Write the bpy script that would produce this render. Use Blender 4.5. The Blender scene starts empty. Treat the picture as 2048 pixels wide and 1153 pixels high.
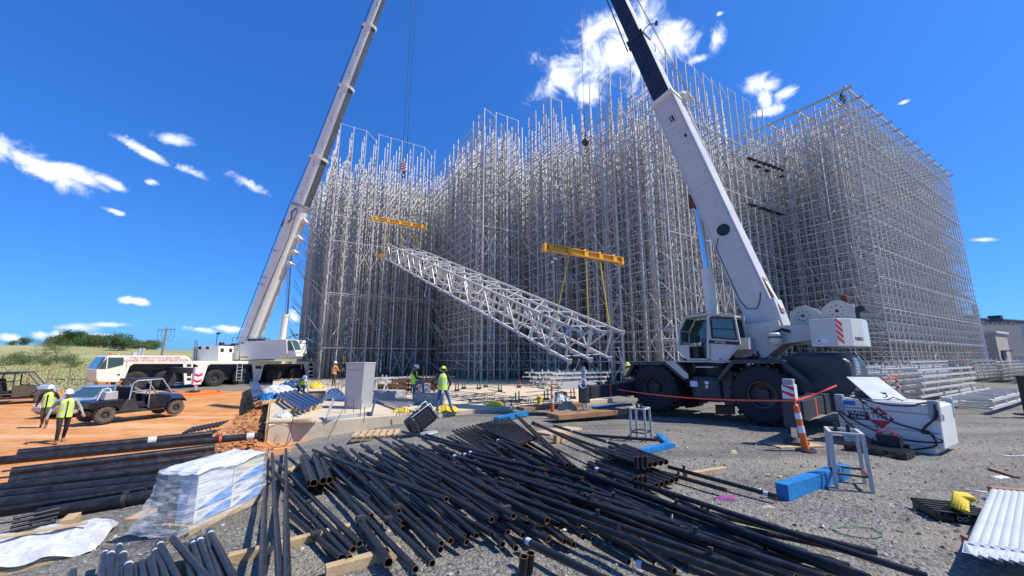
import bpy, math, random
import numpy as np
from mathutils import Vector, Matrix
random.seed(7)
S=bpy.context.scene; COL=S.collection
pi=math.pi; R=math.radians
# ---------------- camera model -----------------
F=770.; H0=713.; CX,CY=1024.,576.5; CZ=2.1
TH=math.atan((H0-CY)/F); cT,sT=math.cos(TH),math.sin(TH)
def ray(px,py):
    x=(px-CX)/F; y=-(py-CY)/F
    return Vector((x, cT-sT*y, sT+cT*y))
def at(px,py,z=0.):
    d=ray(px,py); t=(z-CZ)/d.z; return Vector((d.x*t,d.y*t,z))
def atY(px,py,Y):
    d=ray(px,py); t=Y/d.y; return Vector((d.x*t,Y,CZ+d.z*t))
def sst(e0,e1,x):
    t=min(1,max(0,(x-e0)/(e1-e0))); return t*t*(3-2*t)
def gz(x,y):
    return -0.7*sst(-1.,-8.5,x)*(1-.0*y)
def sst_(e0,e1,x): return sst(e0,e1,x)
def gz(x,y):
    t=min(1,max(0,(-1.-x)/7.5)); t=t*t*(3-2*t)
    lo=-.7+.19*sst(21,28,y)
    return lo*t+(-.26*sst(9,19,y)*(1-.4*sst(6,11,x)))*(1-t)
def G(px,py,dz=0.):
    z=0.
    for _ in range(12):
        p=at(px,py,z+dz); z=gz(p.x,p.y)
    p=at(px,py,z+dz); return p
UA=R(58.834); U=Vector((math.sin(UA),math.cos(UA),0)); V=Vector((-U.y,U.x,0))
def AB(a,b,z=0.): return U*a+V*b+Vector((0,0,z))
UROT=math.atan2(U.y,U.x)
# ---------------- mesh builder -----------------
class MB:
    def __init__(s): s.v=[]; s.f=[]; s.m=[]; s.s=[]
    def add(s,vs,fs,mi=0,sm=False):
        o=len(s.v); s.v+= [tuple(p) for p in vs]
        for f in fs: s.f.append(tuple(i+o for i in f)); s.m.append(mi); s.s.append(sm)
        return s
    def box(s,c,d,rz=0,mi=0,M=None):
        x,y,z=d[0]/2,d[1]/2,d[2]/2
        vs=[Vector((a*x,b*y,e*z)) for e in(-1,1) for b in(-1,1) for a in(-1,1)]
        if M is None: M=Matrix.Rotation(rz,3,'Z')
        c=Vector(c); vs=[M@p+c for p in vs]
        return s.add(vs,[(0,2,3,1),(4,5,7,6),(0,1,5,4),(2,6,7,3),(0,4,6,2),(1,3,7,5)],mi)
    def bb(s,x0,x1,y0,y1,z0,z1,mi=0):
        return s.box(((x0+x1)/2,(y0+y1)/2,(z0+z1)/2),(abs(x1-x0),abs(y1-y0),abs(z1-z0)),0,mi)
    def beam(s,p,q,w,h,up=None,mi=0):
        p,q=Vector(p),Vector(q); d=q-p; L=d.length
        if L<1e-6: return s
        d/=L
        if up is None: up=Vector((0,0,1)) if abs(d.z)<.95 else Vector((1,0,0))
        n=Vector(up).cross(d).normalized(); t=d.cross(n)
        M=Matrix((d,n,t)).transposed()
        return s.box((p+q)/2,(L,w,h),0,mi,M)
    def tube(s,p,q,r0,r1=None,n=10,cap=True,mi=0,sm=True):
        p,q=Vector(p),Vector(q); r1=r0 if r1 is None else r1
        d=(q-p).normalized(); a=d.orthogonal().normalized(); b=d.cross(a)
        vs=[]
        for c,r in((p,r0),(q,r1)):
            for i in range(n):
                t=2*pi*i/n; vs.append(c+(a*math.cos(t)+b*math.sin(t))*r)
        s.add(vs,[(i,(i+1)%n,n+(i+1)%n,n+i) for i in range(n)],mi,sm)
        if cap:
            s.add(vs[:n],[tuple(range(n-1,-1,-1))],mi); s.add(vs[n:],[tuple(range(n))],mi)
        return s
    def ring(s,c,ax,r0,r1,n=12,mi=0):
        c=Vector(c); d=Vector(ax).normalized(); a=d.orthogonal().normalized(); b=d.cross(a); vs=[]
        for r in(r0,r1):
            for i in range(n):
                t=2*pi*i/n; vs.append(c+(a*math.cos(t)+b*math.sin(t))*r)
        return s.add(vs,[(i,(i+1)%n,n+(i+1)%n,n+i) for i in range(n)],mi)
    def path(s,pts,r,n=6,mi=0,cap=True):
        pts=[Vector(p) for p in pts]; vs=[]; N=len(pts); a=None
        rr=r if isinstance(r,(list,tuple)) else [r]*N
        for k,p in enumerate(pts):
            d=(pts[min(k+1,N-1)]-pts[max(k-1,0)]).normalized()
            if a is None: a=d.orthogonal().normalized()
            a=(a-d*a.dot(d)).normalized(); b=d.cross(a)
            for i in range(n):
                t=2*pi*i/n; vs.append(p+(a*math.cos(t)+b*math.sin(t))*rr[k])
        s.add(vs,[(k*n+i,k*n+(i+1)%n,(k+1)*n+(i+1)%n,(k+1)*n+i) for k in range(N-1) for i in range(n)],mi,True)
        if cap: s.add(vs[:n],[tuple(range(n-1,-1,-1))],mi); s.add(vs[-n:],[tuple(range(n))],mi)
        return s
    def prism(s,poly,t0,t1,ax='y',mi=0):
        # polygon in (x,z) extruded along y ; ax='x': polygon in (y,z) ; ax='z': polygon (x,y)
        def P(a,b,t): return {'y':(a,t,b),'x':(t,a,b),'z':(a,b,t)}[ax]
        n=len(poly); vs=[P(a,b,t0) for a,b in poly]+[P(a,b,t1) for a,b in poly]
        ar=sum(poly[i][0]*poly[(i+1)%n][1]-poly[(i+1)%n][0]*poly[i][1] for i in range(n))
        fs=[tuple(range(n)),tuple(range(2*n-1,n-1,-1))]+[(i,n+i,n+(i+1)%n,(i+1)%n) for i in range(n)]
        fl=(ar>0)!=((t1>t0)!=(ax=='y'))
        if not fl: fs=[f[::-1] for f in fs]
        fs=[f[::-1] for f in fs] if False else fs
        return s.add(vs,fs,mi)
    def lathe(s,prof,c,ax=(0,0,1),n=24,mi=0,sm=True,mis=None):
        c=Vector(c); d=Vector(ax).normalized(); a=d.orthogonal().normalized(); b=d.cross(a); vs=[]
        for r,h in prof:
            for i in range(n):
                t=2*pi*i/n; vs.append(c+d*h+(a*math.cos(t)+b*math.sin(t))*r)
        for k in range(len(prof)-1):
            s.add(vs[k*n:(k+2)*n],[(i,(i+1)%n,n+(i+1)%n,n+i) for i in range(n)],mis[k] if mis else mi,sm)
        return s
    def sph(s,c,r,n=12,m=8,mi=0,M=None):
        c=Vector(c); r=r if isinstance(r,(tuple,list)) else (r,r,r); vs=[]
        for j in range(m+1):
            ph=pi*j/m
            for i in range(n):
                t=2*pi*i/n; p=Vector((r[0]*math.sin(ph)*math.cos(t),r[1]*math.sin(ph)*math.sin(t),r[2]*math.cos(ph)))
                if M: p=M@p
                vs.append(c+p)
        return s.add(vs,[(j*n+i,(j+1)*n+i,(j+1)*n+(i+1)%n,j*n+(i+1)%n) for j in range(m) for i in range(n)],mi,True)
    def build(s,name,mats,parent=None,bevel=0,fix=False):
        me=bpy.data.meshes.new(name); me.from_pydata(s.v,[],s.f)
        if not isinstance(mats,(list,tuple)): mats=[mats]
        for m in mats: me.materials.append(m)
        me.polygons.foreach_set('material_index',s.m); me.polygons.foreach_set('use_smooth',s.s)
        me.update()
        if fix:
            import bmesh
            bm=bmesh.new(); bm.from_mesh(me); bmesh.ops.recalc_face_normals(bm,faces=bm.faces); bm.to_mesh(me); bm.free()
        o=bpy.data.objects.new(name,me); COL.objects.link(o)
        if parent: o.parent=parent
        if bevel:
            b=o.modifiers.new('bevel','BEVEL'); b.width=bevel; b.segments=2; b.limit_method='ANGLE'; b.angle_limit=R(40)
        return o
def tag(o,label=None,cat=None,group=None,kind=None):
    if label: o['label']=label
    if cat: o['category']=cat
    if group: o['group']=group
    if kind: o['kind']=kind
    return o
def root(name,label,cat,loc=(0,0,0),rz=0,group=None):
    o=bpy.data.objects.new(name,None); COL.objects.link(o); o.location=loc; o.rotation_euler=(0,0,rz)
    o.empty_display_size=.2
    return tag(o,label,cat,group)
def kids(o): return [c for c in COL.objects if c.parent==o]
def copy_tree(o,loc=None,rz=None,label=None,ch=None):
    if ch is None:
        ch={}
        for c in COL.objects:
            if c.parent: ch.setdefault(c.parent.name,[]).append(c)
    c=o.copy(); COL.objects.link(c)
    if loc is not None: c.location=loc
    if rz is not None: c.rotation_euler=(0,0,rz)
    if label: c['label']=label
    for k in ch.get(o.name,[]):
        d=copy_tree(k,ch=ch); d.parent=c
    return c
# ---------------- materials -----------------
def nt(m):
    m.use_nodes=True; t=m.node_tree; t.nodes.clear(); return t
def N(t,typ,ins=None,**kw):
    n=t.nodes.new(typ)
    for k,v in kw.items(): setattr(n,k,v)
    if ins:
        for k,v in ins.items():
            if isinstance(v,bpy.types.NodeSocket): t.links.new(v,n.inputs[k])
            else: n.inputs[k].default_value=v
    return n
def c4(c): return (c[0],c[1],c[2],1)
def mat(name,col,rough=.5,metal=0.,var=.12,scale=3.,dirt=None,damt=.3,bump=0.,bscale=40.,spec=.5,coat=0.,trans=0.,alpha=1.,sheen=0,emis=0):
    m=bpy.data.materials.new(name); t=nt(m)
    co=N(t,'ShaderNodeTexCoord').outputs['Object']
    nz=N(t,'ShaderNodeTexNoise',{'Vector':co,'Scale':scale,'Detail':6.,'Roughness':.6})
    rp=N(t,'ShaderNodeMapRange',{'Value':nz.outputs[0],'From Min':.3,'From Max':.7,'To Min':1-var,'To Max':1+var})
    mx=N(t,'ShaderNodeMix',{'Factor':1.,'A':c4(col),'B':rp.outputs[0]},data_type='RGBA',blend_type='MULTIPLY')
    mx.inputs[6].default_value=c4(col); t.links.new(rp.outputs[0],mx.inputs[7]); mx.inputs[0].default_value=1.
    out=mx.outputs[2]
    rg=rough
    if dirt:
        n2=N(t,'ShaderNodeTexNoise',{'Vector':co,'Scale':scale*1.7+.3,'Detail':8.,'Roughness':.7})
        r2=N(t,'ShaderNodeMapRange',{'Value':n2.outputs[0],'From Min':.5,'From Max':.72,'To Min':0.,'To Max':damt})
        m2=N(t,'ShaderNodeMix',data_type='RGBA'); t.links.new(r2.outputs[0],m2.inputs[0]); t.links.new(out,m2.inputs[6]); m2.inputs[7].default_value=c4(dirt)
        out=m2.outputs[2]
    b=N(t,'ShaderNodeBsdfPrincipled',{'Base Color':out,'Metallic':metal,'Coat Weight':coat,'Transmission Weight':trans,'Alpha':alpha,'Sheen Weight':sheen})
    b.inputs['Specular IOR Level'].default_value=spec
    rr=N(t,'ShaderNodeMapRange',{'Value':nz.outputs[0],'From Min':.3,'From Max':.7,'To Min':max(0.02,rough-.1),'To Max':min(1,rough+.1)})
    t.links.new(rr.outputs[0],b.inputs['Roughness'])
    if emis: b.inputs['Emission Color'].default_value=c4(col); b.inputs['Emission Strength'].default_value=emis
    if bump:
        n3=N(t,'ShaderNodeTexNoise',{'Vector':co,'Scale':bscale,'Detail':4.})
        bp=N(t,'ShaderNodeBump',{'Height':n3.outputs[0],'Strength':bump,'Distance':.02})
        t.links.new(bp.outputs[0],b.inputs['Normal'])
    o=N(t,'ShaderNodeOutputMaterial'); t.links.new(b.outputs[0],o.inputs[0])
    return m
DUST=(.42,.30,.19)
K={}
K['galv']=mat('galvanised_steel',(.54,.515,.475),.55,.0,.14,1.2,dirt=(.42,.40,.37),damt=.35)
K['galv2']=mat('white_rack_steel',(.60,.57,.52),.45,.1,.08,1.2,dirt=(.4,.33,.25),damt=.25)
K['crw']=mat('cream_crane_paint',(.84,.79,.66),.38,0,.05,.8,dirt=(.46,.42,.35),damt=.3,coat=.15)
K['crw2']=mat('white_crane_paint',(.66,.61,.53),.36,0,.06,.9,dirt=(.44,.39,.32),damt=.38,coat=.15)
K['crg']=mat('dark_carrier_paint',(.035,.04,.05),.42,0,.15,1.5,dirt=(.12,.10,.08),damt=.4)
K['crn']=mat('boom_dark_paint',(.022,.026,.045),.45,0,.15,1.,dirt=(.07,.07,.08),damt=.3)
K['rub']=mat('tyre_rubber',(.022,.022,.023),.8,0,.2,6,dirt=(.12,.095,.07),damt=.45,bump=.4,bscale=25)
K['rubdust']=mat('dusty_tyre_rubber',(.10,.08,.06),.9,0,.3,6,dirt=(.32,.22,.14),damt=.8,bump=.5,bscale=25)
K['rim']=mat('wheel_rim_paint',(.06,.055,.05),.5,.2,.2,5,dirt=(.2,.17,.13),damt=.5)
K['blk']=mat('black_plastic',(.018,.018,.02),.45,0,.2,4,dirt=(.1,.09,.08),damt=.25)
K['dk']=mat('dark_steel',(.05,.05,.055),.5,.3,.2,3,dirt=(.14,.11,.08),damt=.4)
K['glass']=mat('tinted_glass',(.05,.10,.11),.05,0,.02,1,spec=.8,coat=.5)
K['chrome']=mat('cylinder_chrome',(.75,.77,.8),.08,1.,.02,2)
K['yel']=mat('yellow_spreader_paint',(.85,.42,.012),.4,0,.08,2,dirt=(.5,.3,.08),damt=.3)
K['sling']=mat('yellow_webbing',(.72,.52,.04),.8,0,.15,8)
K['rope']=mat('wire_rope',(.03,.03,.035),.6,.4,.1,5)
K['ochre']=mat('ochre_bumper_paint',(.40,.24,.06),.5,0,.12,3,dirt=(.3,.22,.14),damt=.5)
K['org']=mat('orange_plastic',(.95,.16,.02),.5,0,.08,3,dirt=(.5,.25,.12),damt=.3)
K['orgm']=mat('orange_mat_paint',(.85,.22,.02),.6,0,.12,2,dirt=DUST,damt=.5)
K['refl']=mat('white_reflective_band',(.75,.76,.8),.3,0,.08,5)
K['red']=mat('red_paint',(.55,.03,.03),.45,0,.1,4)
K['redt']=mat('red_barrier_tape',(.95,.10,.05),.5,0,.1,3)
K['wood']=mat('pale_timber',(.52,.36,.19),.75,0,.22,4,dirt=(.25,.16,.08),damt=.4,bump=.3,bscale=30)
K['wood2']=mat('brown_timber_mat',(.30,.15,.07),.75,0,.25,3,dirt=(.45,.30,.17),damt=.5,bump=.3,bscale=30)
K['ply']=mat('formwork_plywood',(.50,.37,.22),.75,0,.12,2,dirt=(.3,.2,.12),damt=.4)
K['conc']=mat('concrete',(.60,.485,.34),.85,0,.12,1.1,dirt=(.30,.22,.14),damt=.45,bump=.25,bscale=60)
K['concg']=mat('grey_rubble_concrete',(.34,.34,.33),.9,0,.25,6,dirt=(.2,.19,.18),damt=.5,bump=.8,bscale=20)
K['rust']=mat('rusty_steel',(.20,.075,.035),.8,.2,.3,8)
K['green']=mat('green_conduit',(.03,.20,.10),.45,0,.1,3)
K['redc']=mat('red_conduit',(.38,.05,.03),.45,0,.1,3)
K['blue']=mat('blue_tarpaulin',(.012,.19,.46),.45,0,.15,5,bump=.5,bscale=14)
K['bluep']=mat('blue_painted_steel',(.035,.09,.20),.35,.2,.15,4)
K['tankw']=mat('tank_white_paint',(.76,.73,.67),.4,0,.05,1.2,dirt=(.45,.42,.37),damt=.3)
K['grayb']=mat('tank_grey_bracket',(.33,.36,.39),.45,.2,.1,3)
K['pipe']=mat('black_pipe_coating',(.015,.015,.017),.36,.0,.4,5,dirt=(.11,.10,.09),damt=.28,spec=.5,bump=.15,bscale=60)
K['pipein']=mat('pipe_inner_bore',(.012,.010,.009),.8,0,.2,5)
K['piperim']=mat('bare_cut_pipe_end',(.30,.15,.06),.6,.2,.3,20)
K['tagw']=mat('white_pipe_label',(.55,.57,.62),.5,0,.12,20)
K['winch']=mat('winch_plate_paint',(.56,.52,.42),.5,0,.12,3,dirt=(.3,.25,.18),damt=.5)
K['white']=mat('white_plastic',(.52,.53,.53),.4,0,.05,3)
K['vest']=mat('high_visibility_fabric',(.60,.88,.05),.7,0,.08,6,emis=.0)
K['vesto']=mat('orange_visibility_fabric',(.95,.25,.02),.7,0,.08,6)
K['silver']=mat('silver_reflective_tape',(.62,.64,.66),.35,.1,.05,6)
K['skin']=mat('skin',(.42,.24,.16),.55,0,.06,8)
K['jean']=mat('blue_denim',(.07,.13,.26),.85,0,.2,12)
K['dkcl']=mat('black_cloth',(.02,.02,.024),.9,0,.2,10)
K['olive']=mat('olive_cloth',(.10,.085,.05),.9,0,.2,10)
K['greycl']=mat('grey_cloth',(.34,.35,.36),.9,0,.1,10)
K['boot']=mat('tan_boot_leather',(.25,.14,.07),.8,0,.2,10)
K['hat']=mat('white_helmet_plastic',(.80,.79,.78),.3,0,.03,3)
K['haty']=mat('lime_helmet_plastic',(.62,.72,.05),.35,0,.05,3)
K['hair']=mat('dark_hair',(.03,.02,.015),.7)
K['card']=mat('cardboard',(.40,.26,.14),.8,0,.1,4)
K['carbody']=mat('silver_car_paint',(.50,.54,.60),.25,.4,.03,1,coat=.6,dirt=(.40,.33,.26),damt=.15)
K['utvb']=mat('dark_blue_utv_body',(.010,.013,.022),.3,0,.1,2,dirt=DUST,damt=.10)
K['foam']=mat('plastic_film',(.60,.60,.60),.28,0,.12,6,bump=1.,bscale=9)
K['alum']=mat('aluminium',(.50,.50,.49),.4,.35,.06,3)
K['bldg']=mat('beige_cladding',(.42,.35,.28),.8,0,.05,.3)
K['bldg2']=mat('dark_blue_cladding',(.10,.12,.17),.7,0,.05,.3)
K['bldg3']=mat('pale_cladding',(.50,.52,.54),.7,0,.05,.3)
K['poleW']=mat('weathered_pole_wood',(.30,.21,.15),.9,0,.2,2)
K['bark']=mat('tree_bark',(.09,.07,.05),.9,0,.3,6)
K['text_red']=mat('red_lettering',(.50,.05,.06),.5)
K['text_blk']=mat('black_lettering',(.015,.015,.02),.5)
K['text_wht']=mat('white_lettering',(.8,.8,.8),.5)
def text(name,s,size,loc,rot,m,parent=None,ext=.002,align='CENTER',sx=1):
    cu=bpy.data.curves.new(name,'FONT'); cu.body=s; cu.size=size; cu.extrude=ext; cu.align_x=align; cu.align_y='CENTER'
    tmp=bpy.data.objects.new('tmp_text',cu); COL.objects.link(tmp)
    dg=bpy.context.evaluated_depsgraph_get(); dg.update()
    me=bpy.data.meshes.new_from_object(tmp.evaluated_get(dg)); bpy.data.objects.remove(tmp)
    me.materials.clear(); me.materials.append(m)
    o=bpy.data.objects.new(name,me); COL.objects.link(o); o.location=loc; o.rotation_euler=rot; o.scale=(sx,1,1)
    if parent: o.parent=parent
    return o
# ---------------- camera, sun, sky -----------------
cam=bpy.data.cameras.new('camera'); co=bpy.data.objects.new('camera',cam); COL.objects.link(co)
co.location=(0,0,CZ); co.rotation_euler=(pi/2+TH,0,0)
cam.sensor_width=36; cam.lens=F/2048*36; cam.clip_end=6000; cam.clip_start=.05
S.camera=co
SUN_EL=R(54); SUN_AZ=R(-9)   # direction towards the sun, from +X
sd=Vector((math.cos(SUN_EL)*math.cos(SUN_AZ),math.cos(SUN_EL)*math.sin(SUN_AZ),math.sin(SUN_EL)))
sl=bpy.data.lights.new('sun','SUN'); so=bpy.data.objects.new('sun',sl); COL.objects.link(so)
sl.energy=4.3; sl.angle=R(.53); sl.color=(1,.955,.88)
so.rotation_euler=sd.to_track_quat('Z','Y').to_euler(); so.location=(20,5,60)
S.view_settings.view_transform='Standard'; S.view_settings.look='None'; S.view_settings.exposure=0.40; S.view_settings.gamma=1
W=bpy.data.worlds.new('World'); S.world=W; W.use_nodes=True; t=W.node_tree; t.nodes.clear()
sky=N(t,'ShaderNodeTexSky'); sky.sky_type='NISHITA'; sky.sun_disc=False; sky.sun_elevation=SUN_EL; sky.sun_rotation=pi/2-SUN_AZ
sky.altitude=200; sky.air_density=1.0; sky.dust_density=.7; sky.ozone_density=2.5
hs0=N(t,'ShaderNodeHueSaturation',{'Hue':.502,'Saturation':1.2,'Value':1.0,'Color':sky.outputs[0]})
hg=N(t,'ShaderNodeGamma',{0:hs0.outputs[0],1:.70})
hs=N(t,'ShaderNodeMix',data_type='RGBA',blend_type='MULTIPLY'); hs.inputs[0].default_value=1; t.links.new(hg.outputs[0],hs.inputs[6]); hs.inputs[7].default_value=(.30,.79,1.60,1)
gen=N(t,'ShaderNodeTexCoord').outputs['Generated']
nrm=N(t,'ShaderNodeVectorMath',{0:gen},operation='NORMALIZE').outputs[0]
# clouds: (px,py, half width px, half height px, slant) measured on the sky dome as directions
CL=[(1240,110,120,70,0),(1200,60,48,32,-.3),(1325,90,60,42,.35),(1120,150,62,44,-.3),(1175,185,60,26,.1),(1432,80,17,28,.2),(1400,118,22,10,0),(1520,168,40,20,.35),(1530,195,14,26,0),(1572,185,24,14,-.3),(1530,225,34,11,.1),
    (50,322,95,25,.30),(150,350,55,15,.2),(222,368,40,11,.28),(300,308,48,12,.35),(345,280,36,13,-.2),(385,345,48,13,.3),(498,368,38,11,.35),(268,602,30,8,.1),
    (145,655,42,11,0),(215,650,38,6,-.05),(200,671,30,5,.05),(22,675,18,9,0),(85,670,18,10,0),(115,668,18,11,0),(210,692,30,8,0),(405,660,26,7,.1),(455,657,30,7,.05),(585,636,18,13,.5),
    (1808,205,12,5,0),(1965,480,22,5,.2),(235,425,20,6,.2),(300,365,14,8,0),(1440,28,8,5,0)]
acc=None
wob=N(t,'ShaderNodeTexNoise',{'Vector':nrm,'Scale':9.,'Detail':3.})
for (px,py,hw,hh,sl_) in CL:
    d=ray(px,py).normalized(); rt=Vector((d.y,-d.x,0)).normalized(); up=rt.cross(d)
    sc=ray(px,py).length*F
    rx,ry=hw/F*1.22/ray(px,py).length,hh/F*1.22/ray(px,py).length
    t1=(rt*math.cos(-sl_)+up*math.sin(-sl_)); t2=(-rt*math.sin(-sl_)+up*math.cos(-sl_))
    df=N(t,'ShaderNodeVectorMath',{0:nrm,1:d},operation='SUBTRACT').outputs[0]
    a=N(t,'ShaderNodeVectorMath',{0:df,1:t1/rx},operation='DOT_PRODUCT').outputs['Value']
    b=N(t,'ShaderNodeVectorMath',{0:df,1:t2/ry},operation='DOT_PRODUCT').outputs['Value']
    a2=N(t,'ShaderNodeMath',{0:a,1:a},operation='MULTIPLY').outputs[0]
    b2=N(t,'ShaderNodeMath',{0:b,1:b,2:a2},operation='MULTIPLY_ADD').outputs[0]
    sq=N(t,'ShaderNodeMath',{0:b2},operation='SQRT').outputs[0]
    mk=N(t,'ShaderNodeMath',{0:1.0,1:sq},operation='SUBTRACT').outputs[0]
    # only the hemisphere in front of the cloud
    acc=mk if acc is None else N(t,'ShaderNodeMath',{0:acc,1:mk},operation='MAXIMUM').outputs[0]
acc=N(t,'ShaderNodeMath',{0:acc,1:-2.},operation='MAXIMUM').outputs[0]
n1=N(t,'ShaderNodeTexNoise',{'Vector':nrm,'Scale':17.,'Detail':12.,'Roughness':.66,'Distortion':.5})
n2=N(t,'ShaderNodeTexNoise',{'Vector':nrm,'Scale':9.,'Detail':7.,'Roughness':.6})
nn=N(t,'ShaderNodeMath',{0:n1.outputs[0],1:2.9,2:-1.60},operation='MULTIPLY_ADD').outputs[0]
den=N(t,'ShaderNodeMath',{0:acc,1:nn},operation='ADD').outputs[0]
al=N(t,'ShaderNodeMapRange',{'Value':den,'From Min':-.05,'From Max':.85,'To Min':0.,'To Max':.97},interpolation_type='SMOOTHSTEP').outputs[0]
shd=N(t,'ShaderNodeMapRange',{'Value':n2.outputs[0],'From Min':.40,'From Max':.60,'To Min':.35,'To Max':1.02}).outputs[0]
cc=N(t,'ShaderNodeMix',data_type='RGBA'); t.links.new(shd,cc.inputs[0]); cc.inputs[6].default_value=(3.6,4.3,5.5,1); cc.inputs[7].default_value=(7.3,7.4,7.6,1)
mxs=N(t,'ShaderNodeMix',data_type='RGBA'); t.links.new(al,mxs.inputs[0]); t.links.new(hs.outputs[2],mxs.inputs[6]); t.links.new(cc.outputs[2],mxs.inputs[7])
bg=N(t,'ShaderNodeBackground',{'Color':mxs.outputs[2],'Strength':.147}); ow=N(t,'ShaderNodeOutputWorld'); t.links.new(bg.outputs[0],ow.inputs[0])

# ---------------- ground -----------------
def fbm(x,y,o=4):
    r=0;a=.5
    for i in range(o):
        r+=a*math.sin(x*1.7*(2**i)+3.1*i+1.3*math.sin(y*1.1*(2**i)+i))*math.cos(y*1.9*(2**i)-2.2*i+.7*math.sin(x*.9*(2**i))); a*=.5
    return r
def hill(x,y):
    r=x/max(y,1.); w=sst(-.25,-.7,r)
    return w*6.2*sst(26,122,y)*(.75+.25*sst(-.8,-1.3,r))*(.86+.14*math.sin(x*.045+1.2))
def hill_old(x,y):
    # grassy rise beyond the yard on the left
    d=y+ -.25*x
    if x>-8: w=sst(10,-25,x)
    else: w=1
    return w*7.0*sst(62,135,d)*(.75+.25*math.sin(x*.03+1.))
def gzz(x,y):
    return gz(x,y)
xs=sorted(set([-3000,-1500,-800,-500,-350,-250,-190,-150]+list(np.arange(-125,-40,5.))+list(np.arange(-40,-18,1.))+list(np.arange(-18,14,.3))+list(np.arange(14,40,1.3))+list(np.arange(40,120,8.))+[150,250,400,800,1500,3000]))
ys=sorted(set([-200,-60,-20,-8,-3]+list(np.arange(-1,26,.3))+list(np.arange(26,60,1.2))+list(np.arange(60,170,5.))+[190,230,300,400,600,1000,2000,4000]))
vs=[];fs=[];colr=[]
def soil(x,y):
    # red earth mask, grass mask
    n=fbm(x*.5,y*.5)*.9
    ex=-6.2 if y>11.5 else -6.2-(11.5-y)*.9
    e=sst(.5,-.9,x-ex+n*.7)          # west of the slab and pipes
    if y>24: e*=sst(33,26,y+n*2)
    far=sst(25,34,y-.12*x+n)
    r=x/max(y,1.); st=27+21*sst(-1.14,-.98,r); g=sst(st,st+5,y+n*3)*sst(2,-8,x)
    return e,g,far
for j,y in enumerate(ys):
    for i,x in enumerate(xs):
        z=gz(x,y)+hill(x,y)
        if -20<x<20 and -2<y<40: z+=.018*fbm(x*1.3,y*1.3)
        if x<-8 and 60>y>5:  z+=.05*fbm(x*.6+4,y*.6)
        # rubble bank against the slab's west side
        p=Vector((x,y,0)); a=p.dot(U); b=p.dot(V)
        if -1.3<a<0.05 and 14.6<b<32:
            z+=sst(-1.3,-.3,a)*(.26+.20*fbm(x*2.3,y*2.3))*sst(14.5,15.6,b)
        vs.append((x,y,z)); colr.append(soil(x,y))
nx=len(xs)
fs=[(j*nx+i,j*nx+i+1,(j+1)*nx+i+1,(j+1)*nx+i) for j in range(len(ys)-1) for i in range(nx-1)]
gm=MB(); gm.add(vs,fs,0,True)
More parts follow.
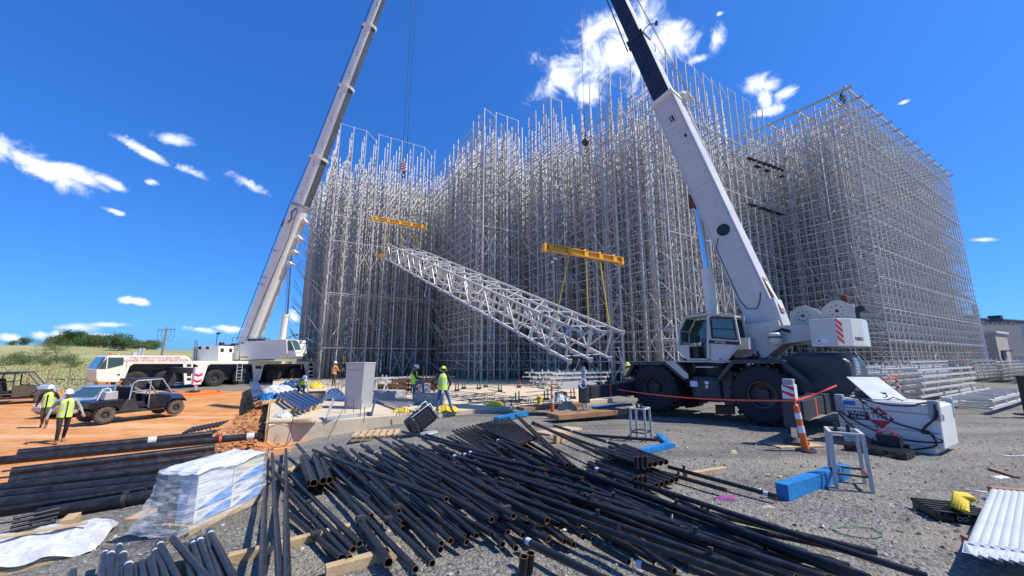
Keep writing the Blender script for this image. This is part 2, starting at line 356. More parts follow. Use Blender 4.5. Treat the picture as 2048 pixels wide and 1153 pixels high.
def ground_mat():
    m=bpy.data.materials.new('gravel_and_earth'); t=nt(m)
    pos=N(t,'ShaderNodeNewGeometry').outputs['Position']
    at_=N(t,'ShaderNodeAttribute',attribute_name='soil')
    sep=N(t,'ShaderNodeSeparateColor',{'Color':at_.outputs['Color']})
    def noise(s,d=6,r=.6): return N(t,'ShaderNodeTexNoise',{'Vector':pos,'Scale':s,'Detail':float(d),'Roughness':r}).outputs[0]
    def ramp(v,a,b,c,d): return N(t,'ShaderNodeMapRange',{'Value':v,'From Min':a,'From Max':b,'To Min':c,'To Max':d}).outputs[0]
    def mix(f,a,b,bt='MIX'):
        n=N(t,'ShaderNodeMix',data_type='RGBA',blend_type=bt)
        for s_,v in((0,f),(6,a),(7,b)):
            if isinstance(v,bpy.types.NodeSocket): t.links.new(v,n.inputs[s_])
            else: n.inputs[s_].default_value=v if s_==0 else c4(v)
        return n.outputs[2]
    vo=N(t,'ShaderNodeTexVoronoi',{'Vector':pos,'Scale':22.,'Randomness':1.}); vo2=N(t,'ShaderNodeTexVoronoi',{'Vector':pos,'Scale':52.,'Randomness':1.})
    sv=N(t,'ShaderNodeSeparateColor',{'Color':vo.outputs['Color']}); sv2=N(t,'ShaderNodeSeparateColor',{'Color':vo2.outputs['Color']})
    stone=mix(ramp(sv.outputs[0],0,1,0,1),(.05,.046,.042),(.33,.305,.27))
    stone=mix(.35,stone,mix(sv2.outputs[1],(.04,.036,.032),(.35,.325,.285)))
    stone=mix(ramp(noise(.55),.42,.66,0,.6),stone,(.32,.28,.21))
    stone=mix(ramp(noise(.23),.5,.7,0,.5),stone,(.15,.14,.125))
    wv=N(t,'ShaderNodeMapping',{'Vector':pos,'Rotation':(0,0,R(38)),'Scale':(.10,.75,1)}); wn=N(t,'ShaderNodeTexNoise',{'Vector':wv.outputs[0],'Scale':1.,'Detail':3.}).outputs[0]
    stone=mix(ramp(wn,.50,.62,0,.55),stone,(.30,.265,.21)); stone=mix(ramp(wn,.46,.36,0,.45),stone,(.10,.092,.083))
    earth=mix(ramp(noise(.45,8),.35,.65,0,1),(.62,.24,.07),(.76,.38,.15))
    earth=mix(ramp(noise(1.3,9,.72),.46,.66,0,.7),earth,(.46,.17,.055))
    # wheel ruts: long soft streaks
    mp=N(t,'ShaderNodeMapping',{'Vector':pos,'Rotation':(0,0,R(-12)),'Scale':(.12,1.6,1)})
    st=N(t,'ShaderNodeTexNoise',{'Vector':mp.outputs[0],'Scale':1.,'Detail':5.}).outputs[0]
    earth=mix(ramp(st,.5,.68,0,.6),earth,(.80,.52,.30))
    grass=mix(ramp(noise(.16,8,.7),.4,.62,0,1),(.17,.22,.05),(.44,.38,.17))
    grass=mix(ramp(noise(.05,5),.38,.58,0,.9),grass,(.50,.42,.21))
    grass=mix(ramp(noise(2.5,6,.8),.4,.7,0,.5),grass,(.10,.15,.03))
    n0=noise(1.6,6)
    e=N(t,'ShaderNodeMath',{0:n0,1:.9,2:sep.outputs[0]},operation='MULTIPLY_ADD').outputs[0]
    c=mix(ramp(e,.82,1.05,0,1),stone,earth)
    gq=N(t,'ShaderNodeMath',{0:n0,1:.9,2:sep.outputs[1]},operation='MULTIPLY_ADD').outputs[0]
    c=mix(ramp(gq,.82,1.05,0,1),c,grass)
    b=N(t,'ShaderNodeBsdfPrincipled',{'Base Color':c,'Roughness':.92}); b.inputs['Specular IOR Level'].default_value=.2
    h=N(t,'ShaderNodeMath',{0:vo.outputs['Distance'],1:-1.1,2:noise(9.,5)},operation='MULTIPLY_ADD').outputs[0]
    h=N(t,'ShaderNodeMath',{0:vo2.outputs['Distance'],1:-.4,2:h},operation='MULTIPLY_ADD').outputs[0]
    bp=N(t,'ShaderNodeBump',{'Height':h,'Strength':.85,'Distance':.03}); t.links.new(bp.outputs[0],b.inputs['Normal'])
    o=N(t,'ShaderNodeOutputMaterial'); t.links.new(b.outputs[0],o.inputs[0]); return m
K['ground']=ground_mat()
g=gm.build('ground',K['ground']); tag(g,kind='structure')
ca=g.data.color_attributes.new('soil','FLOAT_COLOR','POINT')
ca.data.foreach_set('color',np.array([(a,b,c_,1) for a,b,c_ in colr],dtype=np.float32).ravel())

# loose stones and clods lying on the surface
def scatter(name,n,fn,rmin,rmax,mats,label=None,seed=1):
    rnd=random.Random(seed); mb=MB()
    base=[(1,0,0),(-1,0,0),(0,1,0),(0,-1,0),(0,0,1),(0,0,-.6)]
    fc=[(0,2,4),(2,1,4),(1,3,4),(3,0,4),(2,0,5),(1,2,5),(3,1,5),(0,3,5)]
    for _ in range(n):
        p=fn(rnd)
        if p is None: continue
        r=rmin+(rmax-rmin)*rnd.random()**2.5; a=rnd.random()*6.28
        ca_,sa=math.cos(a),math.sin(a); sx,sy,sz=[r*rnd.uniform(.6,1.25) for _ in range(3)]
        vs=[]
        for x,y,z in base:
            x+=rnd.uniform(-.3,.3);y+=rnd.uniform(-.3,.3);z+=rnd.uniform(-.2,.2)
            vs.append((p[0]+(x*ca_-y*sa)*sx,p[1]+(x*sa+y*ca_)*sy,p[2]+z*sz*.7+sz*.2))
        mb.add(vs,fc,rnd.randrange(len(mats)))
    o=mb.build(name,mats); tag(o,label,kind='stuff'); return o
K['st1']=mat('grey_stone',(.22,.205,.185),.9,var=.3,scale=9); K['st2']=mat('dark_stone',(.14,.13,.12),.9,var=.3,scale=9); K['st3']=mat('pale_stone',(.44,.41,.35),.9,var=.3,scale=9)
K['cl1']=mat('red_clod',(.40,.17,.06),.95,var=.3,scale=6); K['cl2']=mat('dark_red_clod',(.26,.10,.04),.95,var=.3,scale=6)
def near(rnd):
    d=3.0+11*rnd.random()**1.6; a=rnd.uniform(-.95,.95); x=d*math.tan(a)*.95; y=d
    if soil(x,y)[0]>.4: return None
    if Vector((x,y,0)).dot(V)>14.9 and Vector((x,y,0)).dot(U)>0 and x<6: return None
    return (x,y,gz(x,y)+.018*fbm(x*1.3,y*1.3))
scatter('gravel',9000,near,.010,.034,[K['st1'],K['st2'],K['st1'],K['st3']],'loose grey crushed stone over the yard surface',3)
def bank(rnd):
    a=-.02-1.3*rnd.random()**1.6; b=14.2+18*rnd.random()**1.5
    if a>-.1 and b<15: return None
    p=AB(a,b); x,y=p.x,p.y
    z=gz(x,y)+(sst(-1.3,-.3,a)*(.26+.20*fbm(x*2.3,y*2.3))*sst(14.5,15.6,b) if b>14.6 else 0)
    return (x,y,z)
scatter('earth_rubble',1500,bank,.02,.12,[K['cl1'],K['cl2'],K['cl1']],'red earth clods heaped against the slab side',5)
def bank2(rnd):
    p=G(rnd.uniform(380,560),rnd.uniform(858,905)); return (p.x,p.y,p.z)
scatter('earth_clods',700,bank2,.02,.09,[K['cl1'],K['cl2'],K['cl1'],K['st3']],'scattered red clods and chips in front of the slab corner',6)

def litter(rnd):
    d=3.5+14*rnd.random(); a=rnd.uniform(-.7,.95); x=d*math.tan(a)*.95; y=d
    if soil(x,y)[0]>.4 or (Vector((x,y,0)).dot(V)>14.7 and x<6): return None
    return (x,y,gz(x,y)+.012)
K['lit1']=mat('wood_chip',(.55,.42,.24),.9,var=.3,scale=9); K['lit2']=mat('paper_bit',(.62,.60,.55),.9,var=.2,scale=9)
scatter('litter_debris',150,litter,.012,.05,[K['lit1'],K['lit2'],K['lit1']],'scattered wood chips and paper bits on the gravel',14)
# ---------------- foundation slab -----------------
SZ=-.06
sb=MB()
def abpoly(mb,pts,z0,z1,mi=0):
    w=[AB(a,b) for a,b in pts]; mb.prism([(p.x,p.y) for p in w],z0,z1,'z',mi)
abpoly(sb,[(0,15),(15.2,15),(15.2,17.6),(22,17.6),(21,58),(0,58)],-1.0,SZ)
o=sb.build('concrete_slab',K['conc'],fix=True,bevel=.02); tag(o,kind='structure')
fp=MB()
fp.beam(AB(-.04,14.9,SZ-.22),AB(-.04,31,SZ-.22),.05,.62)
o=fp.build('formwork_board',K['ply']); tag(o,'long plywood form board along the left edge of the slab','formwork')
# ---------------- high-bay storage rack -----------------
def segmesh(name,P,Q,w,mats,parent,roll=False):
    """square bars from P to Q (n x 3 arrays), half width w"""
    P=np.asarray(P,float);Q=np.asarray(Q,float);n=len(P)
    d=Q-P; d/=np.linalg.norm(d,axis=1)[:,None]
    up=np.tile(np.array([0,0,1.]),(n,1)); vert=np.abs(d[:,2])>.95; up[vert]=np.array([U.x,U.y,0])
    a=np.cross(up,d); a/=np.linalg.norm(a,axis=1)[:,None]; b=np.cross(d,a)
    w=np.broadcast_to(np.asarray(w,float),(n,))[:,None]
    vs=np.empty((n,8,3))
    for k,(s1,s2) in enumerate(((-1,-1),(1,-1),(1,1),(-1,1))):
        o_=(a*s1+b*s2)*w; vs[:,k]=P+o_; vs[:,4+k]=Q+o_
    q=np.array([[0,1,5,4],[1,2,6,5],[2,3,7,6],[3,0,4,7],[3,2,1,0],[4,5,6,7]])
    fs=(q[None]+np.arange(n)[:,None,None]*8).reshape(-1,4)
    me=bpy.data.meshes.new(name); me.vertices.add(n*8); me.vertices.foreach_set('co',vs.ravel())
    me.loops.add(fs.size); me.loops.foreach_set('vertex_index',fs.ravel().astype(np.int32))
    me.polygons.add(len(fs)); me.polygons.foreach_set('loop_start',np.arange(0,fs.size,4,dtype=np.int32)); me.polygons.foreach_set('loop_total',np.full(len(fs),4,dtype=np.int32))
    me.update(calc_edges=True); me.materials.append(mats)
    o=bpy.data.objects.new(name,me); COL.objects.link(o); o.parent=parent; return o
RACK=root('storage_rack','tall unfinished high-bay rack of galvanised uprights, beams and braces filling the sky','storage rack',(0,0,0))
rr=random.Random(11)
SP=1.28; BMAX=58.; GZ=-.2
def front(a):
    if a<14.6: return 39.4
    if a<19.6: return 29.0
    if a<22.2: return 26.2
    if a<24.0: return 20.6
    if a<42.0: return 16.3
    return 11.0
cols=[];n_a=int((76.3-3.9)/SP)
A_=[3.9+SP*i for i in range(n_a+1)]
# make block F start exactly on its corner column
off=min(A_,key=lambda a:abs(a-42.05)); A_=[a+(42.05-off) for a in A_]; A_=[A_[0]-1.28]+A_
Nb=int((BMAX-11.)/SP); B_=[11.+SP*j for j in range(Nb+1)]
def topz(i,j,a,b,fr):
    if a>42: return 26.0
    k=(b-fr)/SP
    if 14.6<=a<19.6: base=25.8
    elif 19.6<=a<22.2: base=26.6
    elif a<14.6: base=26.0
    else: base=27.2
    if k<3.2: return base+(.0 if (int(k)//1)%2==0 else -.05)
    # behind the first tower row: tops vary tower by tower
    rs=random.Random(int(j/2)*131+int(i/2)*7).random()
    return base-[0,.0,.5,1.0,1.6][int(rs*5)]
P=[];Q=[];UP=[]
grid={}
for i,a in enumerate(A_):
    fr=front(a)
    js=[j for j,b in enumerate(B_) if b>=(fr if i else 45.)-.01 and (a<20 or b<53)]
    for j in js:
        b=B_[j]; b2=b+rr.uniform(-.02,.02); a2=a+rr.uniform(-.02,.02)
        grid[i,j]=(AB(a2,b2,GZ),topz(i,j,a,b,fr),j-js[0])
def fillz(a): return 26. if a>42 else (25.7 if 14.6<=a<19.6 else 23.6)
colseg=[(p,Vector((p.x,p.y,tz)),k,i,j) for (i,j),(p,tz,k) in grid.items()]
colseg.sort(key=lambda s:(s[2]>0, s[0].length))
fu=colseg[:100]; rest=colseg[100:]
for p,q,_,_,_ in fu:
    mb=MB(); mb.beam(p,q,.078,.078,U)
    # bolted splice plates and foot plate
    mb.box(p+Vector((0,0,.02)),(.3,.3,.03),UROT)
    for z in(8.6,17.3):
        if z<q.z: mb.beam(Vector((p.x,p.y,z-.25)),Vector((p.x,p.y,z+.25)),.09,.09,U)
    mb.build('upright',K['galv'],RACK)
o=segmesh('far_uprights',[s[0] for s in rest],[s[1] for s in rest],.034,K['galv'],RACK); tag(o,kind='stuff')
# tower frames: columns paired along v (k even with k+1) with horizontals and diagonals
br=[];hz=[]
for (i,j),(p,tz,k) in grid.items():
    if (i,j+1) in grid and k%2==0:
        q,tz2,_=grid[i,j+1]
        top=min(tz,tz2); z=.3; s=0
        st=1.25
        while z+st<top+.1:
            f=(p,q) if s%2 else (q,p)
            br.append((f[0]+Vector((0,0,z-GZ)),f[1]+Vector((0,0,z+st-GZ)),k,i)); z+=st; s+=1
            if k<6: hz.append((Vector((p.x,p.y,z)),Vector((q.x,q.y,z)),k,i))
# long beams along v at every storage level
lv=[]
for i,a in enumerate(A_):
    js=[j for (ii,j) in grid if ii==i]; j0,j1=min(js),max(js)
    st=.78
    z=.9
    fz=fillz(a)
    while z<fz:
        j0b=j0
        if a<=42 and rr.random()<.22: j0b=j0+2
        p=grid[i,j0b][0]; q=grid[i,j1][0]
        ext=-V*.34 if a>42 else Vector((0,0,0))
        if a>42 or j0b<j1: lv.append((Vector((p.x,p.y,z))+ext,Vector((q.x,q.y,z)),0,i))
        z+=st
# beams along u, segment per storage block
lu=[]
for j,b in enumerate(B_):
    iss=sorted(i for (i,jj) in grid if jj==j)
    if not iss: continue
    runs=[iss]
    for z in np.arange(2.9 if b>39 else 3.4,26.,2.62):
        i0,i1=iss[0],iss[-1]
        # stop where the infill is lower
        if z>22.6:
            ii=[i for i in iss if fillz(A_[i])>z]
            if len(ii)<2: continue
            i0,i1=ii[0],ii[-1]
        p,q=grid[i0,j][0],grid[i1,j][0]
        if grid[i0,j][2]<2 and A_[i0]<42 and rr.random()<.55: continue
        lu.append((Vector((p.x,p.y,z)),Vector((q.x,q.y,z)),0 if grid[i0,j][2]<2 else 9,j))
    # extra sparse beams in rear rows
# fine shelf rails between neighbouring columns along u in the finished block
for j,b in enumerate(B_):
    ii=sorted(i for (i,jj) in grid if jj==j and A_[i]>42)
    if len(ii)>1 and j%2==1:
        for z in np.arange(1.3,25.8,.78 if j%4==1 else 1.56):
            p,q=grid[ii[0],j][0],grid[ii[-1],j][0]; lu.append((Vector((p.x,p.y,z)),Vector((q.x,q.y,z)),9,j))
# cross braces in the u plane on random bays of the fronts
xb=[]
for (i,j),(p,tz,k) in grid.items():
    if (i+1,j) in grid and k in(0,2,4) and A_[i]<42 and A_[i+1]<42:
        q,tz2,k2=grid[i+1,j]
        if k2!=k: continue
        for z in np.arange(.5,21,5.2):
            if rr.random()<.33:
                xb.append((p+Vector((0,0,z)),q+Vector((0,0,z+2.6)),k,i))
                xb.append((q+Vector((0,0,z)),p+Vector((0,0,z+2.6)),k,i))
        # thin ties over the tower heads
        if k==0 and rr.random()<.8:
            zz=min(tz,tz2)-.05
            xb.append((Vector((p.x,p.y,zz)),Vector((q.x,q.y,zz-rr.choice([0,0,.5,1.1]))),k,i))
# roof grid of the finished block: a raised edge frame
ii=[i for i in range(len(A_)) if A_[i]>42]
top=[]
for z,(ja,jb) in ((26.05,(0,0)),):
    p,q=grid[ii[0],0][0],grid[ii[-1],0][0]; top.append((Vector((p.x,p.y,z))-U*.5,Vector((q.x,q.y,z))+U*.3))
for i in ii[::2]:
    js=sorted(j for (i2,j) in grid if i2==i); p,q=grid[i,js[0]][0],grid[i,js[-1]][0]
    top.append((Vector((p.x,p.y,26.0))-V*.5,Vector((q.x,q.y,26.0))))
for j in range(1,Nb,2):
    if (ii[0],j) in grid:
        p,q=grid[ii[0],j][0],grid[ii[-1],j][0]; top.append((Vector((p.x,p.y,25.9))-U*.4,Vector((q.x,q.y,25.9))))
for p,q in top:
    mb=MB(); mb.beam(p,q,.13,.13); mb.build('roof_beam',K['galv'],RACK)
ex=[];ex2=[]
for (i,j),(p,tz,k) in grid.items():
    if k>=1 and (i+1,j) in grid and (i,j+1) in grid:
        for _ in range(5):
            o_=U*rr.uniform(.3,1.)+V*rr.uniform(.1,1.1); ex.append((p+o_,Vector((p.x,p.y,min(tz,fillz(A_[i]))-rr.uniform(.2,2.5)))+o_))
            for _q in range(2):
                z_=rr.uniform(.5,22); xq=U*SP*rr.choice((1,-1))+V*rr.uniform(-.2,1.2)+Vector((0,0,rr.uniform(.6,2.4))); ex2.append((p+Vector((0,0,z_)),p+Vector((0,0,z_))+xq))
o=segmesh('inner_posts',[e[0] for e in ex],[e[1] for e in ex],.028,K['galv'],RACK); tag(o,kind='stuff')
o=segmesh('inner_braces',[e[0] for e in ex2],[e[1] for e in ex2],.024,K['galv'],RACK); tag(o,kind='stuff')
def emit(lst,name,w,n=100):
    lst=sorted(lst,key=lambda s:(s[2]>1,((s[0]+s[1])/2).length))
    for p,q,_,_ in lst[:n]:
        mb=MB(); mb.beam(p,q,2*w,2*w); mb.build(name,K['galv'],RACK)
    if lst[n:]:
        o=segmesh('far_'+name+'s',[s[0] for s in lst[n:]],[s[1] for s in lst[n:]],w,K['galv'],RACK); tag(o,kind='stuff')
emit(lv,'shelf_beam',.028); emit(lu,'tie_beam',.028); emit(br,'diagonal_brace',.019); emit(xb,'cross_brace',.019); emit(hz,'rung',.021)
# dark trays lying on the shelf levels half way up the finished face
for (pa,pb,n_) in (((1486,322),(1640,386),16),((1500,318),(1578,345),8),((1478,402),(1585,437),14),((1620,384),(1700,420),5),((1590,455),(1640,470),4)):
    a0=atY(*pa,30); b0=atY(*pb,30)
    for k in range(n_):
        f=k/n_; px=pa[0]+(pb[0]-pa[0])*f; py=pa[1]+(pb[1]-pa[1])*f
        if rr.random()<.4: continue
        # plane b = 17 : solve ray . V = b
        r_=ray(px,py); t_=17.2/(r_.x*V.x+r_.y*V.y); p=Vector((r_.x*t_,r_.y*t_,CZ+r_.z*t_))
        tr=MB(); tr.box(p,(rr.uniform(.45,.8),.35,rr.uniform(.05,.14)),UROT+rr.uniform(-.1,.1)); tr.build('dark_tray',K['blk'],RACK)

# small white plates added inside the rack to stand for sun glints
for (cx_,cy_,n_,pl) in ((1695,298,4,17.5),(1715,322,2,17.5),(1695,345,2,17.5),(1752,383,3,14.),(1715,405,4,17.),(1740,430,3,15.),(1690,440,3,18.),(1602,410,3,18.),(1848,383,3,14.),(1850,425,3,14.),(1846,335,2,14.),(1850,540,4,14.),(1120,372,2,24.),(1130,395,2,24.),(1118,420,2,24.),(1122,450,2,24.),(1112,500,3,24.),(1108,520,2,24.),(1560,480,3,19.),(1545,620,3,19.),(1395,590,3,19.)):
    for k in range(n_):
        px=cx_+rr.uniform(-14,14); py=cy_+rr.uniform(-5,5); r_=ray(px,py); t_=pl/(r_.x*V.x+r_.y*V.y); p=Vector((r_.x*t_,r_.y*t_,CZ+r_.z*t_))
        m=MB(); m.box(p,(rr.uniform(.25,.5),.03,rr.uniform(.08,.16)),UROT+rr.uniform(-.2,.2)); m.build('glint_plate',K['white'],RACK)
# ---------------- the tower being lifted -----------------
def lifted():
    P1=atY(1139.5,723.5,17.0); 
    # lower near chord axis from P1 to P2
    P2=atY(768,516,36.0)
    ax=(P2-P1).normalized(); s=U.copy(); s=(s-ax*s.dot(ax)).normalized(); dn=ax.cross(s).normalized()
    if dn.z<0: dn=-dn
    T=root('rack_tower','white lattice rack tower hanging tilted between the two yellow spreader beams','rack tower',P1)
    L=(P2-P1).length; D=1.42; SPC=1.36
    def W(x,y,z): return ax*x+s*y+dn*z
    for k in range(3):
        y=k*SPC
        fr=root('planar_frame',None,None); fr.parent=T
        for z in(0,D):
            x0=0 if z==0 else -.35
            mb=MB(); mb.beam(W(x0,y,z),W(L,y,z),.11,.11,dn); mb.box(W(x0,y,z),(.05,.22,.22),0,0,Matrix((ax,s,dn)).transposed())
            for q in np.arange(1.2,L,2.4): mb.box(W(q,y,z-.06),(.18,.16,.16),0,0,Matrix((ax,s,dn)).transposed())
            mb.build('chord',K['galv2'],fr)
        mb=MB(); x=.3;i=0
        md=MB()
        while x<L-.5:
            mb.beam(W(x,y,0),W(x,y,D),.09,.06,ax)
            md.beam(W(x,y,0 if i%2 else D),W(min(L,x+1.25),y,D if i%2 else 0),.06,.06); x+=1.25;i+=1
        mb.build('post',K['galv2'],fr); md.build('diagonal',K['galv2'],fr)
    mb=MB(); x=.6;i=0
    while x<L-2:
        for z in(0,D):
            mb.beam(W(x,0,z),W(x,2*SPC,z),.05,.05)
        mb.beam(W(x,0,D),W(x+2.4,SPC*2,D),.045,.045); 
        if i%2: mb.beam(W(x,0,0),W(x+1.2,SPC,D),.04,.04); mb.beam(W(x+1.,SPC,0),W(x,SPC*2,D),.04,.04)
        if i%3==0: mb.beam(W(x,0,D),W(x-.9,-.9,D-.2),.05,.05)
        x+=2.4;i+=1
    for x in(6.5,15.5): mb.beam(W(x,0,0),W(x-1.,-.5,-.9),.05,.05)
    mb.build('cross_tie',K['galv2'],T)
    return P1,P2,ax,s,dn,W,L,D,SPC,T
P1,P2,tax,ts,tdn,TW,TL,TD,TS,TT=lifted()
def spreader(px,py,Y,L,label,lugs):
    c=atY(px,py,Y)
    r_=root('spreader_beam',label,'lifting beam',c,UROT)
    m=MB(); h=.30
    m.bb(-L/2,L/2,-.11,.11,h/2-.03,h/2); m.bb(-L/2,L/2,-.11,.11,-h/2,-h/2+.03); m.bb(-L/2,L/2,-.012,.012,-h/2+.031,h/2-.031)
    m.build('beam',K['yel'],r_)
    for x in lugs:
        q=MB(); q.bb(x-.12,x+.12,-.10,.10,-h/2+.032,h/2-.032); q.bb(x-.07,x+.07,-.02,.02,h/2+.001,h/2+.10); q.bb(x-.07,x+.07,-.02,.02,-h/2-.10,-h/2-.001)
        q.build('lug_plate',K['yel'],r_)
    for sx in(-1,1):
        q=MB(); q.bb(sx*L/2-.06,sx*L/2+.06,-.12,.12,-h/2-.08,h/2+.004); q.build('end_plate',K['yel'],r_)
    return c
YR=17.9
SBR=spreader(1170.5,509,YR,4.85,'large yellow spreader beam hanging in front of the rack beside the white crane boom',(-2.1,-1.0,0,.95,1.9))
# the far beam hangs over the upper end of the tower
YL=33.8
SBL=spreader(800,446,YL,4.85,'small far yellow spreader beam above the upper end of the lifted tower',(-2.1,-1.05,0,1.05,2.1))
def dirv(c,x): return c+U*x
def sling(a,b,r,label,m,wav=0.):
    o=MB(); mid=(a+b)/2; o.path([a-a,(mid-a)+Vector((wav,0,0)),b-a],r,6); ob=o.build('sling',m); ob.location=a; tag(ob,label,'sling','slings of the lifting gear'); return ob
for x,k,xx,l in ((-1.0,0,1.4,'yellow web sling from the near spreader beam, leftmost of three'),(0.05,1,.6,'thin yellow web sling at the middle of the near spreader beam'),(.95,2,.5,'wide yellow web sling on the right end of the near spreader beam')):
    a=dirv(SBR,x)-Vector((0,0,.25)); b=P1+TW(xx,k*TS,TD+.05); sling(a,b,.035 if k==2 else .022,l,K['sling'])
for x,k,xx,l in ((-1.05,0,TL-.2,'yellow sling on the left end of the far spreader beam'),(0,1,TL-1.0,'yellow sling in the middle of the far spreader beam'),(1.05,2,TL-2.0,'yellow sling on the right of the far spreader beam')):
    a=dirv(SBL,x)-Vector((0,0,.25)); b=P1+TW(xx,k*TS,TD+.05); sling(a,b,.04,l,K['sling'])
# shackle bundle dangling at the far end of the tower
o=MB(); p=P1+TW(TL,0,TD-.2); o.path([Vector((0,0,.6)),Vector((.05,0,0)),Vector((-.3,0,-.5))],.05,6); o.box((-.35,0,-.65),(.55,.3,.32),.3); ob=o.build('sling_bundle',K['yel']); ob.location=p-Vector((.2,0,.4)); tag(ob,'yellow rolled sling bundle hanging from the far tip of the lifted tower','sling')
# ---------------- cranes -----------------
class Fr:
    """a frame standing on the ground; loc() reads where a sight line meets one of its long vertical planes"""
    def __init__(s,o,ang):
        s.o=Vector(o); s.a=ang; s.h=Vector((math.cos(ang),math.sin(ang),0)); s.l=Vector((-s.h.y,s.h.x,0))
    def loc(s,px,py,lat):
        d=ray(px,py); t=(s.o.dot(s.l)+lat)/d.dot(s.l); p=Vector((0,0,CZ))+d*t
        return Vector(((p-s.o).dot(s.h),lat,p.z-s.o.z))
    def xz(s,px,py,lat): q=s.loc(px,py,lat); return (q.x,q.z)
    def inv(s,p): q=Vector(p)-s.o; return Vector((q.dot(s.h),q.dot(s.l),q.z))
    def w(s,x,y,z): return s.o+s.h*x+s.l*y+Vector((0,0,z))
def loft(mb,p0,p1,side,sec0,sec1,mis=None,caps=True,sm=False):
    p0,p1=Vector(p0),Vector(p1); d=(p1-p0).normalized(); side=(Vector(side)-d*Vector(side).dot(d)).normalized(); up=d.cross(side)
    if up.z<0 and abs(d.z)<.9: up=-up
    n=len(sec0); vs=[p0+side*a+up*b for a,b in sec0]+[p1+side*a+up*b for a,b in sec1]
    for i in range(n): mb.add([vs[i],vs[(i+1)%n],vs[n+(i+1)%n],vs[n+i]],[(0,1,2,3)],mis[i] if mis else 0,sm)
    if caps: mb.add(vs[:n],[tuple(range(n))]); mb.add(vs[n:],[tuple(range(n))])
def rect(w,h): return [(-w/2,-h/2),(w/2,-h/2),(w/2,h/2),(-w/2,h/2)]
def tyre(R_,w,name,mt,parent,c,lugs=22,rimr=.5,lug=.05):
    """tyre with tread lugs, child rim. axis along local y"""
    m=MB(); h=w/2; rr_=R_-lug
    m.lathe([(rimr,-h*.80),(rimr+.05,-h*.97),(rr_*.86,-h),(rr_*.97,-h*.82),(rr_,-h*.55),(rr_,h*.55),(rr_*.97,h*.82),(rr_*.86,h),(rimr+.05,h*.97),(rimr,h*.80)],(0,0,0),(0,1,0),30)
    for k in range(lugs):
        a=2*pi*k/lugs
        for sg in(-1,1):
            aa=a+(pi/lugs if sg>0 else 0)
            M=Matrix.Rotation(-aa,3,'Y')@Matrix.Rotation(sg*.5,3,'X')
            c0=Matrix.Rotation(-aa,3,'Y')@Vector((rr_+lug*.25,sg*h*.48,0))
            M=Matrix.Rotation(-aa,3,'Y')
            m.box(c0,(lug*1.6,h*.92,R_*2*pi/lugs*.42),0,0,M)
    o=m.build(name,mt,parent,fix=True); o.location=c
    q=MB(); 
    q.lathe([(rimr+.01,-h*.82),(rimr-.04,-h*.8),(rimr-.05,-h*.25),(rimr*.45,-h*.15),(rimr*.42,-h*.45),(0.001,-h*.45)],(0,0,0),(0,1,0),24)
    q.lathe([(rimr+.01,h*.82),(rimr-.04,h*.8),(rimr-.05,h*.25),(rimr*.45,h*.15),(rimr*.42,h*.45),(0.001,h*.45)],(0,0,0),(0,1,0),24)
    for k in range(10):
        a=2*pi*k/10
        for sg in(-1,1): q.tube((rimr*.33*math.cos(a),sg*h*.44,rimr*.33*math.sin(a)),(rimr*.33*math.cos(a),sg*h*.52,rimr*.33*math.sin(a)),rimr*.04,n=6)
    r_=q.build('rim',K['rim'],o,fix=True)
    return o
# ======== rough terrain crane on the right ========
RF=Fr((7.98,15.15,0),math.atan2(.76,-.65))
RC=root('rough_terrain_crane','white four-wheeled rough terrain crane with huge black tyres and raised boom','mobile crane',RF.o,RF.a)
for sx in(1.86,-1.86):
    for sy in(1,-1):
        tyre(.97,.76,'wheel',K['rub'],RC,(sx,sy*1.28,.89),rimr=.42,lug=.045)
m=MB(); m.bb(-3.9,3.3,-.62,.62,.75,1.42); m.bb(-1.0,.9,-1.0,1.0,.9,1.3); m.bb(2.9,3.45,-1.3,1.3,.55,1.15); m.bb(-3.9,-3.45,-1.2,1.2,.5,1.0)
m.build('carrier_frame',K['crg'],RC,.02,True)
m=MB(); m.tube((1.86,-1.2,.9),(1.86,1.2,.9),.2); m.tube((-1.86,-1.2,.9),(-1.86,1.2,.9),.2); m.build('axle',K['dk'],RC)
def plate(mb,pts,th,y0,y1,mi=0):
    for (a,b) in zip(pts[:-1],pts[1:]):
        a=Vector((a[0],0,a[1]));b=Vector((b[0],0,b[1])); d=(b-a).normalized(); n=Vector((-d.z,0,d.x))
        if n.z<0:n=-n
        q=[a,b,b-n*th,a-n*th]; mb.prism([(p.x,p.z) for p in q],y0,y1,'y',mi)
for sg in(1,-1):
    for pts in ([(3.05,1.28),(2.66,1.86),(1.28,1.89),(.55,1.30)],[(-.62,1.36),(-1.12,1.97),(-2.52,1.99),(-3.15,1.36)]):
        m=MB(); plate(m,pts,.05,sg*.72,sg*1.66)
        for a,b in zip(pts[:-1],pts[1:]): m.beam((a[0],sg*1.66,a[1]-.05),(b[0],sg*1.66,b[1]-.05),.03,.13)
        m.build('fender',K['crg'],RC,fix=True)
m=MB(); m.prism([(1.28,1.905),(.9,1.905),(.42,1.46),(.42,1.30),(.55,1.30)],1.685,1.70,'y'); m.bb(1.2,-.15,.75,1.66,1.89,1.93); m.bb(.15,-.45,1.2,1.64,1.70,1.74)
m.build('white_trim',K['crw2'],RC,fix=True)
m=MB(); m.bb(.42,-.62,.85,1.60,.52,1.40); m.build('side_tank',K['crg'],RC,.16,True)
m=MB(); m.bb(-.64,-1.0,.9,1.45,.45,1.62); m.build('tool_locker',K['crg'],RC,.02,True)
for x,z,w_,h_ in((.28,1.12,.26,.20),(-.18,1.18,.14,.10),(-.17,1.04,.09,.10)):
    m=MB(); m.bb(x-w_/2,x+w_/2,1.600,1.606,z-h_/2,z+h_/2); m.build('sticker',K['refl'],RC)
